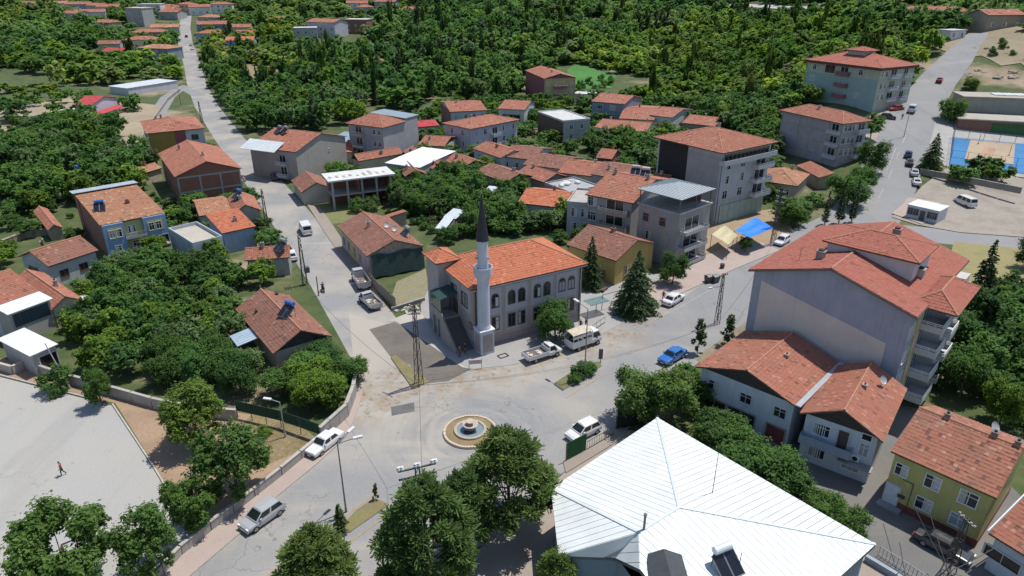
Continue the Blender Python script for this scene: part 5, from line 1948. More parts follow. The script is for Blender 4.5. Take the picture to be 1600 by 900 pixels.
# market awnings below the tall grey block
def awning(label, px, z, c, name='awning'):
    P = [at(x, y, z) for x, y in px]
    cc = sum(P, Vector()) / 4
    t = thing(name, label, 'awning', (cc.x, cc.y, 0))
    m = MB()
    N = 8
    for i in range(N + 1):
        for j in range(N + 1):
            a, b_ = P[0].lerp(P[1], i / N), P[3].lerp(P[2], i / N)
            q = a.lerp(b_, j / N)
            sag = .35 * math.sin(math.pi * i / N * 2) ** 2 * math.sin(math.pi * j / N)
            m.v.append((q.x - cc.x, q.y - cc.y, z + .3 * j / N - sag + rnd.uniform(-.05, .05)))
    for i in range(N):
        for j in range(N):
            k = i * (N + 1) + j
            m.f.append((k, k + N + 1, k + N + 2, k + 1))
            m.m.append(0)
            m.t.append(.5)
    m.build('cloth', plain(c, .6, var=.15, name='awning_cloth'), t, smooth=True)
    for p in P:
        m = MB()
        m.tube((p.x - cc.x, p.y - cc.y, -.1), (p.x - cc.x, p.y - cc.y, z), .05, n=6)
        m.build('post', STEEL(), t)
awning('bright blue tarpaulin awning over the market stalls', [(1148, 360), (1172, 371), (1208, 359), (1180, 341)], 3.2, (.02, .2, .72))
awning('pale yellow sheet awning left of the blue tarpaulin', [(1112, 366), (1138, 382), (1152, 370), (1132, 354)], 2.8, (.5, .45, .28))
# ------------------------------------------------------------------ far village houses (before the woods, so that trees keep clear)
FAR = [  # centre px of the front eave, width m, depth m, height, wall, tile, label
    (88, 18, 13, 9, 4, 'cream', 'mid', 'house with pale orange roof alone in the far left wood'), (40, 8, 10, 8, 4, 'white', 'mid', 'small house at the very top left corner'),
    (88, 8, 12, 9, 4, 'white', 'tan', 'pale roofed house at the top left beside the wood'), (228, 18, 14, 10, 5, 'blue', 'mid', 'bluish house with tile roof in the far left village'),
    (255, 17, 12, 9, 4, 'cream', 'mid', 'cream house in the far left village, roof edge to the road'), (282, 20, 0, 0, 0, '', '', ''),
    (108, 24, 13, 9, 4, 'lilac', 'mid', 'lilac house with hipped tile roof at the wood, far left'), (140, 22, 16, 10, 4, 'white', 'mid', 'long white house in the far left village'),
    (145, 12, 13, 9, 5, 'cream', 'mid', 'tiled cream house in the middle of the far left village'), (168, 14, 12, 9, 5, 'white', 'mid', 'tiled white house right in the far left village'),
    (120, 10, 14, 9, 5, 'blue', 'mid', 'blue walled house high in the far left village'), (153, 38, 14, 9, 3.5, 'stone', 'mid', 'low brown roof below the far left village'),
    (207, 14, 15, 11, 11, 'grey', None, 'grey concrete block with many floors in the far village'), (232, 8, 16, 12, 9, 'pale', None, 'pale apartment block at the top of the left road'),
    (256, 14, 16, 9, 4.5, 'cream', 'mid', 'long tiled house beside the top of the left road'), (262, 22, 12, 9, 4, 'grey', 'mid', 'grey walled house with broad gable near the top of the left road'),
    (285, 10, 10, 8, 5, 'buff', 'mid', 'buff house at the far end of the left road'), (312, 14, 12, 9, 4.5, 'white', 'mid', 'white house right of the far end of the left road'),
    (345, 10, 13, 9, 5, 'white', 'mid', 'white house with tile roof at the top of the picture right of the left road'),
    (322, 30, 12, 8, 4, 'grey', 'tan', 'grey house with faded flat looking roof right of the far road'), (332, 42, 15, 10, 5, 'slate', 'mid', 'slate blue house with orange roof right of the far road'), (328, 56, 13, 9, 4.5, 'blue', 'mid', 'light blue house nearest the far road on its right side'),
    (375, 46, 10, 8, 4, 'cream', 'mid', 'small cream house in the trees right of the far road'), (380, 56, 11, 8, 4, 'white', 'mid', 'white house with tile roof in the orchard right of the far road'), (374, 67, 12, 8, 4.5, 'blue', 'new', 'blue house with orange roof in the orchard right of the far road'),
    (232, 54, 16, 9, 4, 'stone', 'mid', 'long tiled house left of the far road'), (218, 66, 14, 9, 4, 'cream', 'mid', 'cream house with two tile roofs left of the far road'), (238, 80, 15, 9, 5, 'slate', 'tan', 'grey gabled house just left of the far road'),
    (170, 72, 9, 7, 3.5, 'grey', 'brown', 'small grey brown roofed house in the left trees'), (174, 84, 10, 6, 3.2, 'maroon', 'pink', 'long dark red roofed shed left of the far road'), (258, 46, 13, 8, 4, 'beige', 'tan', 'beige gabled house beside the far road'),
    (432, 32, 9, 7, 4, 'cream', 'mid', 'little tiled house in the upper wood'), (477, 45, 14, 10, 7, 'grey', None, 'grey flat topped house beside the big orange roof in the upper wood'),
    (500, 40, 17, 11, 7, 'lilac', 'mid', 'three storey lilac house with orange roof in the upper wood'), (555, 32, 15, 11, 8, 'brick', None, 'unfinished brick block with a white edge in the upper wood'),
    (570, 14, 10, 7, 4, 'grey', 'mid', 'tiled grey house at the top of the upper wood'), (640, 18, 12, 9, 5, 'buff', 'mid', 'buff house with tile roof behind the poplars'), (678, 18, 8, 6, 4, 'cream', 'mid', 'tiny tiled roof among the poplars'),
    (578, 100, 9, 7, 3, 'stone', 'mid', 'small brown roof alone inside the dense wood'), (558, 8, 13, 9, 5, 'white', 'mid', 'white house at the very top of the middle wood'), (600, 6, 14, 9, 5, 'slate', 'mid', 'slate house at the very top of the middle wood'),
    (705, 4, 14, 9, 4, 'white', None, 'white flat roof at the very top of the wood'), (1460, 22, 22, 8, 4, 'stone', 'mid', 'long tiled roof in the far right wood'), (1548, 32, 8, 6, 3, 'white', None, 'small white flat roof in the far right trees'),
    (1575, 26, 12, 8, 4, 'stone', 'mid', 'tiled house far at the top right'), (1500, 48, 8, 6, 3, 'white', None, 'small white shed in the trees by the valley road'), (912, 148, 8, 6, 3, 'white', None, 'little white flat roofed hut by the meadow'),
]
for px, py, L_, W_, h, wa, ti, lab in FAR:
    if not L_:
        continue
    p = at(px, py, h)
    if ti:
        L_, W_, h = L_ * 1.3, W_ * 1.3, h * 1.2
    ang = R(rnd.choice([-24, -18, -12, 8, 14, 20]))
    # corners round the front eave centre
    ux = Vector((math.cos(ang), math.sin(ang)))
    H = House()
    H.L, H.W, H.h, H.rise, H.rz = L_, W_, h, 1.6, ang
    c = p.to_2d() + Vector((-ux.y, ux.x)) * (W_ / 2)
    gz = T(c.x, c.y)
    H.root = thing('far_house' if ti else 'far_block', lab, 'house', (c.x, c.y, gz), ang)
    H.dist = math.hypot(c.x, c.y)
    H.wl, H.ww = L_ - .8, W_ - .8
    BOXES.append((c.x, c.y, ux.x, ux.y, L_ / 2, W_ / 2))
    BOXES.append((*(p.to_2d() + Vector((ux.y, -ux.x)) * 4), ux.x, ux.y, L_ / 2 - 1, 3))
    l, w = H.wl / 2, H.ww / 2
    wm = brick() if wa == 'brick' else stucco(WALLS[wa])
    m = MB()
    for q in ((-l, -w, l, -w), (l, -w, l, w), (l, w, -l, w), (-l, w, -l, -w)):
        m.poly([(q[0], q[1], -4), (q[2], q[3], -4), (q[2], q[3], h - .08), (q[0], q[1], h - .08)])
    hip = rnd.random() < .4
    H.planes, rg = roof_planes('hip' if hip else 'gable', L_, W_, h, 1.7, 'x')
    if ti and not hip:
        for sx in (-1, 1):
            m.poly([(sx * l, -w * sx, h - .1), (sx * l, w * sx, h - .1), (sx * l, 0, h + 1.5)])
    m.build('wall', wm, H.root)
    if ti:
        build_roof(H.root, H.planes, rg, ti, H.dist, int(px + py))
        chimney(H, L_ * .2, 0, h + 1.5, .6, .8)
    else:
        H.planes = []
        flat_roof(H, (.55, .56, .57), .3, .3)
    zs = [1.0 + 2.9 * i for i in range(max(1, int(h / 2.9)))]
    n_ = max(2, int(L_ / 4))
    wins(H, 'F', [(i + .5) / n_ for i in range(n_)], zs, 1.2, 1.3)
# ------------------------------------------------------------------ trees
def quads_mesh(name, V, tone, mat, tint=None):
    """V: (n, 4, 3) leaf-sized quads."""
    n = len(V)
    me = bpy.data.meshes.new(name)
    me.vertices.add(n * 4)
    me.vertices.foreach_set('co', V.reshape(-1).astype(np.float32))
    me.loops.add(n * 4)
    me.loops.foreach_set('vertex_index', np.arange(n * 4, dtype=np.int32))
    me.polygons.add(n)
    me.polygons.foreach_set('loop_start', np.arange(0, n * 4, 4, dtype=np.int32))
    me.materials.append(mat)
    a = me.attributes.new('tone', 'FLOAT', 'FACE')
    a.data.foreach_set('value', tone.astype(np.float32))
    if tint is not None:
        c = me.attributes.new('tint', 'FLOAT_COLOR', 'FACE')
        c.data.foreach_set('color', np.concatenate([tint, np.ones((n, 1))], 1).astype(np.float32).reshape(-1))
    me.update(calc_edges=True)
    return me

def leaf_quads(C, size, rng, up=.5, out=None, aspect=.62, jit=.45):
    """Diamond leaves round the points C, facing up and outward with a wide spread."""
    n = len(C)
    d = rng.normal(size=(n, 3))
    d[:, 2] += up * 2
    if out is not None:
        d += out * 1.3
    d /= np.linalg.norm(d, axis=1, keepdims=True) + 1e-9
    r_ = rng.normal(size=(n, 3))
    u = np.cross(d, r_)
    u /= np.linalg.norm(u, axis=1, keepdims=True) + 1e-9
    v = np.cross(d, u)
    s = size * (1 + jit * (rng.random((n, 1)) * 2 - 1))
    u, v = u * s, v * s * aspect
    dr = d * s * .18
    return np.stack([C - u - dr, C - v * .9 + dr, C + u - dr, C + v * .9 + dr], 1)

def lobes_for(kind, rr):
    """Crown lobes (centre, radius) of a tree about 1 wide and 1 high above the ground, per kind."""
    L = []
    if kind == 'broad':
        L.append((Vector((0, 0, .62)), .25))
        for i in range(11):
            a = i * 2.4 + rr.uniform(-.4, .4)
            z = rr.uniform(.3, .84)
            k = .31 * math.sqrt(max(.1, 1 - ((z - .55) / .5) ** 2)) * rr.uniform(.75, 1.15)
            L.append((Vector((k * math.cos(a), k * math.sin(a), z)), rr.uniform(.12, .2)))
    elif kind == 'plane':
        for i in range(30):
            a = i * 2.4 + rr.uniform(-.5, .5)
            z = rr.uniform(.28, .93)
            k = .36 * math.sqrt(max(.08, 1 - ((z - .52) / .5) ** 2)) * rr.uniform(.5, 1.15)
            L.append((Vector((k * math.cos(a), k * math.sin(a), z)), rr.uniform(.085, .15)))
    elif kind == 'bush':
        for i in range(9):
            a = i * 2.4 + rr.uniform(-.5, .5)
            z = rr.uniform(.22, .75)
            k = .33 * rr.uniform(.4, 1.1)
            L.append((Vector((k * math.cos(a), k * math.sin(a), z)), rr.uniform(.15, .23)))
    elif kind == 'poplar':
        for i in range(12):
            t = i / 11
            k = .07 * rr.uniform(.2, 1)
            a = i * 2.4
            L.append((Vector((k * math.cos(a), k * math.sin(a), .1 + .84 * t)), .085 * (1.15 - .75 * t) * rr.uniform(.85, 1.2)))
    elif kind == 'thin':
        for i in range(14):
            a = i * 2.4
            z = .22 + .74 * i / 13
            k = .2 * (1.1 - z) * rr.uniform(.5, 1.5) + .03
            L.append((Vector((k * math.cos(a), k * math.sin(a), z)), rr.uniform(.06, .1)))
    return L

def crown_cloud(kind, n, size, seed, H, Wd, dense=1.0):
    rr, rng = random.Random(seed), np.random.default_rng(seed)
    L = lobes_for(kind, rr)
    sc = np.array([Wd, Wd, H])
    C, O, Tn = [], [], []
    tot = sum(r_ * r_ for _, r_ in L)
    for c, r_ in L:
        k = int(n * r_ * r_ / tot)
        d = rng.normal(size=(k, 3))
        d /= np.linalg.norm(d, axis=1, keepdims=True)
        # twigs: leaves gather in small clumps on the lobe's shell, with gaps between
        nc = max(5, k // 14)
        cd = rng.normal(size=(nc, 3))
        cd /= np.linalg.norm(cd, axis=1, keepdims=True)
        pick = rng.integers(0, nc, k)
        d = cd[pick] + rng.normal(size=(k, 3)) * .2
        rad = rng.uniform(.62, 1.1, (k, 1))
        C.append((np.array(c) + d * rad * r_) * sc)
        O.append(d)
        ct = rng.random(nc)
        Tn.append(np.clip(ct[pick] * .65 + rng.random(k) * .35, 0, 1))
    C, O, Tn = np.concatenate(C), np.concatenate(O), np.concatenate(Tn)
    return leaf_quads(C, size, rng, .85, O), Tn, [(Vector((c.x * Wd, c.y * Wd, c.z * H)), r_) for c, r_ in L]

BARK = lambda: plain((.13, .1, .075), .95, var=.3, name='bark', scale=6)
def trunk_mesh(H, r0, lobes, top=.6, n=7, lean=0.03, fork=1.0):
    m = MB()
    rr = random.Random(int(H * 977 + len(lobes)))
    pts = [Vector((0, 0, -.25))]
    for i in range(1, 5):
        pts.append(Vector((rr.uniform(-lean, lean) * H, rr.uniform(-lean, lean) * H, H * top * i / 4)))
    for i in range(4):
        m.tube(pts[i], pts[i + 1], r0 * (1 - .17 * i), r0 * (1 - .17 * (i + 1)), n, cap=False)
    for i, (c, r_) in enumerate(lobes[:9]):
        a = pts[1 + i % 4] if fork else pts[3]
        b_ = a.lerp(c, .5) + Vector((0, 0, -.03 * H))
        m.tube(a, b_, r0 * .4, r0 * .26, 5, cap=False)
        m.tube(b_, c, r0 * .26, r0 * .1, 5, cap=False)
    return m.mesh('trunk', BARK(), smooth=True)

G_MID = ((.048, .1, .026), (.17, .29, .07))
G_PLANE = ((.055, .12, .026), (.19, .31, .075))
G_PINE = ((.05, .1, .026), (.235, .33, .095))
G_DARK = ((.03, .06, .026), (.11, .17, .07))
G_GREY = ((.055, .085, .035), (.16, .2, .095))

PROTO = {}
def proto(kind, H, Wd, n, size, pal, seed, r0, top=.6):
    V, tn, lb = crown_cloud(kind, n, size, seed, H, Wd)
    return quads_mesh('crown', V, tn, leaf(*pal)), trunk_mesh(H, r0, lb, top)

def pine_meshes(seed, H=11.0, Wd=8.0, n_cl=105, dense=125):
    """Mediterranean pine: rounded puffs of long needles at the ends of rising limbs."""
    rr, rng = random.Random(seed), np.random.default_rng(seed)
    tips = []
    m = MB()
    for i in range(6):
        m.tube((0, 0, -.3 + H * .8 * i / 6), (0, 0, -.3 + H * .8 * (i + 1) / 6), .24 * (1 - i * .13), .24 * (1 - (i + 1) * .13), 8, cap=False)
    for i in range(n_cl):
        z = H * rr.uniform(.3, 1.0)
        t = z / H
        k = Wd / 2 * min(1, 1.5 * (1.04 - t) ** .6) * math.sqrt(rr.uniform(.45, 1))
        a = rr.uniform(0, 6.283)
        c = Vector((k * math.cos(a), k * math.sin(a), z))
        tips.append(c)
        if i % 2 == 0:
            s_ = Vector((0, 0, max(.5, z - k * .6)))
            s_.z = min(s_.z, H * .78)
            m.tube(s_, c, .06, .02, 4, cap=False)
    V, T_ = [], []
    for c in tips:
        k = dense
        r_ = rr.uniform(.55, .9)
        d = rng.normal(size=(k, 3))
        d[:, 2] = d[:, 2] * .7 + .35
        d /= np.linalg.norm(d, axis=1, keepdims=True)
        base = np.array(c) + d * r_ * .25 + rng.normal(size=(k, 3)) * .16
        tip = base + d * r_ * rng.uniform(.6, 1.1, (k, 1))
        sd = np.cross(d, np.array([0, 0, 1.0]) + rng.normal(size=(k, 3)) * .45)
        sd /= np.linalg.norm(sd, axis=1, keepdims=True)
        sd *= .065
        V.append(np.stack([base - sd * .6, base + sd * .6, tip + sd, tip - sd], 1))
        T_.append(np.clip(rr.random() * .5 + rng.random(k) * .5, 0, 1))
    return quads_mesh('crown', np.concatenate(V), np.concatenate(T_), leaf(*G_PINE)), m.mesh('trunk', BARK(), smooth=True)

def conifer_meshes(seed, H=10.0, Wd=7.0, lv=22, pal=G_DARK, droop=.35, per=10):
    """Cedar or spruce: whorls of drooping sprays that get shorter to a pointed top."""
    rr, rng = random.Random(seed), np.random.default_rng(seed)
    m = MB()
    m.tube((0, 0, -.3), (0, 0, H * .97), .2, .03, 8)
    V, T_ = [], []
    for i in range(lv):
        t = i / (lv - 1)
        z = H * (.1 + .88 * t)
        R_ = Wd / 2 * (1 - t) ** .85 + .15
        nb = max(4, int(per * (1 - t * .6)))
        for j in range(nb):
            a = rr.uniform(0, 6.283)
            rad = R_ * rr.uniform(.65, 1.12)
            dr = np.array([math.cos(a), math.sin(a), 0])
            k = max(8, int(rad * 17))
            s_ = rng.uniform(.25, 1, k)
            c = dr * (s_[:, None] * rad)
            c[:, 2] = z - droop * rad * s_ ** 1.7 + rng.normal(size=k) * .06
            side = np.array([-dr[1], dr[0], 0])
            c += side * (rng.normal(size=(k, 1)) * .18 * rad * (1.15 - s_[:, None]))
            L = rng.uniform(.22, .42, (k, 1))
            dd = dr * .8 + side * rng.normal(size=(k, 1)) * .7 + np.array([0, 0, -.25])
            dd = dd / np.linalg.norm(dd, axis=1, keepdims=True)
            wv = np.cross(dd, np.array([0, 0, 1.0]) + rng.normal(size=(k, 3)) * .5)
            wv /= np.linalg.norm(wv, axis=1, keepdims=True)
            wv *= .1
            V.append(np.stack([c - dd * L * .5, c - wv, c + dd * L * .6, c + wv], 1))
            T_.append(np.clip(s_ * .5 + rng.random(k) * .5, 0, 1))
            if j % 2 == 0 and rad > .6:
                m.tube((0, 0, z), tuple(dr * rad * .8 + np.array([0, 0, z - droop * rad * .6])), .035, .012, 4, cap=False)
    return quads_mesh('crown', np.concatenate(V), np.concatenate(T_), leaf(*pal)), m.mesh('trunk', BARK(), smooth=True)

def plant(name, label, cat, loc, meshes, scale=1.0, rz=None, tint=(1, 1, 1), group=None, wide=1.0):
    t = thing(name, label, cat, loc, rnd.uniform(0, 6.28) if rz is None else rz, group)
    t.scale = (scale * wide, scale * wide, scale)
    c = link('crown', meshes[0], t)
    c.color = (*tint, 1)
    link('trunk', meshes[1], t)
    return t

def tint():
    k = rnd.random()
    b = rnd.uniform(.8, 1.4)
    if k < .12:
        return (1.35 * b, 1.25 * b, .75 * b)       # yellow-green
    if k < .3:
        return (.7 * b, .85 * b, .95 * b)        # dark
    if k < .42:
        return (1.2 * b, 1.05 * b, 1.6 * b)       # greyish
    return (.92 * b, 1.0 * b, .95 * b)

# --- trees that stand out, one by one (pixel of the foot, height, crown width)
PL = [proto('plane', 7, 7, 13000, .14, G_PLANE, s_, .16, .62) for s_ in (1, 2)]
BR = [proto('broad', 6, 6, 7500, .145, G_MID, s_, .15, .55) for s_ in (3, 4, 5, 6)]
TH = [proto('thin', 6, 5.5, 4200, .13, G_GREY, s_, .1, .85) for s_ in (7, 8)]
BU = [proto('bush', 3, 3.6, 2600, .12, G_MID, s_, .07, .4) for s_ in (9, 10)]
PI = [pine_meshes(11), pine_meshes(12), pine_meshes(13, 11, 8.5, 115)]
CO = [conifer_meshes(14, 10, 7.8, 30, per=17), conifer_meshes(15, 10, 5.6, 28, per=15)]
CY = [conifer_meshes(16, 9, 2.2, 30, G_DARK, -.5, 8)]
SPECIAL = [
    ('plane_tree', 'largest leafy plane tree at the bottom left corner beside the pale lot', (122, 930), PL[0], 8.6, 1.02, (1, 1, 1)),
    ('plane_tree', 'leafy tree right of the large plane tree on the lot edge', (243, 897), PL[1], 7.0, .82, (.95, 1, 1)),
    ('plane_tree', 'slim small leafy tree standing in bare soil by the lot kerb', (303, 828), PL[0], 5.6, .9, (.95, 1, .95)),
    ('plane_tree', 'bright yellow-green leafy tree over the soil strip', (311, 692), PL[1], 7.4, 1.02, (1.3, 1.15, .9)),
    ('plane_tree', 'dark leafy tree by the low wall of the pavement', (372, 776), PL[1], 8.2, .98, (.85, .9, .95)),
    ('broadleaf_tree', 'small round tree beside the leaning lamp post on the lot edge', (93, 612), BU[0], 3.4, .95, (.9, 1, .9)),
    ('broadleaf_tree', 'upright young tree at the corner of the lot wall', (160, 634), BR[1], 5.2, .62, (.95, 1, .9)),
    ('pine_tree', 'pine tree at the bottom edge nearest the parked hatchback', (503, 962), PI[0], 8.5, 1.05, (1.1, 1.05, 1)),
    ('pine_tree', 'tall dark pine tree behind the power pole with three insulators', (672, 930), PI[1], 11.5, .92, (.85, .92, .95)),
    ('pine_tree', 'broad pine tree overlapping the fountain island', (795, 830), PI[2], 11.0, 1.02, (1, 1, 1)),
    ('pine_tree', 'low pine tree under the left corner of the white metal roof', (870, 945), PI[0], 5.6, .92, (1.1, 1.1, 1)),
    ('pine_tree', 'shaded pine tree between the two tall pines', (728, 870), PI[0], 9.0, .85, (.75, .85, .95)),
    ('thuja', 'small dark thuja at the foot of the double lamp post', (534, 832), CY[0], 3.2, 1.7, (1.25, 1.1, .9)),
    ('deciduous_tree', 'several stemmed grey-green tree at the top of the white metal roof, left one', (992, 660), BR[1], 7.0, .85, (1.3, 1.22, 1.3)),
    ('deciduous_tree', 'several stemmed grey-green tree at the top of the white metal roof, right one', (1046, 662), BR[3], 7.2, .95, (1.25, 1.15, 1.1)),
    ('deciduous_tree', 'slender young tree on the verge beside the blank gable wall', (1090, 552), TH[0], 5.2, .85, (1, 1.1, .9)),
    ('deciduous_tree', 'thin young tree touching the blank gable wall', (1137, 540), TH[1], 4.6, .95, (1, 1.1, .9)),
    ('broadleaf_tree', 'round crowned tree on the forecourt between the mosque and the parked trucks', (868, 533), BR[0], 6.0, 1.0, (.85, .95, .9)),
    ('conifer', 'large spreading cedar casting a round shadow beside the white sedan', (992, 488), CO[0], 9.6, .98, (1.25, 1.3, 1.25)),
    ('conifer', 'narrow cedar in front of the ochre house by the mosque', (922, 450), CO[1], 8.6, .9, (.9, 1, .9)),
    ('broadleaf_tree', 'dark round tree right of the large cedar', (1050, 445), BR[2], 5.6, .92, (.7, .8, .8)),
    ('broadleaf_tree', 'small tree in front of the market awnings', (1164, 395), BR[3], 3.2, .95, (.75, .85, .8)),
    ('broadleaf_tree', 'wide leafy tree behind the cafe roof at the right road', (1232, 352), BR[0], 5.6, 1.4, (.95, 1, .85)),
    ('cypress', 'dark columnar cypress by the right junction, left one', (1288, 352), CY[0], 7.0, .95, (.75, .8, .8)),
    ('cypress', 'dark columnar cypress by the right junction, middle one', (1310, 350), CY[0], 9.0, .85, (.75, .8, .8)),
    ('cypress', 'dark columnar cypress by the right junction, right one', (1330, 348), CY[0], 8.4, .85, (.75, .8, .8)),
    ('broadleaf_tree', 'spreading tree behind the cypresses at the bend of the right road', (1322, 322), BR[1], 7.2, 1.35, (.85, .95, .85)),
    ('deciduous_tree', 'leafy street tree in front of the pinkish grey block', (1358, 272), BR[2], 8.5, .95, (.8, .9, .85)),
    ('deciduous_tree', 'leafy street tree by the right road verge', (1345, 300), BR[3], 6.5, 1.1, (.85, .95, .85)),
    ('conifer', 'loose branched cedar beside the parked cars on the right road', (1452, 268), CO[0], 9.0, .95, (1.5, 1.5, 1.25)),
    ('broadleaf_tree', 'broad tree by the depot corner on the right road', (1484, 190), BR[0], 6.4, 1.25, (1, 1.05, .85)),
    ('broadleaf_tree', 'small bright tree above the depot', (1515, 140), BR[1], 3.6, 1.4, (1.2, 1.1, .8)),
    ('conifer', 'dark ragged conifer right of the red roofed apartment block', (1522, 492), CO[1], 11.5, .85, (.7, .75, .75)),
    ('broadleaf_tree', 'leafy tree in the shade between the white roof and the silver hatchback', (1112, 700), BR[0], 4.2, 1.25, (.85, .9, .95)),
    ('broadleaf_tree', 'broad bushy tree in front of the red gate of the white duplex', (1168, 755), BR[1], 4.8, 1.35, (.85, .95, .95)),
    ('broadleaf_tree', 'bushy tree below the long balcony of the white house', (1232, 782), BR[2], 4.2, 1.25, (.85, .95, .95)),
    ('broadleaf_tree', 'light green young tree at the lane corner of the white roof, left one', (1282, 822), BR[3], 3.8, 1.1, (1, 1.05, .95)),
    ('broadleaf_tree', 'light green young tree at the lane corner of the white roof, right one', (1325, 842), BR[0], 3.2, 1.1, (1, 1.05, .95)),
    ('broadleaf_tree', 'dark leafy tree left of the white duplex shop bays', (1080, 640), BR[2], 4.4, 1.1, (.8, .9, .9)),
    ('shrub', 'lowest flowering shrub in the planted traffic island', (896, 598), BU[0], 1.3, 1.1, (1, 1.1, 1)),
    ('shrub', 'second shrub from below in the planted traffic island', (905, 590), BU[1], 1.7, 1.1, (.8, .95, .9)),
    ('shrub', 'tallest shrub in the middle of the planted traffic island', (914, 583), BU[0], 2.0, 1.1, (.9, 1.05, .95)),
    ('shrub', 'uppermost shrub by the lamp of the planted traffic island', (923, 578), BU[1], 1.2, 1.1, (1.1, 1.1, .9)),
    ('broadleaf_tree', 'dark tree at the right edge beside the dry plot', (1606, 420), BR[2], 5.5, 1.0, (.6, .7, .7)),
]
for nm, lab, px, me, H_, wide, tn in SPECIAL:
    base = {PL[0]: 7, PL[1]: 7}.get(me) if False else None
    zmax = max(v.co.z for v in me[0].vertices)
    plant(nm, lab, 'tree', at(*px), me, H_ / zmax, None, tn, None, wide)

# --- groups of trees scattered through gardens and woods
def scatter(P, step, seed, margin=1.2, jit=.42):
    """Jittered grid of points on the land inside a polygon of pixels, clear of houses and roads."""
    rr = random.Random(seed)
    W = [at(x, y).to_2d() for x, y in P]
    W2 = [(w.x, w.y) for w in W]
    out = []
    y = min(w[1] for w in W2)
    while y < max(w[1] for w in W2):
        x = min(w[0] for w in W2)
        while x < max(w[0] for w in W2):
            q = (x + rr.uniform(-jit, jit) * step, y + rr.uniform(-jit, jit) * step)
            if inside(q[0], q[1], W2) and not blocked(q[0], q[1], margin):
                out.append(q)
            x += step
        y += step
    return out

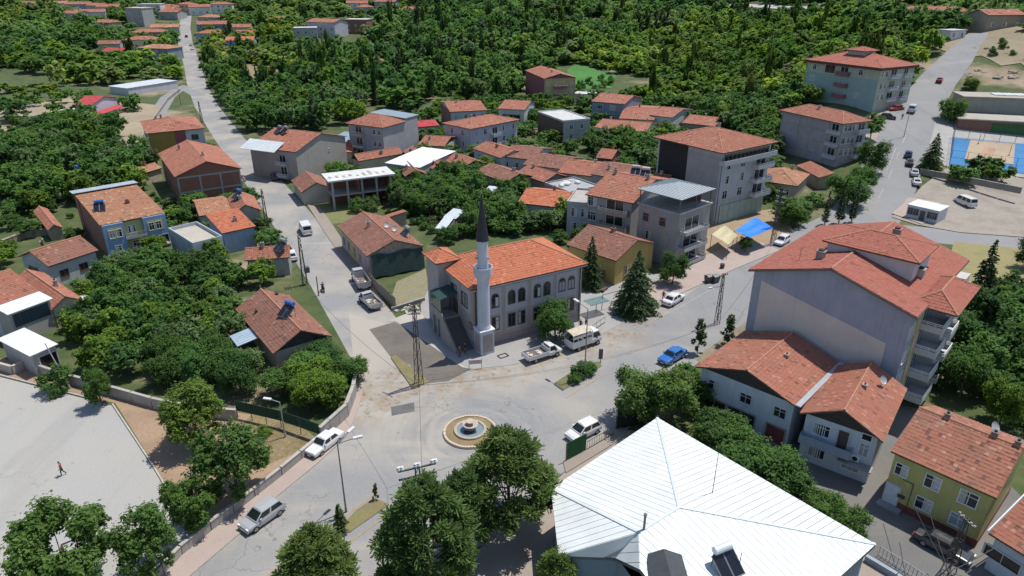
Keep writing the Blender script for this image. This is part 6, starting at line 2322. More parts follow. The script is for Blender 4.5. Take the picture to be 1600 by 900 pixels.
AREAS = [   # polygon in pixels, spacing, height range, group, label, skip chance, kinds
    ([(150, 415), (230, 420), (290, 398), (330, 410), (400, 420), (462, 425), (430, 440), (366, 485), (368, 560), (430, 575), (520, 540), (572, 530), (560, 590), (545, 625), (500, 650), (430, 628), (372, 636), (240, 612), (130, 570), (105, 530), (140, 470)], 3.3, (3.4, 5.4), 'trees in the gardens left of the road', 'leafy green tree in the dense garden between the lot and the left road', .06, 'b'),
    ([(0, 230), (60, 205), (130, 190), (190, 215), (236, 268), (240, 300), (130, 318), (60, 355), (0, 330)], 5.0, (5, 8), 'trees in the wood left of the blue house', 'bushy green tree in the wood behind the blue house', .05, 'b'),
    ([(260, 300), (300, 300), (300, 330), (265, 345)], 3.5, (4, 6), 'trees beside the blue house', 'dark leafy tree right of the blue house', 0, 'b'),
    ([(470, 300), (560, 250), (620, 200), (690, 150), (900, 145), (1140, 170), (1215, 180), (1212, 330), (1120, 335), (1000, 300), (900, 365), (800, 360), (690, 345), (600, 330), (530, 345)], 5.4, (2.4, 4.4), 'small trees between the houses of the town centre', 'small leafy tree between the houses of the town centre', .25, 'b'),
    ([(0, 300), (130, 300), (260, 280), (380, 300), (410, 330), (460, 400), (300, 400), (150, 400), (40, 370), (0, 420)], 5.2, (2.4, 4.6), 'small trees between the houses left of the road', 'small leafy tree between the houses left of the left road', .3, 'b'),
    ([(560, 250), (700, 160), (900, 150), (1130, 175), (1200, 330), (1000, 300), (880, 360), (690, 345), (560, 335)], 5.0, (.6, 1.4), 'low shrubs in the town gardens', 'low green shrub in a town garden', .45, 'u'),
    ([(0, 320), (130, 310), (260, 290), (400, 330), (455, 400), (300, 405), (150, 405), (0, 420)], 4.6, (.6, 1.4), 'low shrubs left of the road', 'low green shrub in a garden left of the road', .45, 'u'),
    ([(670, 372), (700, 352), (760, 360), (830, 346), (862, 342), (905, 372), (925, 398), (880, 392), (845, 358), (780, 374), (700, 388)], 3.0, (2.0, 3.6), 'trees close behind the mosque roof', 'leafy tree close behind the mosque', .08, 'b'),
    ([(1180, 290), (1260, 290), (1290, 330), (1240, 345), (1200, 330)], 4.0, (2, 4), 'trees by the tan tiled house', 'leafy tree in front of the mottled tan tiled house', .15, 'b'),
    ([(440, 330), (470, 300), (480, 320)], 4, (2, 3), 'bushes by the road verge', 'low bush on the road verge', .3, 'u'),
    ([(590, 300), (640, 270), (730, 285), (790, 290), (850, 325), (910, 345), (890, 372), (840, 352), (740, 372), (700, 362), (640, 335), (585, 325)], 3.3, (3.6, 6.0), 'trees in the gardens behind the mosque', 'leafy green garden tree behind the mosque and the long old house', .12, 'b'),
    ([(660, 210), (720, 206), (716, 240), (690, 240)], 4.5, (3, 4.5), 'trees by the lilac house', 'small tree beside the wide lilac house', .2, 'b'),
    ([(655, 275), (740, 280), (800, 290), (815, 320), (760, 300), (700, 290)], 3.4, (3, 5), 'trees below the membrane roof', 'leafy tree in the gardens below the white membrane roof', .1, 'b'),
    ([(590, 335), (640, 330), (690, 360), (740, 372), (720, 378), (672, 372), (640, 345)], 2.4, (1.2, 2.2), 'garden shrubs by the tin shed', 'low green shrub in the garden behind the long old house', .1, 'u'),
    ([(540, 300), (620, 290), (640, 300), (590, 340), (560, 335)], 3.0, (1.4, 3.4), 'shrubs behind the concrete frame', 'green shrub in the rough grass by the concrete frame', .45, 'u'),
    ([(1140, 180), (1215, 160), (1215, 215), (1205, 220)], 4.5, (5, 7), 'trees right of the tall grey block', 'leafy tree close to the tall pale grey block', .05, 'b'),
    ([(750, 165), (785, 160), (780, 178), (755, 178)], 4.5, (4, 6), 'trees by the brick rear house', 'leafy tree right of the white house with brick rear', .1, 'b'),
    ([(995, 165), (1030, 160), (1150, 165), (1135, 178), (1080, 172)], 5, (4, 6.5), 'trees at the wood edge', 'leafy tree behind the tiled houses at the wood edge', .05, 'f'),
    ([(655, 178), (690, 172), (700, 182), (720, 184), (712, 196), (690, 196)], 5, (3, 5), 'trees round the crimson roof', 'small tree near the bright crimson roof', .2, 'b'),
    ([(940, 225), (1020, 215), (1018, 262), (975, 262), (930, 240), (880, 235)], 4.2, (4, 6), 'trees in the centre gardens', 'leafy tree between the tiled roofs of the town centre', .08, 'b'),
    ([(838, 160), (930, 160), (925, 180), (880, 178), (838, 200), (820, 210)], 4.5, (4, 6.5), 'trees round the brown walled building', 'leafy tree close to the dark brown walled flat roofed building', .15, 'b'),
    ([(1060, 195), (1140, 182), (1212, 175), (1215, 235), (1190, 250), (1140, 210)], 4.5, (4.5, 7), 'trees behind the tall grey block', 'leafy tree behind the tall pale grey block', .06, 'b'),
    ([(1372, 240), (1395, 195), (1360, 190), (1352, 250)], 5, (4, 6), 'trees by the right road', 'leafy tree between the grey block and the right road', .3, 'b'),
    ([(1505, 485), (1545, 465), (1660, 480), (1660, 720), (1600, 690), (1500, 640), (1462, 625), (1490, 560)], 3.7, (4, 7), 'trees right of the red roofed apartment block', 'leafy tree in the gardens right of the red roofed apartment block', .06, 'b'),
    ([(1480, 285), (1500, 270), (1540, 262), (1585, 285), (1580, 300), (1500, 292)], 4.0, (3.0, 4.6), 'trees below the sports court', 'bushy tree on the bank below the sports court', 0, 'b'),
    ([(1120, 668), (1170, 700), (1225, 735), (1250, 765), (1225, 770), (1160, 720), (1100, 680)], 3.0, (3.2, 4.4), 'trees between the white roof and the white duplex', 'leafy tree in the yard between the white metal roof and the white houses', .0, 'b'),
    ([(1255, 775), (1300, 775), (1335, 800), (1345, 830), (1300, 825), (1260, 800)], 2.8, (3.0, 4.6), 'trees at the right corner of the white roof', 'young leafy tree by the lane at the right end of the white metal roof', .1, 't'),
    ([(1070, 175), (1150, 160), (1250, 130), (1252, 180), (1215, 190), (1214, 250), (1185, 255), (1140, 200)], 5.0, (5, 7), 'trees behind the pinkish grey block', 'leafy tree on the slope left of the pinkish grey block', .03, 'f'),
    ([(1245, 720), (1262, 700), (1275, 720), (1260, 745)], 2.6, (1.6, 2.6), 'bushes by the white duplex', 'dark climbing bush against the white duplex', 0, 'u'),
    ([(1050, 585), (1100, 590), (1105, 640), (1080, 655), (1055, 620)], 2.6, (2.2, 4.0), 'shrubs left of the white duplex', 'shrub in the shade left of the white duplex', .1, 'u'),
    ([(5, 470), (100, 500), (120, 545), (95, 540), (80, 500)], 3.2, (3, 4), 'trees by the white garage', 'leafy tree behind the bright white garage roof', .1, 'b'),
    ([(0, 160), (60, 150), (130, 150), (200, 165), (240, 180), (190, 205), (80, 190), (0, 205)], 8.5, (4, 6.5), 'orchard trees on bare soil', 'rounded orchard tree on bare soil in the left fields', .25, 'b'),
    ([(300, 200), (325, 215), (338, 232), (325, 245), (318, 230)], 5, (3, 5), 'trees by the ochre and maroon house', 'leafy tree on the road side of the ochre and maroon house', .1, 'b'),
    ([(340, 195), (375, 220), (400, 212), (470, 205), (560, 195), (566, 160), (470, 120), (400, 150), (330, 165)], 6.2, (6, 9), 'trees of the wood right of the left road', 'tall bushy tree in the wood right of the left road', .02, 'f'),
    ([(400, 640), (440, 640), (500, 668), (440, 735), (420, 745)], 3.5, (.8, 1.4), 'low plants by the garden wall', 'low green plant in the small garden behind the low wall', .25, 'u'),
    ([(1395, 128), (1440, 112), (1475, 92), (1496, 78), (1440, 140), (1415, 175), (1395, 160)], 5.5, (5, 7.5), 'trees on the left side of the valley road', 'bushy tree on the left bank of the valley road', .05, 'b'),
    ([(900, 582), (915, 568), (934, 570), (890, 600)], 1.3, (.7, 1.3), 'shrubs in the flower island', 'small flowering shrub in the planted traffic island', .2, 'u'),
    ([(1500, 80), (1530, 75), (1590, 60), (1600, 85), (1560, 105), (1505, 115)], 5.5, (1.5, 4), 'shrubs on the bare slope', 'round green shrub on the bare slope at the far right', .25, 'u'),
    ([(885, 138), (960, 120), (970, 135), (900, 145)], 6, (2, 4), 'shrubs round the small meadow', 'green shrub at the edge of the small bright meadow', .1, 'u'),
]
NB = [proto('broad', 6, 6, 2600, .24, G_MID, s_, .14, .55) for s_ in (31, 32, 33, 34)]
FB = [proto('broad', 7.5, 7, 1500, .36, G_MID, s_, .15, .5) for s_ in (41, 42, 43)]
N_IND = 0
TODO = []
import re
HOUSES_AT = [(o.location.x, o.location.y, re.split(r' with | beside | and | behind | by | on | in | at | of two | before | among | tight | just | standing | left of | right of | below | above | cut | between | cluttered | under |, ', o['label'])[0] if not o['label'].startswith(('house ', 'building ')) else ' '.join(o['label'].split()[:5]))
             for o in list(COL.objects) if o.get('category') in ('house', 'mosque', 'apartment block', 'building', 'shed', 'garage', 'depot', 'hall')]
USED = {}
def near_label(x, y, tn, h, hr, nm, grp):
    """Says how a scattered tree looks and which building it stands by."""
    b_ = sorted(HOUSES_AT, key=lambda q: math.hypot(q[0] - x, q[1] - y))[0]
    if math.hypot(b_[0] - x, b_[1] - y) > 45:
        return None
    k = 'yellow-green' if tn[0] > 1.25 else ('dark green' if tn[2] > tn[0] * 1.2 and tn[0] < 1 else ('greyish green' if tn[2] > tn[0] * 1.2 else 'mid green'))
    s_ = 'small' if h < hr[0] + (hr[1] - hr[0]) * .35 else ('tall' if h > hr[0] + (hr[1] - hr[0]) * .7 else 'medium')
    dx, dy = x - b_[0], y - b_[1]
    rel = ('left of' if dx < 0 else 'right of') if abs(dx) > abs(dy) else ('in front of' if dy < 0 else 'behind')
    w = f"{s_} {k} {'shrub' if nm == 'shrub' else 'leafy tree'} {rel} the {b_[2]}".split()
    w = ' '.join(w) if len(w) <= 16 else None
    return w if w and USED.setdefault(w, grp) == grp else None
for P, step, hr, grp, lab, skip, kind in AREAS:
    pts = scatter(P, step, int(P[0][0] + P[0][1]))
    for x, y in pts:
        if rnd.random() < skip:
            continue
        d = math.hypot(x, y)
        h = rnd.uniform(*hr)
        if kind == 'u':
            me, zb, nm = rnd.choice(BU), 2.9, 'shrub'
        elif kind == 't':
            me, zb, nm = rnd.choice(TH + BR), 6, 'garden_tree'
        elif d < 85:
            me, zb, nm = rnd.choice(BR), 6, 'garden_tree'
        elif kind == 'f' or d > 170:
            me, zb, nm = rnd.choice(FB), 7.5, 'wood_tree'
        else:
            me, zb, nm = rnd.choice(NB), 6, 'garden_tree'
        w = step * 1.45 / (zb * h / zb) * (zb / zb) if kind != 'u' else 1.0
        tn = tint()
        w = max(.8, min(1.5, w)) * rnd.uniform(.85, 1.15)
        if 'town' in grp or 'houses left' in grp:
            nm = nm.replace('wood_tree', 'garden_tree')
        TODO.append((d, nm, lab, x, y, me, h, zb, tn, grp, w, hr))
        N_IND += 1
TODO.sort(key=lambda q: q[0])
COUNT, EXTRA = {}, []
for d, nm, lab, x, y, me, h, zb, tn, grp, w, hr in TODO:       # the nearest of each kind are things, the rest join the far wood
    COUNT[nm] = COUNT.get(nm, 0) + 1
    if COUNT[nm] > 295 and nm != 'shrub':
        EXTRA.append((x, y, h, w * h * .95, tn))
        continue
    if COUNT[nm] > 295:
        continue
    plant(nm, near_label(x, y, tn, h, hr, nm, grp) or lab, 'shrub' if nm == 'shrub' else 'tree', (x, y, T(x, y) - .05), me, h / zb, None, tn, grp, w)

# poplars that rise above the far wood
PO = [proto('poplar', 12, 12, 900, .42, G_DARK, s_, .14, .9) for s_ in (51, 52)]
for i, (px, py, h) in enumerate([(493, 208, 12), (508, 195, 13), (625, 128, 15), (655, 110, 15), (672, 112, 14), (690, 104, 15), (705, 95, 16), (722, 92, 16), (740, 90, 16), (752, 86, 15), (768, 96, 17), (783, 84, 16), (797, 80, 15),
                                 (815, 75, 14), (905, 62, 15), (997, 62, 18), (1008, 58, 18), (1022, 60, 19), (1032, 58, 17), (1040, 55, 18), (412, 185, 12), (455, 190, 12), (92, 45, 14), (338, 105, 10), (365, 92, 10), (560, 190, 11), (585, 165, 12), (618, 30, 12), (640, 24, 14)]):
    q = at(px, py)
    if not blocked(q.x, q.y, .5):
        plant('poplar', 'dark slender poplar rising above the far wood', 'tree', q, PO[i % 2], h / 12, None, (.8 + .3 * rnd.random(), .9, .9), 'poplars above the far wood', rnd.uniform(.85, 1.25))

# --- the far wood: one mass of leaves
def stuff_wood(areas):
    rr, rng = random.Random(5), np.random.default_rng(5)
    bases = []
    for n, size in ((520, .6), (290, .86), (165, 1.18)):
        row = []
        for s_ in range(4):
            V, tn, _ = crown_cloud('broad', n, size, 60 + s_, 8.0, 8.0)
            row.append((V, tn))
        bases.append(row)
    VV, TT, CC = [], [], []
    cnt = 0
    for P, step, hr, skip, tb in areas:
        for x, y in scatter(P, step, int(P[0][0] * 3 + P[0][1]), 2.0):
            if rr.random() < skip:
                continue
            d = math.hypot(x, y)
            V, tn = bases[0 if d < 240 else (1 if d < 360 else 2)][rr.randrange(4)]
            if math.sin(x * .047) + math.sin(y * .061 + 1) + math.sin((x + y) * .023) > 1.55:
                continue
            h = rr.uniform(*hr) / 8.0 * rr.choice((.65, 1, 1, 1.3))
            w = step * 1.3 / 8.0 * rr.uniform(.85, 1.25)
            pop = rr.random() < (.1 if P[0][0] > 300 else .03)
            if pop:
                h, w = h * 1.75, w * .42
            a = rr.uniform(0, 6.28)
            c, s_ = math.cos(a), math.sin(a)
            Q = V * np.array([w, w, h])
            Q = np.stack([Q[..., 0] * c - Q[..., 1] * s_ + x, Q[..., 0] * s_ + Q[..., 1] * c + y, Q[..., 2] + T(x, y) - .4], -1)
            VV.append(Q)
            TT.append(tn)
            q_ = .5 + .5 * math.sin(x * .031 + 2 * math.sin(y * .017)) * math.sin(y * .037)
            tc = np.array(tint()) * np.array(tb) * (.62 if pop else .8 + .5 * q_) * np.array((.9 + .3 * q_, 1, 1))
            CC.append(np.repeat(tc[None], len(V), 0))
            cnt += 1
    for x, y, h, w, tn_ in EXTRA:
        V, tn = bases[0][rr.randrange(4)]
        a = rr.uniform(0, 6.28)
        c, s_ = math.cos(a), math.sin(a)
        Q = V * np.array([w / 8.0, w / 8.0, h / 8.0])
        VV.append(np.stack([Q[..., 0] * c - Q[..., 1] * s_ + x, Q[..., 0] * s_ + Q[..., 1] * c + y, Q[..., 2] + T(x, y) - .3], -1))
        TT.append(tn)
        CC.append(np.repeat(np.array(tn_)[None], len(V), 0))
    me = quads_mesh('far_wood', np.concatenate(VV), np.concatenate(TT), leaf(*G_MID, far=True), np.concatenate(CC))
    o = link('far_wood', me, kind='stuff')
    return cnt
WOOD_AREAS = [
    ([(345, 160), (400, 150), (470, 122), (480, 60), (560, 62), (620, 40), (700, 0), (820, -12), (820, 155), (760, 160), (690, 150), (640, 180), (566, 160), (400, 160)], 6.4, (6, 10), .02, (.9, .95, .95)),
    ([(820, -12), (1000, -14), (1200, -14), (1640, -10), (1640, 50), (1530, 56), (1500, 70), (1400, 60), (1250, 40), (1130, 40), (1000, 60), (890, 100), (820, 150)], 6.6, (5.5, 9), .04, (.9, .95, .9)),
    ([(960, 112), (890, 98), (1000, 55), (1130, 38), (1250, 40), (1420, 56), (1510, 66), (1470, 92), (1400, 150), (1255, 175), (1210, 180), (1140, 180), (1060, 170), (985, 160), (955, 145)], 5.8, (4.5, 7.5), .04, (1.25, 1.15, .8)),
    ([(330, 160), (300, 100), (330, 98), (370, 115), (400, 150), (345, 165)], 5.5, (5, 8), .05, (1.0, 1.0, .9)),
    ([(310, 95), (320, 50), (480, 45), (480, 118), (440, 125), (410, 100), (370, 112)], 7, (5, 8), .2, (1.1, 1.0, .85)),
    ([(-60, 55), (140, 40), (200, 62), (272, 62), (280, 96), (160, 78), (0, 90), (-60, 92)], 7, (6, 9), .04, (.85, .92, .95)),
    ([(-60, 98), (60, 88), (150, 84), (285, 100), (290, 128), (215, 132), (100, 140), (0, 152), (-60, 150)], 7.6, (5, 8), .28, (1.1, 1.05, .85)),
    ([(-60, -12), (280, -12), (280, 30), (200, 50), (140, 38), (-60, 50)], 8.5, (6, 9), .15, (.95, .95, .95)),
    ([(300, -12), (700, -12), (620, 35), (540, 55), (320, 45)], 9, (6, 9), .2, (.95, .95, .95)),
    ([(-300, -14), (2000, -14), (2000, -20), (-300, -20)], 14, (7, 10), .05, (.85, .9, .95)),
    ([(-120, 205), (0, 210), (0, 330), (-120, 380)], 5.5, (5, 8), .05, (.9, .95, .95)),
    ([(1530, 62), (1640, 45), (1700, 60), (1640, 90), (1590, 60)], 7, (4, 7), .2, (.95, .95, .85)),
]
N_WOOD = stuff_wood(WOOD_AREAS)
# ------------------------------------------------------------------ vehicles
WHEELS = {}
def wheel(parent, x, y, r=.31, w=.2):
    k = (r, w)
    if k not in WHEELS:
        a, b_, c = MB(), MB(), MB()
        n = 14
        a.tube((0, -w / 2, 0), (0, w / 2, 0), r, n=n)
        for s_ in (-1, 1):
            b_.tube((0, s_ * (w / 2), 0), (0, s_ * (w / 2 + .012), 0), r * .62, r * .55, n=10)
            for i in range(5):
                t = 2 * math.pi * i / 5
                b_.bar((0, s_ * (w / 2 + .016), 0), (r * .52 * math.cos(t), s_ * (w / 2 + .016), r * .52 * math.sin(t)), .07, .02, 1)
        WHEELS[k] = (a.mesh('tyre', RUBBER()), b_.mesh('rim', [plain((.3, .3, .31), .4, .7, name='rim_metal'), plain((.45, .45, .46), .35, .7, name='spoke_metal')]))
    t, r_ = WHEELS[k]
    o = link('wheel', t, parent, loc=(x, y, r))
    link('rim', r_, o)

def loft(m, st, mi=0):
    """Cross-sections (x, half width, z low, z belt) into a closed, softly edged body."""
    k0 = len(m.v)
    for x, w, z0, z1 in st:
        h = z1 - z0
        for y, z in ((-w * .9, z0), (-w, z0 + h * .3), (-w, z0 + h * .72), (-w * .93, z1 - .03), (-w * .8, z1), (w * .8, z1), (w * .93, z1 - .03), (w, z0 + h * .72), (w, z0 + h * .3), (w * .9, z0)):
            m.v.append((x, y, z))
    for i in range(len(st) - 1):
        for j in range(10):
            a = k0 + i * 10 + j
            b_ = k0 + i * 10 + (j + 1) % 10
            m.f.append((a, b_, b_ + 10, a + 10))
            m.m.append(mi)
            m.t.append(.5)
    m.f.append(tuple(k0 + j for j in reversed(range(10))))
    m.f.append(tuple(k0 + (len(st) - 1) * 10 + j for j in range(10)))
    m.m += [mi, mi]
    m.t += [.5, .5]

def quad_inset(P, fx, fz, off):
    """A quad inside quad P (4 points), shrunk by fractions and pushed out along its normal."""
    P = [Vector(p) for p in P]
    n = (P[1] - P[0]).cross(P[3] - P[0]).normalized()
    f = lambda u, v: (P[0].lerp(P[1], u)).lerp(P[3].lerp(P[2], u), v) + n * off
    return [f(fx, fz), f(1 - fx, fz), f(1 - fx, 1 - fz), f(fx, 1 - fz)]

SHAPES = dict(
    sedan=dict(L=4.35, W=1.7, st=[(-2.17, .66, .42, .78), (-2.05, .8, .3, .9), (-1.3, .85, .24, .93), (0, .85, .22, .9), (1.15, .84, .24, .86), (1.95, .78, .3, .76), (2.17, .66, .38, .66)], gh=(-1.55, -.95, .42, 1.12, .9, 1.4), wb=1.28),
    boxy=dict(L=4.3, W=1.66, st=[(-2.15, .76, .42, .86), (-2.1, .81, .32, .92), (-1.2, .83, .26, .93), (0, .83, .24, .92), (1.2, .82, .26, .88), (2.08, .79, .32, .82), (2.15, .75, .4, .78)], gh=(-1.4, -.95, .35, .95, .91, 1.38), wb=1.22),
    hatch=dict(L=3.95, W=1.7, st=[(-1.97, .72, .42, .8), (-1.88, .82, .3, .95), (-1.1, .85, .24, .96), (0, .85, .22, .93), (1.0, .84, .24, .88), (1.75, .78, .3, .76), (1.97, .62, .38, .64)], gh=(-1.86, -1.45, .3, 1.1, .93, 1.48), wb=1.24),
    van=dict(L=4.9, W=1.9, st=[(-2.45, .9, .4, 1.1), (-2.4, .94, .32, 1.15), (0, .95, .28, 1.15), (1.5, .94, .28, 1.1), (2.2, .88, .34, .95), (2.45, .74, .42, .82)], gh=(-2.42, -2.3, 1.0, 1.75, 1.1, 2.0), wb=1.5),
    minibus=dict(L=5.8, W=2.0, st=[(-2.9, .95, .4, 1.2), (-2.85, .99, .32, 1.25), (0, 1.0, .28, 1.25), (1.9, .99, .28, 1.2), (2.6, .92, .34, 1.05), (2.9, .78, .42, .9)], gh=(-2.87, -2.7, 1.3, 2.15, 1.2, 2.4), wb=1.8),
)
def car(label, rear, front, kind='sedan', c=(.7, .7, .7), cat='car', name='parked_car', z=0.0, group=None, shift=0.0, mid=None, yaw=None, rack=False):
    """Put a vehicle on the road with its rear and front where the photograph shows them."""
    sh = SHAPES[kind]
    if mid is not None:
        p = at(*mid)
        ang = yaw
    else:
        a, b_ = at(*rear), at(*front)
        p = (a + b_) / 2
        ang = math.atan2(b_.y - a.y, b_.x - a.x)
    t = thing(name, label, cat, (p.x, p.y, T(p.x, p.y) + .045 + z), ang, group)
    PT = paint(c)
    m = MB()
    loft(m, sh['st'])
    xa, xb, xc, xd, zb, zr = sh['gh']
    w0, w1 = sh['W'] / 2 * .92, sh['W'] / 2 * (.76 if kind in ('sedan', 'boxy', 'hatch') else .86)
    B = [(xa, -w0, zb), (xd, -w0, zb), (xd, w0, zb), (xa, w0, zb)]
    Tp = [(xb, -w1, zr), (xc, -w1, zr), (xc, w1, zr), (xb, w1, zr)]
    for i in range(4):
        m.poly([B[i], B[(i + 1) % 4], Tp[(i + 1) % 4], Tp[i]])
    m.poly([(xb, -w1, zr), (xc, -w1, zr), (xc, -w1 * .0, zr + .045), (xb, 0, zr + .045)])
    m.poly([(xb, 0, zr + .045), (xc, 0, zr + .045), (xc, w1, zr), (xb, w1, zr)])
    body = m.build('body', PT, t)
    G = glass((.015, .018, .02))
    side = {0: [B[0], B[1], Tp[1], Tp[0]], 2: [B[2], B[3], Tp[3], Tp[2]]}
    g = MB()
    g.poly(quad_inset([B[1], B[2], Tp[2], Tp[1]], .06, .1, .012))
    g.build('windscreen', G, t)
    g = MB()
    g.poly(quad_inset([B[3], B[0], Tp[0], Tp[3]], .1, .16, .012))
    g.build('rear_window', G, t)
    nwin = 2 if kind in ('sedan', 'boxy', 'hatch') else 3
    for s_, P in side.items():
        Q = [Vector(p) for p in P]
        for i in range(nwin):
            u0, u1 = i / nwin, (i + 1) / nwin
            q = [Q[0].lerp(Q[1], u0), Q[0].lerp(Q[1], u1), Q[3].lerp(Q[2], u1), Q[3].lerp(Q[2], u0)]
            g = MB()
            g.poly(quad_inset(q, .07, .12, .012))
            g.build('side_window', G, t)
    L = sh['L'] / 2
    for s_ in (-1, 1):
        m = MB()
        m.box(L - .1, L + .015, s_ * .58 - .16, s_ * .58 + .16, .56, .7)
        m.build('headlight', plain((.75, .76, .78), .15, name='lamp_glass'), t)
        m = MB()
        m.box(-L - .015, -L + .1, s_ * .62 - .13, s_ * .62 + .13, .62, .8)
        m.build('tail_light', plain((.35, .01, .015), .3, name='red_lamp'), t)
        m = MB()
        m.box(.55, .75, s_ * (sh['W'] / 2 + .02) - .07, s_ * (sh['W'] / 2 + .02) + .07, zb + .02, zb + .16)
        m.build('wing_mirror', PT, t)
        for x in (-sh['wb'], sh['wb']):
            wheel(t, x, s_ * (sh['W'] / 2 - .1), .31 if kind in ('sedan', 'boxy', 'hatch') else .34)
    for x, nm in ((L, 'front_bumper'), (-L, 'rear_bumper')):
        m = MB()
        m.box(x - .12, x + .05, -.72, .72, .34, .5)
        m.box(x - .01 if x > 0 else x - .06, x + .06 if x > 0 else x + .01, -.25, .25, .38, .48, 1)
        m.build(nm, [plain((.06, .06, .065), .6, name='bumper') if kind == 'boxy' else PT, plain((.7, .7, .7), .5, name='plate')], t)
    if rack:
        m = MB()
        for y in (-.5, .5):
            m.bar((xb, y, zr + .12), (xc, y, zr + .12), .04)
        m.build('roof_rack', BLACK(), t)
    return t

def pickup(label, rear, front, c=(.7, .7, .7), L=5.0, W=1.85, cover=False, bedc=None, load=True, wallh=.4, name='pickup_truck', high=False):
    a, b_ = at(*rear), at(*front)
    p = (a + b_) / 2
    ang = math.atan2(b_.y - a.y, b_.x - a.x)
    t = thing(name, label, 'truck', (p.x, p.y, .05), ang)
    PT = paint(c)
    hw = W / 2
    h = L / 2
    xcab = h - 2.0 if not high else h - 1.75
    m = MB()
    loft(m, [(xcab, hw * .96, .4, 1.05), (h - 1.0, hw * .96, .36, 1.05), (h - .35, hw * .92, .4, .98), (h, hw * .8, .46, .82)] if not high else [(xcab, hw * .96, .45, 1.2), (h - .25, hw * .95, .42, 1.2), (h, hw * .88, .46, 1.1)])
    zb, zr = (1.0, 1.72) if not high else (1.15, 2.05)
    xs = (xcab + .03, xcab + .12, h - 1.15, h - .62) if not high else (xcab + .02, xcab + .08, h - .6, h - .12)
    w0, w1 = hw * .9, hw * .78
    B = [(xs[0], -w0, zb), (xs[3], -w0, zb), (xs[3], w0, zb), (xs[0], w0, zb)]
    Tp = [(xs[1], -w1, zr), (xs[2], -w1, zr), (xs[2], w1, zr), (xs[1], w1, zr)]
    for i in range(4):
        m.poly([B[i], B[(i + 1) % 4], Tp[(i + 1) % 4], Tp[i]])
    m.poly(Tp)
    m.build('cab', PT, t)
    G = glass((.015, .018, .02))
    for nm, P in (('windscreen', [B[1], B[2], Tp[2], Tp[1]]), ('rear_window', [B[3], B[0], Tp[0], Tp[3]]), ('side_window', [B[0], B[1], Tp[1], Tp[0]]), ('side_window', [B[2], B[3], Tp[3], Tp[2]])):
        g = MB()
        g.poly(quad_inset(P, .1, .14, .012))
        g.build(nm, G, t)
    x0, x1 = -h, xcab - .06
    BM = paint(bedc or c)
    m = MB()
    m.box(x0, x1, -hw, hw, .62, .78)
    z1 = .78 + wallh
    m.box(x0, x1, -hw, -hw + .05, .78, z1)
    m.box(x0, x1, hw - .05, hw, .78, z1)
    m.box(x0, x0 + .05, -hw + .05, hw - .05, .78, z1)
    m.box(x1 - .05, x1, -hw + .05, hw - .05, .78, z1 + .3)
    m.box(x0 + .1, xcab, -.4, .4, .42, .62)
    m.build('load_bed', BM, t)
    m = MB()
    m.box(x0 + .06, x1 - .06, -hw + .06, hw - .06, .781, .8)
    m.build('bed_floor', plain((.16, .12, .09), .9, var=.3, name='bed_boards'), t)
    if cover:
        m = MB()
        zt = 2.5
        for s_ in (-1, 1):
            for i in range(5):
                x = x0 + .05 + (x1 - x0 - .1) * i / 4
                m.bar((x, s_ * (hw - .03), z1), (x, s_ * (hw - .03), zt), .06)
            m.bar((x0, s_ * (hw - .03), zt - .4), (x1, s_ * (hw - .03), zt - .4), .05, .35)
        m.build('canopy_rail', BM, t)
        m = MB()
        N = 8
        for i in range(N + 1):
            for j in range(5):
                m.v.append((x0 + (x1 - x0) * i / N, -hw + 2 * hw * j / 4, zt + .22 * math.sin(math.pi * j / 4) + rnd.uniform(-.03, .03)))
        for i in range(N):
            for j in range(4):
                k = i * 5 + j
                m.f.append((k, k + 5, k + 6, k + 1))
                m.m.append(0)
                m.t.append(.5)
        m.build('canvas_cover', plain((.52, .46, .36), .9, var=.25, name='canvas'), t)
    for s_ in (-1, 1):
        for x in (-h + 1.05, h - .85):
            wheel(t, x, s_ * (hw - .12), .36, .22)
        m = MB()
        m.box(h - .06, h + .02, s_ * .62 - .14, s_ * .62 + .14, .62, .78)
        m.build('headlight', plain((.75, .76, .78), .15, name='lamp_glass'), t)
        m = MB()
        m.box(-h - .02, -h + .02, s_ * .75 - .1, s_ * .75 + .1, .55, .7)
        m.build('tail_light', plain((.35, .01, .015), .3, name='red_lamp'), t)
        m = MB()
        m.box(h - 1.2, h - 1.05, s_ * (hw + .04) - .08, s_ * (hw + .04) + .08, zb + .02, zb + .25)
        m.build('wing_mirror', BLACK(), t)
    if load and not cover:
        for i in range(7):
            m = MB()
            r_ = rnd.uniform(.14, .3)
            m.box(-r_, r_, -r_ * .7, r_ * .7, 0, r_ * .7)
            o = m.build('cargo_sack', plain((.5, .48, .45), .9, name='sack'))
            q = t.matrix_basis @ Vector((rnd.uniform(x0 + .4, x1 - .4), rnd.uniform(-.6, .6), .8))
            o.location, o.rotation_euler.z = q, rnd.uniform(0, 3)
            tag(o, 'pale sack lying on the bed of a pickup truck', 'sack', 'sacks on truck beds')
    return t

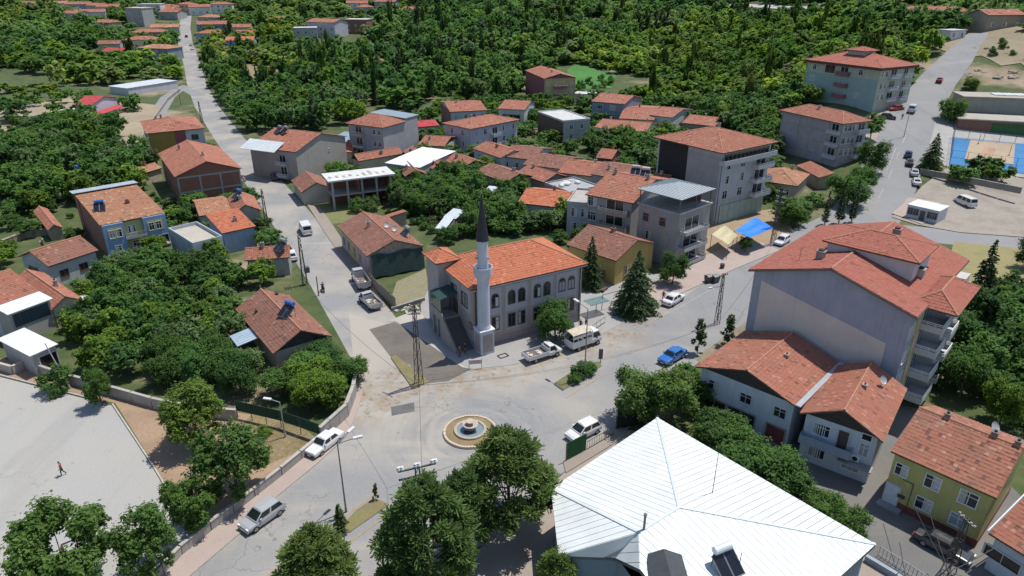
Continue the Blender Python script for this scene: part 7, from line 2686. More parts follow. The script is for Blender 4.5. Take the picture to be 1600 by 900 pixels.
W_, SIL, BLK, RED = (.68, .68, .68), (.38, .4, .43), (.02, .02, .024), (.45, .02, .02)
car('white boxy old saloon with dark roof bars parked half on the left pavement', (529, 683), (486, 716), 'boxy', W_)
car('silver-blue hatchback parked by the pavement at the lower left', (434, 797), (387, 830), 'hatch', (.36, .38, .4))
car('white hatchback half hidden behind the green fence panel', (935, 668), (886, 692), 'hatch', W_)
car('bright blue old saloon at the edge of the right road', (1067, 552), (1032, 573), 'boxy', (.005, .13, .42))
car('white modern saloon beside the large cedar', (1037, 482), (1066, 464), 'sedan', W_)
pickup('white flatbed pickup truck with a red roof light before the mosque', (815, 569), (878, 549), W_, 5.1)
pickup('white delivery truck with canvas covered bed under the forecourt tree', (884, 550), (938, 531), W_, 5.0, 1.9, cover=True, wallh=.75, name='delivery_truck', high=True)
pickup('grey flatbed pickup truck, the nearer one beside the board fence', (596, 492), (562, 463), (.42, .43, .44), 5.0)
pickup('grey tipper truck with high bed walls and blue tinted cab, farther up the street', (577, 464), (553, 427), (.4, .41, .42), 5.6, 1.95, wallh=.75, high=True, name='tipper_truck')
car('white van driving up the left road', (484, 374), (472, 353), 'van', W_, 'van', 'moving_van')
car('dark grey estate car parked in front of the yellow house', (1440, 843), (1505, 878), 'sedan', (.035, .035, .045), rack=True)
car('silver white hatchback under the shop bays of the white house', (1164, 678), (1124, 668), 'hatch', (.5, .5, .5))
car('white small van parked at the foot of the right road', (1235, 372), (1207, 390), 'hatch', W_, 'van', 'parked_van')
car('white van standing on the gravel lot by the site office', (1519, 327), (1494, 314), 'van', W_, 'van', 'parked_van')
car('white minibus in front of the depot', (1503, 199), (1539, 201), 'minibus', W_, 'minibus', 'parked_minibus')
car('white box van with a windowless rear on the right road', (1421, 182), (1428, 168), 'van', W_, 'van', 'parked_van')
car('red pickup like car climbing the right road', (1465, 133), (1470, 124), 'boxy', RED)
car('red car parked before the green block', (1413, 171), (1386, 174), 'sedan', RED)
car('dark car parked on the pavement under the green block', (1374, 184), (1400, 188), 'hatch', BLK)
car('dark blue car, topmost in the kerbside line by the loose cedar', (1417, 251), (1420, 240), 'hatch', (.03, .05, .12))
car('black car, second in the kerbside line by the loose cedar', (1420, 263), (1421, 252), 'sedan', BLK)
car('silver car, third in the kerbside line by the loose cedar', (1428, 280), (1427, 267), 'sedan', SIL)
car('white silver car, lowest in the kerbside line by the loose cedar', (1432, 295), (1430, 281), 'sedan', (.55, .55, .54))
car('white car in the yard before the blue house, left one', (196, 394), (219, 390), 'hatch', W_)
car('white car in the yard before the blue house, right one', (233, 390), (259, 384), 'sedan', W_)
car('dark car parked by the verge on the left road', (432, 284), (428, 276), 'hatch', BLK)
car('white car under the garden trees by the left road lattice mast', (458, 410), (453, 398), 'hatch', W_)
car('black car on the far stretch of the left road', (314, 96), (312, 90), 'hatch', BLK)
car('white car on the far left road, right of the middle', (302, 80), (300, 76), 'sedan', W_)
car('grey car on the far left road', (299, 74), (298, 70), 'sedan', SIL)
car('dark car far up the left road', (292, 60), (291, 57), 'hatch', BLK)
car('white car at the left kerb of the far left road', (275, 82), (274, 79), 'sedan', W_)
m = car('blue car at the edge of the depot yard', (1550, 215), (1575, 218), 'sedan', (.3, .3, .32)) if False else None
# blue and red light bar on the white flatbed
# ------------------------------------------------------------------ people: one continuous body per pose
def person_mesh(pose, cols):
    """Skinned skeleton, feet at z 0, facing +x. cols: skin, hair, top, trousers, shoes."""
    P = dict(pelvis=(0, 0, .95), waist=(0, 0, 1.1), chest=(0.02, 0, 1.32), neck=(.02, 0, 1.47), head0=(.04, 0, 1.56), head1=(.05, 0, 1.67), head2=(.03, 0, 1.75),
             shl=(.0, .19, 1.41), shr=(.0, -.19, 1.41), ell=(-.06, .25, 1.13), elr=(.02, -.25, 1.13), wrl=(.1, .25, .93), wrr=(.16, -.25, .95),
             hipl=(0, .1, .9), hipr=(0, -.1, .9), knl=(.1, .1, .5), knr=(-.04, -.1, .5), anl=(.1, .1, .08), anr=(-.28, -.1, .14), tol=(.26, .11, .03), tor=(-.16, -.11, .03))
    if pose == 'stand':
        P.update(knl=(.02, .11, .5), knr=(.02, -.11, .5), anl=(-.02, .12, .08), anr=(-.02, -.12, .08), tol=(.14, .14, .03), tor=(.14, -.14, .03), ell=(-.03, .26, 1.13), elr=(-.03, -.26, 1.13), wrl=(.05, .26, .9), wrr=(.05, -.26, .9))
    if pose == 'ride':
        P.update(knl=(.38, .2, .78), knr=(.38, -.2, .78), anl=(.2, .22, .38), anr=(.2, -.22, .38), tol=(.36, .22, .34), tor=(.36, -.22, .34), chest=(.14, 0, 1.3), neck=(.2, 0, 1.44), head0=(.23, 0, 1.53), head1=(.25, 0, 1.63), head2=(.23, 0, 1.72),
                 waist=(.05, 0, 1.1), shl=(.17, .19, 1.38), shr=(.17, -.19, 1.38), ell=(.36, .28, 1.14), elr=(.36, -.28, 1.14), wrl=(.56, .27, 1.08), wrr=(.56, -.27, 1.08))
    E = [('pelvis', 'waist'), ('waist', 'chest'), ('chest', 'neck'), ('neck', 'head0'), ('head0', 'head1'), ('head1', 'head2'), ('chest', 'shl'), ('chest', 'shr'), ('shl', 'ell'), ('ell', 'wrl'), ('shr', 'elr'), ('elr', 'wrr'),
         ('pelvis', 'hipl'), ('pelvis', 'hipr'), ('hipl', 'knl'), ('knl', 'anl'), ('anl', 'tol'), ('hipr', 'knr'), ('knr', 'anr'), ('anr', 'tor')]
    Rr = dict(pelvis=.15, waist=.135, chest=.155, neck=.06, head0=.085, head1=.105, head2=.07, shl=.07, shr=.07, ell=.046, elr=.046, wrl=.03, wrr=.03, hipl=.1, hipr=.1, knl=.065, knr=.065, anl=.045, anr=.045, tol=.035, tor=.035)
    for s_ in ('l', 'r'):
        w, e = Vector(P['wr' + s_]), Vector(P['el' + s_])
        d = (w - e).normalized()
        P['pa' + s_] = tuple(w + d * .09)
        Rr['pa' + s_] = .034
        E.append(('wr' + s_, 'pa' + s_))
        for i, (o, ln) in enumerate(((-.028, .07), (-.01, .085), (.01, .08), (.028, .06))):
            f = Vector(P['pa' + s_]) + d * ln + Vector((o, 0, 0)) + Vector((.02, 0, 0))
            P[f'f{i}{s_}'] = tuple(f)
            Rr[f'f{i}{s_}'] = .009
            E.append(('pa' + s_, f'f{i}{s_}'))
        P['th' + s_] = tuple(w + d * .05 + Vector((.06, 0, 0)))
        Rr['th' + s_] = .01
        E.append(('wr' + s_, 'th' + s_))
    names = list(P)
    me = bpy.data.meshes.new('body')
    me.from_pydata([P[k] for k in names], [(names.index(a), names.index(b_)) for a, b_ in E], [])
    o = bpy.data.objects.new('skeleton', me)
    COL.objects.link(o)
    sk = o.modifiers.new('skin', 'SKIN')
    for i, k in enumerate(names):
        r_ = Rr[k]
        dx = .68 if k in ('pelvis', 'waist', 'chest') else 1
        me.skin_vertices[0].data[i].radius = (r_ * dx, r_) if k in ('pelvis', 'waist', 'chest') else (r_, r_)
    me.skin_vertices[0].data[0].use_root = True
    o.modifiers.new('sub', 'SUBSURF').levels = 1
    dg = bpy.context.evaluated_depsgraph_get()
    out = bpy.data.meshes.new_from_object(o.evaluated_get(dg))
    bpy.data.objects.remove(o)
    out.name = 'body'
    out.materials.clear()
    for c in cols:
        out.materials.append(plain(c, .8, name='cloth'))
    hands = [Vector(P['pal']), Vector(P['par'])]
    for f in out.polygons:
        c = f.center
        if c.z > 1.5:
            i = 1 if (c.z > 1.66 or c.x < P['head0'][0] - .03) else 0
        elif min((c - q).length for q in hands) < .17:
            i = 0
        elif c.z > 1.45:
            i = 0
        elif abs(c.y) > .17 and c.z > .86 and pose != 'ride':
            i = 2
        elif c.z > .99 or (pose == 'ride' and c.z > 1.02):
            i = 2
        elif c.z > .12:
            i = 3
        else:
            i = 4
        f.material_index = i
        f.use_smooth = True
    return out

def person(label, px, yaw, pose, cols, h=1.72, z=0, loc=None, seat=0):
    q = at(*px) if loc is None else loc
    t = thing('person', label, 'person', (q.x, q.y, T(q.x, q.y) + .03 + z), R(yaw))
    t.scale = (h / 1.8,) * 3
    b_ = link('body', person_mesh(pose, cols), t)
    b_.location.z = seat
    skin = plain(cols[0], .6, name='skin')
    if pose == 'ride':
        hx = .25
    else:
        hx = .05
    m = MB()
    for y in (-.035, .035):
        m.box(hx + .088, hx + .1, y - .014, y + .014, 1.655 + seat, 1.672 + seat)
    m.build('eyes', BLACK(), t)
    m = MB()
    m.box(hx + .085, hx + .125, -.012, .012, 1.61 + seat, 1.65 + seat)
    m.build('nose', skin, t)
    m = MB()
    for y in (-.1, .1):
        m.box(hx - .02, hx + .02, y - .012, y + .012, 1.61 + seat, 1.67 + seat)
    m.build('ears', skin, t)
    m = MB()
    m.box(hx + .08, hx + .095, -.025, .025, 1.585 + seat, 1.593 + seat)
    m.build('mouth', plain((.25, .08, .07), .6, name='lips'), t)
    return t
SK = (.42, .25, .17)
person('person in a red top and dark trousers walking across the pale concrete lot', (99, 743), 200, 'walk', [SK, (.02, .015, .01), (.35, .03, .04), (.03, .03, .05), (.02, .02, .02)])
person('person in dark clothes with orange brown top at the foot of the mosque stair', (718, 558), -60, 'stand', [SK, (.03, .02, .015), (.22, .09, .04), (.03, .03, .035), (.02, .02, .02)])
person('person in black clothes standing right at the foot of the mosque stair', (727, 553), 200, 'stand', [SK, (.02, .02, .02), (.02, .02, .022), (.025, .025, .03), (.02, .02, .02)])
person('person in black standing left of the white chair under the mosque canopy', (648, 490), -30, 'stand', [SK, (.02, .02, .02), (.03, .03, .032), (.03, .03, .035), (.02, .02, .02)])
person('person in dark clothes right of the group under the mosque canopy', (657, 489), 190, 'stand', [SK, (.02, .02, .02), (.04, .04, .05), (.03, .03, .035), (.02, .02, .02)])
person('person in pale clothes standing in the shade of the large cedar', (991, 487), 200, 'stand', [SK, (.05, .04, .03), (.45, .44, .42), (.25, .25, .26), (.03, .03, .03)])
person('person in dark clothes by the white saloon at the large cedar', (1036, 470), 240, 'stand', [SK, (.02, .02, .02), (.05, .05, .06), (.03, .03, .04), (.02, .02, .02)])
person('person in dark clothes behind the canvas covered truck, left one', (907, 516), 250, 'stand', [SK, (.02, .02, .02), (.04, .04, .05), (.03, .03, .04), (.02, .02, .02)])
person('person in black clothes behind the canvas covered truck, right one', (915, 513), 190, 'stand', [SK, (.02, .02, .02), (.02, .02, .025), (.05, .05, .06), (.02, .02, .02)])
person('person in a dark coat by the parked red car on the right road', (1409, 187), 250, 'stand', [SK, (.02, .02, .02), (.12, .04, .03), (.03, .03, .04), (.02, .02, .02)])
# motorcycle and rider
q = at(505, 455)
yaw = 118
t = thing('motorcycle', 'dark motorcycle ridden up the left road', 'motorcycle', (q.x, q.y, .05), R(yaw))
for x in (-.62, .62):
    wheel(t, x, 0, .3, .12)
m = MB()
m.bar((-.62, 0, .32), (.1, 0, .5), .12)
m.bar((.1, 0, .5), (.45, 0, .9), .08)
m.bar((.62, 0, .32), (.42, 0, 1.0), .06)
m.bar((.4, -.32, 1.03), (.4, .32, 1.03), .04)
m.box(-.2, .3, -.13, .13, .3, .58)
m.build('frame', BLACK(), t)
m = MB()
m.box(-.7, .02, -.13, .13, .7, .8)
m.build('seat', RUBBER(), t)
m = MB()
m.box(.05, .42, -.13, .13, .66, .88)
m.build('tank', paint((.12, .02, .02)), t)
person('person in dark clothes riding the motorcycle up the left road', None, yaw, 'ride', [SK, (.015, .015, .015), (.05, .05, .055), (.03, .03, .04), (.02, .02, .02)], loc=q + Vector((.16, -.3, 0)), z=-.05)

# ------------------------------------------------------------------ poles, lamps, masts
def lattice(label, base, h, w=.75, arms=2, top=.22, insul=True, lamp=False, az=20, transformer=False):
    p = at(*base)
    t = thing('power_mast', label, 'power mast', p, R(az))
    C_ = plain((.085, .075, .068), .7, .3, var=.25, name='rusty_steel')
    m = MB()
    f = lambda k, z: (k[0] * (w + (top - w) * z / h) / 2, k[1] * (w + (top - w) * z / h) / 2, z)
    K = ((-1, -1), (1, -1), (1, 1), (-1, 1))
    for k in K:
        m.bar(f(k, -.2), f(k, h), .075)
    n = max(5, int(h / 1.0))
    for i in range(n):
        z0, z1 = h * i / n, h * (i + 1) / n
        for j in range(4):
            a, b_ = K[j], K[(j + 1) % 4]
            if (i + j) % 2:
                a, b_ = b_, a
            m.bar(f(a, z0), f(b_, z1), .032)
            m.bar(f(K[j], z1), f(K[(j + 1) % 4], z1), .032)
    m.build('lattice_body', C_, t)
    for i in range(arms):
        z = h - .25 - i * .95
        m = MB()
        m.bar((0, -.8, z), (0, .8, z), .07)
        o = m.build('cross_arm', C_, t)
        if insul:
            m = MB()
            m.box(-.03, .03, -.76, .76, z + .045, z + .06)
            for y in (-.75, -.4, .4, .75):
                m.lathe([(.03, z + .04), (.09, z + .1), (.05, z + .16), (.1, z + .22), (.03, z + .3)], 8, c=(0, y))
            m.build('insulators', plain((.5, .46, .42), .3, name='porcelain'), o)
    if transformer:
        m = MB()
        m.box(.2, .9, -.4, .4, h * .25, h * .25 + .9)
        m.build('transformer', plain((.1, .1, .1), .6), t)
    if lamp:
        m = MB()
        m.bar((0, 0, h * .75), (0, -1.8, h * .75 + .3), .06)
        m.box(-.12, .12, -2.5, -1.8, h * .75 + .2, h * .75 + .36, 1)
        m.build('lamp_arm', [C_, plain((.6, .6, .6), .4)], t)
    return t
lattice('tall lattice power mast on the wedge shaped island left of the mosque', (655, 602), 10.4, .75, 1, az=50)
lattice('lattice mast with two transformers and arms at the left road gardens', (477, 445), 8.2, .7, 3, az=30, transformer=True)
lattice('lattice mast with three arms further up the left road', (418, 357), 7.8, .6, 3, az=30)
lattice('thin lattice mast with lamp arm before the slender trees on the right road', (1120, 506), 7.6, .55, 1, az=-60, lamp=True)
lattice('pair of lattice masts with a wide crossbar at the market corner', (1207, 382), 10.0, .7, 3, az=40)
lattice('lattice mast in the lane beside the dark estate car', (1482, 893), 5.6, .7, 1, az=10)
lattice('short dark lattice mast beside the old brown tiled house', (81, 431), 6.2, .5, 1, az=15)
lattice('far lattice mast where the branch road leaves the left road', (316, 192), 7.0, .6, 3, az=40)
# mast with white insulators whose top shows above the pines
p = at(662, 872)
t = thing('power_pole', 'steel power pole with three pairs of white insulators above the pines', 'power pole', p, R(20))
m = MB()
for y in (-.25, .25):
    m.bar((y, 0, -.2), (y * .6, 0, 9.6), .1)
for i in range(11):
    m.bar((-.25 + .05 * i * .3, 0, i * .85 + .4), (.25 - .05 * i * .3, 0, i * .85 + .9), .05)
m.build('pole', plain((.2, .17, .15), .7, .3, var=.25, name='rusty_steel'), t)
for z, a in ((9.4, 0), (8.6, 1)):
    m = MB()
    m.bar((-1.5, 0, z), (1.5, 0, z), .12)
    o = m.build('cross_arm', STEEL(), t)
    if a == 0:
        for x in (-1.45, -1.2, -.12, .12, 1.2, 1.45):
            m = MB()
            m.lathe([(.02, z + .05), (.16, z + .1), (.1, z + .2), (.18, z + .26), (.1, z + .36), (.14, z + .42), (.02, z + .5)], 10, c=(x, 0))
            m.build('insulator', plain((.7, .69, .66), .25, name='white_porcelain'), o)
for z in (7.4, 6.6):
    m = MB()
    m.bar((-.2, -.6, z), (1.6, .5, z + .2), .05)
    m.build('bracket', DARKST(), t)

def lamp_post(label, base, h, arms, az=0, lean=None, c=(.2, .2, .2), L=1.4, name='street_lamp'):
    p = at(*base)
    t = thing(name, label, 'street lamp', p, R(az))
    m = MB()
    m.tube((0, 0, -.1), (0, 0, .5), .12, .11, 10)
    m.tube((0, 0, .5), (0, 0, h), .085, .05, 10)
    m.build('pole', plain(c, .5, .4, name='lamp_pole'), t)
    for a in arms:
        d = Vector((math.cos(R(a)), math.sin(R(a)), 0))
        m = MB()
        m.tube(Vector((0, 0, h - .05)), d * L + Vector((0, 0, h + .25)), .04, n=6)
        o = m.build('arm', plain(c, .5, .4, name='lamp_pole'), t)
        m = MB()
        s_ = d * (L - .05)
        e = d * (L + .75)
        m.bar(s_ + Vector((0, 0, h + .28)), e + Vector((0, 0, h + .36)), .3, .13)
        m.build('lamp_head', plain((.62, .62, .62), .4, name='lamp_housing'), o)
    if lean:
        t.rotation_euler.y = R(lean)
    return t
lamp_post('double armed street lamp at the tip of the lower traffic island', (541, 800), 7.6, (15, 60), 0)
lamp_post('street lamp with one white arm on the planted island before the mosque', (913, 592), 9.4, (128,), 0, None, (.22, .22, .22), 1.6)
lamp_post('pale leaning lamp post at the corner of the concrete lot', (110, 607), 6.2, (), 0, None, (.45, .45, .45)).rotation_euler = (0, R(-12), 0)
lamp_post('grey garden lamp with a long arm beside the green screened wall', (446, 683), 4.4, (175,), 0, None, (.4, .4, .41), .9)
lamp_post('slim lamp post beside the parked cars of the right road', (1412, 215), 7.0, (200,), 0)
for lab, b_, h in (('short thick dark post by the left road below the lattice mast', (498, 462), 3.2), ('thin bare pole by the road verge near the branch road', (283, 165), 6), ('thin grey pole behind the row houses', (870, 262), 8)):
    m = MB()
    m.tube((0, 0, -.1), (0, 0, h), .1, .07, 8)
    o = m.build('post', plain((.1, .085, .07), .85, name='old_post'))
    o.location = at(*b_)
    tag(o, lab, 'post')

# overhead wires
def wire(a, b_, sag=.8, name='overhead_wire', lab='thin overhead wire between power masts', r=.018):
    m = MB()
    n = 10
    for i in range(n):
        q = [a.lerp(b_, k / n) - Vector((0, 0, sag * 4 * (k / n) * (1 - k / n))) for k in (i, i + 1)]
        m.tube(q[0], q[1], r, n=3, cap=False)
    o = m.build(name, plain((.05, .05, .05), .6, name='cable'))
    return tag(o, lab, 'cable', 'barrier ropes' if 'rope' in name else ('service cables' if 'service' in lab else 'overhead wires'))
mp = at(1482, 893, 5.4)
for px, h in (((1445, 770), 4.6), ((1412, 755), 3.9), ((1560, 852), 4.2)):
    wire(mp, at(*px, h), .2, lab='pale service cable from the lane mast to a house wall', r=.03)
wire(mp, at(1640, 930, 5.5), .3, lab='pale service cable from the lane mast to a house wall', r=.03)
A_, B_, C2 = at(655, 602, 10.2), at(477, 445, 8.0), at(418, 357, 7.6)
wire(A_, B_, 1.0)
wire(A_, at(1120, 506, 7.4), 1.4)
wire(at(1120, 506, 7.4), at(1207, 382, 9.8), .8)
wire(A_, at(662, 872, 9.4), .8)
wire(A_, at(1120, 506, 6.9), 1.6)
wire(at(1120, 506, 6.9), at(1207, 382, 9.0), .8)
for o in (-.8, 0, .8):
    d = Vector((.5 * o, o, 0))
    wire(B_ + d, C2 + d)
wire(C2, at(316, 192, 6.8))

# ------------------------------------------------------------------ the fountain island
p = at(735, 676)
t = thing('fountain', 'round stone fountain with two bowls on a kerbed island in the junction', 'fountain', p)
t.scale.z = .72
SANDST = plain((.38, .33, .27), .85, var=.2, name='sandstone', scale=4)
n = 52
st = []
m = MB()
a0, a1 = -math.pi / n * .88, math.pi / n * .88
pts = [(2.62 * math.cos(a0), 2.62 * math.sin(a0)), (2.86 * math.cos(a0), 2.86 * math.sin(a0)), (2.86 * math.cos(a1), 2.86 * math.sin(a1)), (2.62 * math.cos(a1), 2.62 * math.sin(a1))]
m.prism(pts, -.05, .42)
stone = m.mesh('kerb_stone', plain((.56, .46, .36), .85, var=.15, name='pale_sandstone'))
for i in range(n):
    o = link('kerb_stone', stone, t, rz=2 * math.pi * i / n)
    o.scale.z = rnd.uniform(.92, 1.06)
m = MB()
m.lathe([(2.66, 0), (2.66, .38)], 52)
m.build('joint_mortar', plain((.2, .15, .11), .95, name='dark_mortar'), t)
m = MB()
m.lathe([(2.64, .3), (2.0, .42), (1.6, .46)], 40)
m.build('soil_ring', speckle((.22, .16, .08), (.3, .22, .12), .8, 'fountain_soil', 9), t)
m = MB()
m.lathe([(1.75, .3), (1.75, .66), (1.72, .72), (1.46, .72), (1.42, .66), (1.4, .4), (.0, .4)], 40)
m.build('basin', SANDST, t, smooth=False)
m = MB()
m.lathe([(1.42, .58), (.001, .58)], 40)
wm, wnt, wp, wN, wL = nodes('fountain_water')
wp.inputs['Base Color'].default_value = (.2, .25, .28, 1)
wp.inputs['Roughness'].default_value = .06
bump(wnt, wp, world_noise(wnt, 6, 3), .1, .03)
m.build('water', wm, t)
m = MB()
m.lathe([(.62, .5), (.55, .75), (.3, .85), (.2, 1.0), (.22, 1.2), (.5, 1.32), (.78, 1.45), (.84, 1.5), (.84, 1.58), (.74, 1.58), (.5, 1.45), (.0, 1.42)], 28)
m.build('lower_bowl', plain((.42, .36, .3), .8, var=.2, name='bowl_stone'), t, smooth=True)
m = MB()
m.lathe([(.16, 1.4), (.13, 1.75), (.2, 1.85), (.4, 1.98), (.46, 2.04), (.46, 2.1), (.38, 2.1), (.2, 2.0), (0, 1.98)], 24)
m.build('upper_bowl', plain((.47, .37, .28), .8, var=.2, name='bowl_stone'), t, smooth=True)
m = MB()
for i in range(7):
    a = R(220 + 16 * i)
    r_ = rnd.uniform(.14, .26)
    m.lathe([(r_, .56), (r_ * .9, .74), (r_ * .4, .86), (0, .88)], 7, c=(.7 * math.cos(a), .7 * math.sin(a)))
m.build('rocks', plain((.05, .05, .052), .8, var=.3, name='dark_rock'), t)

# ------------------------------------------------------------------ walls, fences, boards
def low_wall(label, px, h, th=.25, seg=2.6, c=(.37, .35, .32), cap=True, name='wall', step=False):
    P = [at(x, y) for x, y in px]
    t = thing(name, label, 'wall', P[0])
    M1, M2 = stucco(c, .5), stucco(dk(c, 1.15), .4)
    for a, b_ in zip(P, P[1:]):
        n = max(1, int((b_ - a).length / seg + .5))
        for i in range(n):
            p0, p1 = a.lerp(b_, (i + .02) / n) - P[0], a.lerp(b_, (i + .98) / n) - P[0]
            u = (p1 - p0).normalized()
            v = Vector((-u.y, u.x, 0)) * (th / 2)
            m = MB()
            hh = h + (.12 * (i % 2) if step else rnd.uniform(-.02, .02))
            m.prism([tuple((q).xy) for q in ((p0 + v, p0 - v, p1 - v, p1 + v) if (p1 - p0).cross(v).z < 0 else (p0 - v, p1 - v, p1 + v, p0 + v))], -.1, hh)
            if cap:
                v2 = v * 1.35
                m.prism([tuple(q.xy) for q in (p0 - v2, p1 - v2, p1 + v2, p0 + v2)], hh + .002, hh + .09, 1)
            m.build('wall_panel', [M1, M2], t)
    return t
low_wall('long low panelled wall along the left pavement', [(225, 930), (284, 868), (330, 830), (398, 777), (440, 744), (500, 694)], 1.0, .25)
low_wall('curved stone garden wall at the bend of the left pavement', [(502, 690), (543, 652), (554, 622), (560, 588)], 1.7, .3, 1.6, (.36, .34, .31))
low_wall('grey block wall behind the soil strip of the lot', [(118, 602), (240, 637), (300, 650), (372, 656)], 1.3, .25, 3.0, (.36, .34, .32))
low_wall('beige low wall in front of the white roofed garage', [(-40, 568), (22, 585), (42, 575)], 1.1, .25, 3.0, (.42, .38, .33))
low_wall('grey wall behind the young tree at the lot corner', [(45, 578), (84, 592), (118, 603)], 1.3, .25, 3.0, (.33, .31, .29))
low_wall('low white plinth wall round the mosque forecourt stair', [(612, 486), (664, 470)], .5, .2, 2, (.3, .29, .28))
low_wall('retaining wall along the bank below the sports court', [(1436, 272), (1482, 285), (1590, 318)], 1.2, .35, 4, (.25, .23, .21))
low_wall('garden wall of rough stone above the left orchards', [(0, 388), (40, 372), (80, 366)], 1.2, .4, 3, (.3, .26, .2))
low_wall('long grey wall across the left orchard', [(0, 196), (48, 192), (80, 184)], 1.8, .25, 6, (.1, .13, .12))
low_wall('wall along the branch road', [(212, 235), (240, 190), (262, 158), (282, 142)], 1.0, .25, 5, (.3, .27, .23))
low_wall('low lane side wall under the railing by the white roof', [(1350, 875), (1400, 905), (1480, 960)], .5, .25, 2.5, (.28, .33, .38))

def screen(label, px, h, c, z0=0.0, name='fence', thick=.04, post=2.2):
    P = [at(x, y) for x, y in px]
    t = thing(name, label, 'fence', P[0])
    for a, b_ in zip(P, P[1:]):
        n = max(1, int((b_ - a).length / post + .5))
        for i in range(n):
            p0, p1 = a.lerp(b_, i / n) - P[0], a.lerp(b_, (i + 1) / n) - P[0]
            m = MB()
            m.bar(p0.lerp(p1, .03) + Vector((0, 0, z0 + h / 2)), p0.lerp(p1, .97) + Vector((0, 0, z0 + h / 2)), thick, h)
            m.build('screen_panel', plain(c, .85, var=.25, name='fence_screen'), t)
            m = MB()
            m.tube(p0 + Vector((0, 0, 0)), p0 + Vector((0, 0, z0 + h + .05)), .04, n=6)
            m.build('post', DARKST(), t)
    return t
screen('green netting screen on top of the garden wall', [(372, 652), (440, 668), (502, 690)], 1.3, (.015, .06, .035), .9)
screen('green panel fence in front of the white hatchback', [(884, 722), (916, 705)], 2.0, (.01, .09, .03), .25)
screen('dark hedge screen at the top corner of the white roof', [(962, 672), (1000, 662), (1024, 668)], 2.6, (.015, .02, .015), 0)
# railing between the pavement and the white hatchback
def railing(label, px, h=1.0, c=(.08, .08, .085), step=.35, name='railing', z0=.1):
    P = [at(x, y) for x, y in px]
    t = thing(name, label, 'railing', P[0])
    for a, b_ in zip(P, P[1:]):
        a, b_ = a - P[0], b_ - P[0]
        m = MB()
        for z in (z0 + .1, z0 + h):
            m.bar(a + Vector((0, 0, z)), b_ + Vector((0, 0, z)), .05)
        m.build('rail', plain(c, .6, .3, name='rail_paint'), t)
        n = max(1, int((b_ - a).length / step))
        m = MB()
        for i in range(n + 1):
            q = a.lerp(b_, i / n)
            m.bar(q + Vector((0, 0, 0)), q + Vector((0, 0, z0 + h)), .03)
        o = m.build('bars', plain(c, .6, .3, name='rail_paint'), t)
        o['kind'] = 'stuff'
    return t
railing('dark railing on the pavement edge by the green panel fence', [(917, 704), (958, 680)])
railing('thin grey railing along the lane beside the white roof', [(1372, 868), (1430, 905), (1500, 950)], .9, (.3, .31, .33), .3)
railing('low dark railing at the forecourt edge by the trucks', [(918, 524), (945, 505)], .9, (.06, .06, .06), 1.0)

# grey board fence left of the mosque yard: every board a piece
P = [at(590, 470), at(621, 474)] if False else [at(578, 445), at(619, 484)]
t = thing('board_fence', 'grey weathered board fence beside the two parked trucks', 'fence', P[0])
d = P[1] - P[0]
n = 40
board = {}
m = MB()
m.box(-.1, .1, -.02, .02, 0, 1.9)
bm_ = m.mesh('board', GREYWOOD())
for i in range(n):
    o = link('board', bm_, t, loc=d * (i + .5) / n, rz=math.atan2(d.y, d.x) + rnd.uniform(-.03, .03))
    o.scale = (d.length / n / .21, 1, rnd.uniform(.9, 1.1))
m = MB()
for z in (.4, 1.5):
    m.bar(Vector((0, .05, z)), d + Vector((0, .05, z)), .06)
m.build('rail', WOOD(), t)
m = MB()
a, b_ = at(619, 484), at(664, 468)
# slatted wooden trellis fence right of the big block
P = [at(1452, 594), at(1530, 600)]
t = thing('slat_fence', 'pale wooden slat fence lying across the garden right of the apartment block', 'fence', P[0])
d = P[1] - P[0]
m = MB()
for i in range(16):
    k = link('slat', MB().box(-.04, .04, -.03, .03, 0, 1.5).mesh('slat', plain((.42, .36, .26), .9, var=.2, name='pale_wood')) if i == 0 else bpy.data.meshes['slat'], t, loc=d * (i + .5) / 16)
for z in (.3, .8, 1.3):
    k = MB().bar(Vector((0, 0, z)), d + Vector((0, 0, z)), .08).build('rail', plain((.42, .36, .26), .9, var=.2, name='pale_wood'), t)

# hanging banner board before the dark asphalt patch, with rope barrier
p = at(743, 577)
t = thing('banner_board', 'small white notice banner with red lettering on two posts at the mosque corner', 'sign', p, R(8))
m = MB()
m.box(-.75, .75, -.02, .02, .75, 1.35)
m.build('banner', plain((.62, .58, .56), .7, name='banner_cloth'), t)
m = MB()
for z in (.92, 1.08, 1.22):
    x = -.6
    while x < .55:
        w = rnd.uniform(.1, .28)
        m.box(x, min(x + w, .62), -.026, -.021, z - .035, z + .03)
        x += w + .07
m.build('lettering', plain((.4, .08, .1), .7, name='red_print'), t, kind='stuff')
for x in (-.78, .78):
    m = MB()
    m.tube((x, 0, -.05), (x, 0, 1.4), .03, n=6)
    m.build('post', STEEL(), t)
for a, b_, z in (((666, 586), (738, 578), .8), ((666, 592), (738, 580), .3)):
    wire(at(*a, z), at(*b_, z), .05, 'barrier_rope', 'pale barrier rope stretched across the dark asphalt patch', .025)

# stalls under the blue awning
for i, (px, lab) in enumerate((((1168, 366), 'wooden market table with green produce under the blue awning, left one'), ((1180, 361), 'wooden market table with red produce under the blue awning, right one'))):
    t = thing('market_table', lab, 'market table', at(*px), R(30))
    MB().box(-.9, .9, -.4, .4, .7, .76).build('table_top', WOOD(), t)
    for x in (-.8, .8):
        for y in (-.32, .32):
            MB().box(x - .03, x + .03, y - .03, y + .03, 0, .7).build('leg', WOOD(), t)
    m = MB()
    for k in range(24):
        x, y = rnd.uniform(-.8, .8), rnd.uniform(-.3, .3)
        m.lathe([(.09, .76), (.1, .84), (.04, .92), (0, .93)], 6, c=(x, y))
    m.build('produce', plain((.08, .2, .04) if i == 0 else (.4, .04, .03), .6, var=.3, name='produce'), t, kind='stuff')

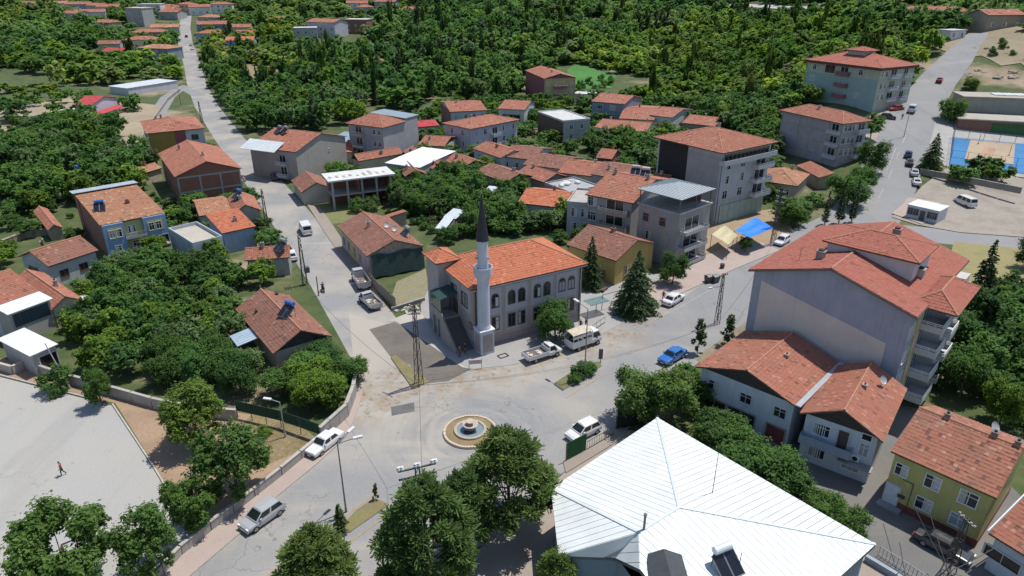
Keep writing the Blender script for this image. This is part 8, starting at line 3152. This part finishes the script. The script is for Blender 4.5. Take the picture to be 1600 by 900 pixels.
# dustbins, benches, small things of the forecourt
for i, (px, lab) in enumerate((((1107, 441), 'dark wheeled rubbish container on the right pavement, left of the pair'), ((1117, 441), 'dark wheeled rubbish container on the right pavement, right of the pair'))):
    p = at(*px)
    t = thing('rubbish_container', lab, 'rubbish bin', p, R(30))
    m = MB()
    m.poly([(-.5, -.4, .15), (.5, -.4, .15), (.5, .4, .15), (-.5, .4, .15)])
    lo, hi = [(-.5, -.4), (.5, -.4), (.5, .4), (-.5, .4)], [(-.62, -.5), (.62, -.5), (.62, .5), (-.62, .5)]
    for k in range(4):
        m.poly([(*lo[k], .15), (*lo[(k + 1) % 4], .15), (*hi[(k + 1) % 4], 1.15), (*hi[k], 1.15)])
    m.build('bin_body', plain((.1, .1, .105), .6, .3, name='bin_metal'), t)
    m = MB()
    m.poly([(-.64, -.52, 1.15), (.64, -.52, 1.15), (.64, 0, 1.35), (-.64, 0, 1.35)])
    m.poly([(-.64, 0, 1.35), (.64, 0, 1.35), (.64, .52, 1.15), (-.64, .52, 1.15)])
    m.build('lid', plain((.16, .16, .165), .5, .3, name='lid'), t)
    for x in (-.4, .4):
        for y in (-.3, .3):
            MB().tube((x, y - .04, .09), (x, y + .04, .09), .09, n=8).build('wheel', RUBBER(), t)
m = MB()
m.tube((0, 0, 0), (0, 0, .9), .35, .38, 12)
o = m.build('oil_drum', DARKST())
o.location = at(1128, 420)
tag(o, 'dark steel drum standing on the right pavement above the containers', 'drum')
# fitness frame and small blue canopy left of the large cedar
def simple_frame(label, px, posts, top, c, cat='frame', name='steel_frame'):
    p = at(*px)
    t = thing(name, label, cat, p, R(30))
    for x, y in posts:
        MB().tube((x, y, -.05), (x, y, top), .05, n=6).build('post', DARKST(), t)
    return t
t = simple_frame('teal slatted park shelter standing on one post beside the mosque', (931, 490), ((0, 0),), 2.0, None, 'shelter', 'park_shelter')
for i in range(10):
    MB().bar((-1.5 + .33 * i, -1.0, 2.05), (-1.5 + .33 * i, 1.0, 2.05), .22, .05).build('slat', plain((.12, .22, .22), .6, var=.2, name='teal_paint'), t)
m = MB()
for y in (-.8, .8):
    m.bar((-1.6, y, 1.98), (1.6, y, 1.98), .07)
m.build('beam', DARKST(), t)
t = simple_frame('dark pull up frame of two posts on the forecourt left of the cedar', (953, 482), ((-1.5, 0), (1.5, 0)), 2.6, None, 'exercise frame')
MB().bar((-1.5, 0, 2.5), (1.5, 0, 2.5), .06).build('bar', DARKST(), t)
t = thing('bench', 'dark wooden bench against the ochre house wall', 'bench', at(944, 455), R(58))
for i in range(3):
    MB().box(-.8, .8, -.25 + .17 * i, -.12 + .17 * i, .42, .47).build('seat_slat', WOOD(), t)
for i in range(2):
    MB().box(-.8, .8, .28, .32, .55 + .2 * i, .7 + .2 * i).build('back_slat', WOOD(), t)
for x in (-.7, .7):
    MB().box(x - .04, x + .04, -.25, .32, 0, .42).build('leg', DARKST(), t)
t = thing('water_tap_stand', 'small white drinking tap block by the mosque front wall', 'drinking tap', at(816, 517), R(34))
MB().box(-.3, .3, -.25, .25, 0, .9).build('block', WHITE(), t)
MB().tube((0, -.25, .75), (0, -.42, .72), .03, n=6).build('tap', STEEL(), t)
for i, (px, c, lab) in enumerate((((888, 519), (.35, .55, .62), 'pale blue crate of goods beneath the forecourt tree'), ((893, 512), (.1, .3, .5), 'blue box of goods behind the canvas covered truck'), ((881, 515), (.55, .55, .5), 'whitish box of goods beneath the forecourt tree'))):
    t = thing('crate', lab, 'crate', at(*px), rnd.uniform(0, 3))
    m = MB()
    m.box(-.5, .5, -.35, .35, 0, .12)
    for x0, x1, y0, y1 in ((-.5, .5, -.35, -.31), (-.5, .5, .31, .35), (-.5, -.46, -.31, .31), (.46, .5, -.31, .31)):
        m.box(x0, x1, y0, y1, .12, .6)
    m.build('box', plain(c, .6), t)
# manhole grate and frame lying on the forecourt
m = MB()
for a, b_ in (((-.6, -.4), (.6, -.4)), ((.6, -.4), (.6, .4)), ((.6, .4), (-.6, .4)), ((-.6, .4), (-.6, -.4))):
    m.bar((*a, .06), (*b_, .06), .12, .06)
o = m.build('drain_frame', DARKST())
o.location, o.rotation_euler.z = at(786, 557), R(34)
o.location.z += .06
tag(o, 'dark square drain frame set in the forecourt paving', 'drain frame')
# white outdoor unit column pieces near stair, planters, sapling and sign posts
for px, h, lab in (((588, 783), 1.9, 'thin sapling with brown leaves at the tip of the lower traffic island'),):
    plant('sapling', lab, 'tree', at(*px), TH[0], h / 6, None, (1.4, .9, .6), None, .7)
m = MB()
m.box(-.25, .25, -.1, .1, .5, 1.9)
m.tube((0, 0, 0), (0, 0, .5), .05, n=6)
o = m.build('signpost', plain((.12, .11, .1), .6), None)
o.location = at(938, 566)
tag(o, 'dark slim signpost at the tip of the planted island', 'sign')
# rubble by the board fence
for i in range(26):
    m = MB()
    r_ = rnd.uniform(.12, .35)
    m.box(-r_, r_, -r_ * .7, r_ * .6, 0, r_ * rnd.uniform(.5, 1))
    o = m.build('rubble_block', plain((.4, .37, .33), .95, var=.25, name='rubble'))
    o.location = at(rnd.uniform(606, 660), rnd.uniform(480, 492))
    o.rotation_euler = (rnd.uniform(-.3, .3), rnd.uniform(-.3, .3), rnd.uniform(0, 3))
    tag(o, 'pale broken block in the rubble between the board fence and the mosque', 'rubble', 'rubble blocks by the board fence')

# ------------------------------------------------------------------ sports court
def court():
    o = [(1488, 216), (1660, 232), (1690, 284), (1483, 258)]
    flat('sports_court', o, speckle((.05, .19, .4), (.06, .21, .44), .1, 'blue_court', 1), .09)
    flat('sports_court', [(1516, 220), (1586, 226), (1583, 258), (1507, 250)], speckle((.43, .34, .24), (.39, .3, .21), .15, 'worn_court', 1), .13)
    flat('sports_court', [(1537, 231), (1556, 233), (1550, 249), (1530, 246)], speckle((.42, .26, .18), (.41, .31, .22), .3, 'red_worn_court', 1), .16)
    P = [at(x, y) for x, y in o]
    t = thing('court_fence', 'tall dark mesh fence on posts round the blue sports court', 'fence', P[3])
    for a, b_ in ((P[3], P[2]), (P[0], P[1]), (P[0], P[3])):
        n = max(2, int((b_ - a).length / 3.2))
        for i in range(n + 1):
            q = a.lerp(b_, i / n)
            q.z = T(q.x, q.y)
            MB().tube(q - P[3], q - P[3] + Vector((0, 0, 3.6)), .05, n=5).build('post', DARKST(), t)
        m = MB()
        for z in (.3, 1.9, 3.55):
            for i in range(n):
                q0, q1 = a.lerp(b_, i / n), a.lerp(b_, (i + 1) / n)
                q0.z, q1.z = T(q0.x, q0.y) + z, T(q1.x, q1.y) + z
                m.bar(q0 - P[3], q1 - P[3], .04)
        m.build('rail', DARKST(), t)
    for px in ((1528, 226), (1576, 244)):
        t2 = thing('net_post', 'volleyball post on the worn inner court, %s' % ('upper one' if px[1] < 230 else 'lower one'), 'post', at(*px))
        MB().tube((0, 0, 0), (0, 0, 2.6), .06, n=6).build('pole', STEEL(), t2)
        MB().tube((0, 0, 0), (0, 0, .3), .2, n=8).build('pad', RUBBER(), t2)
court()
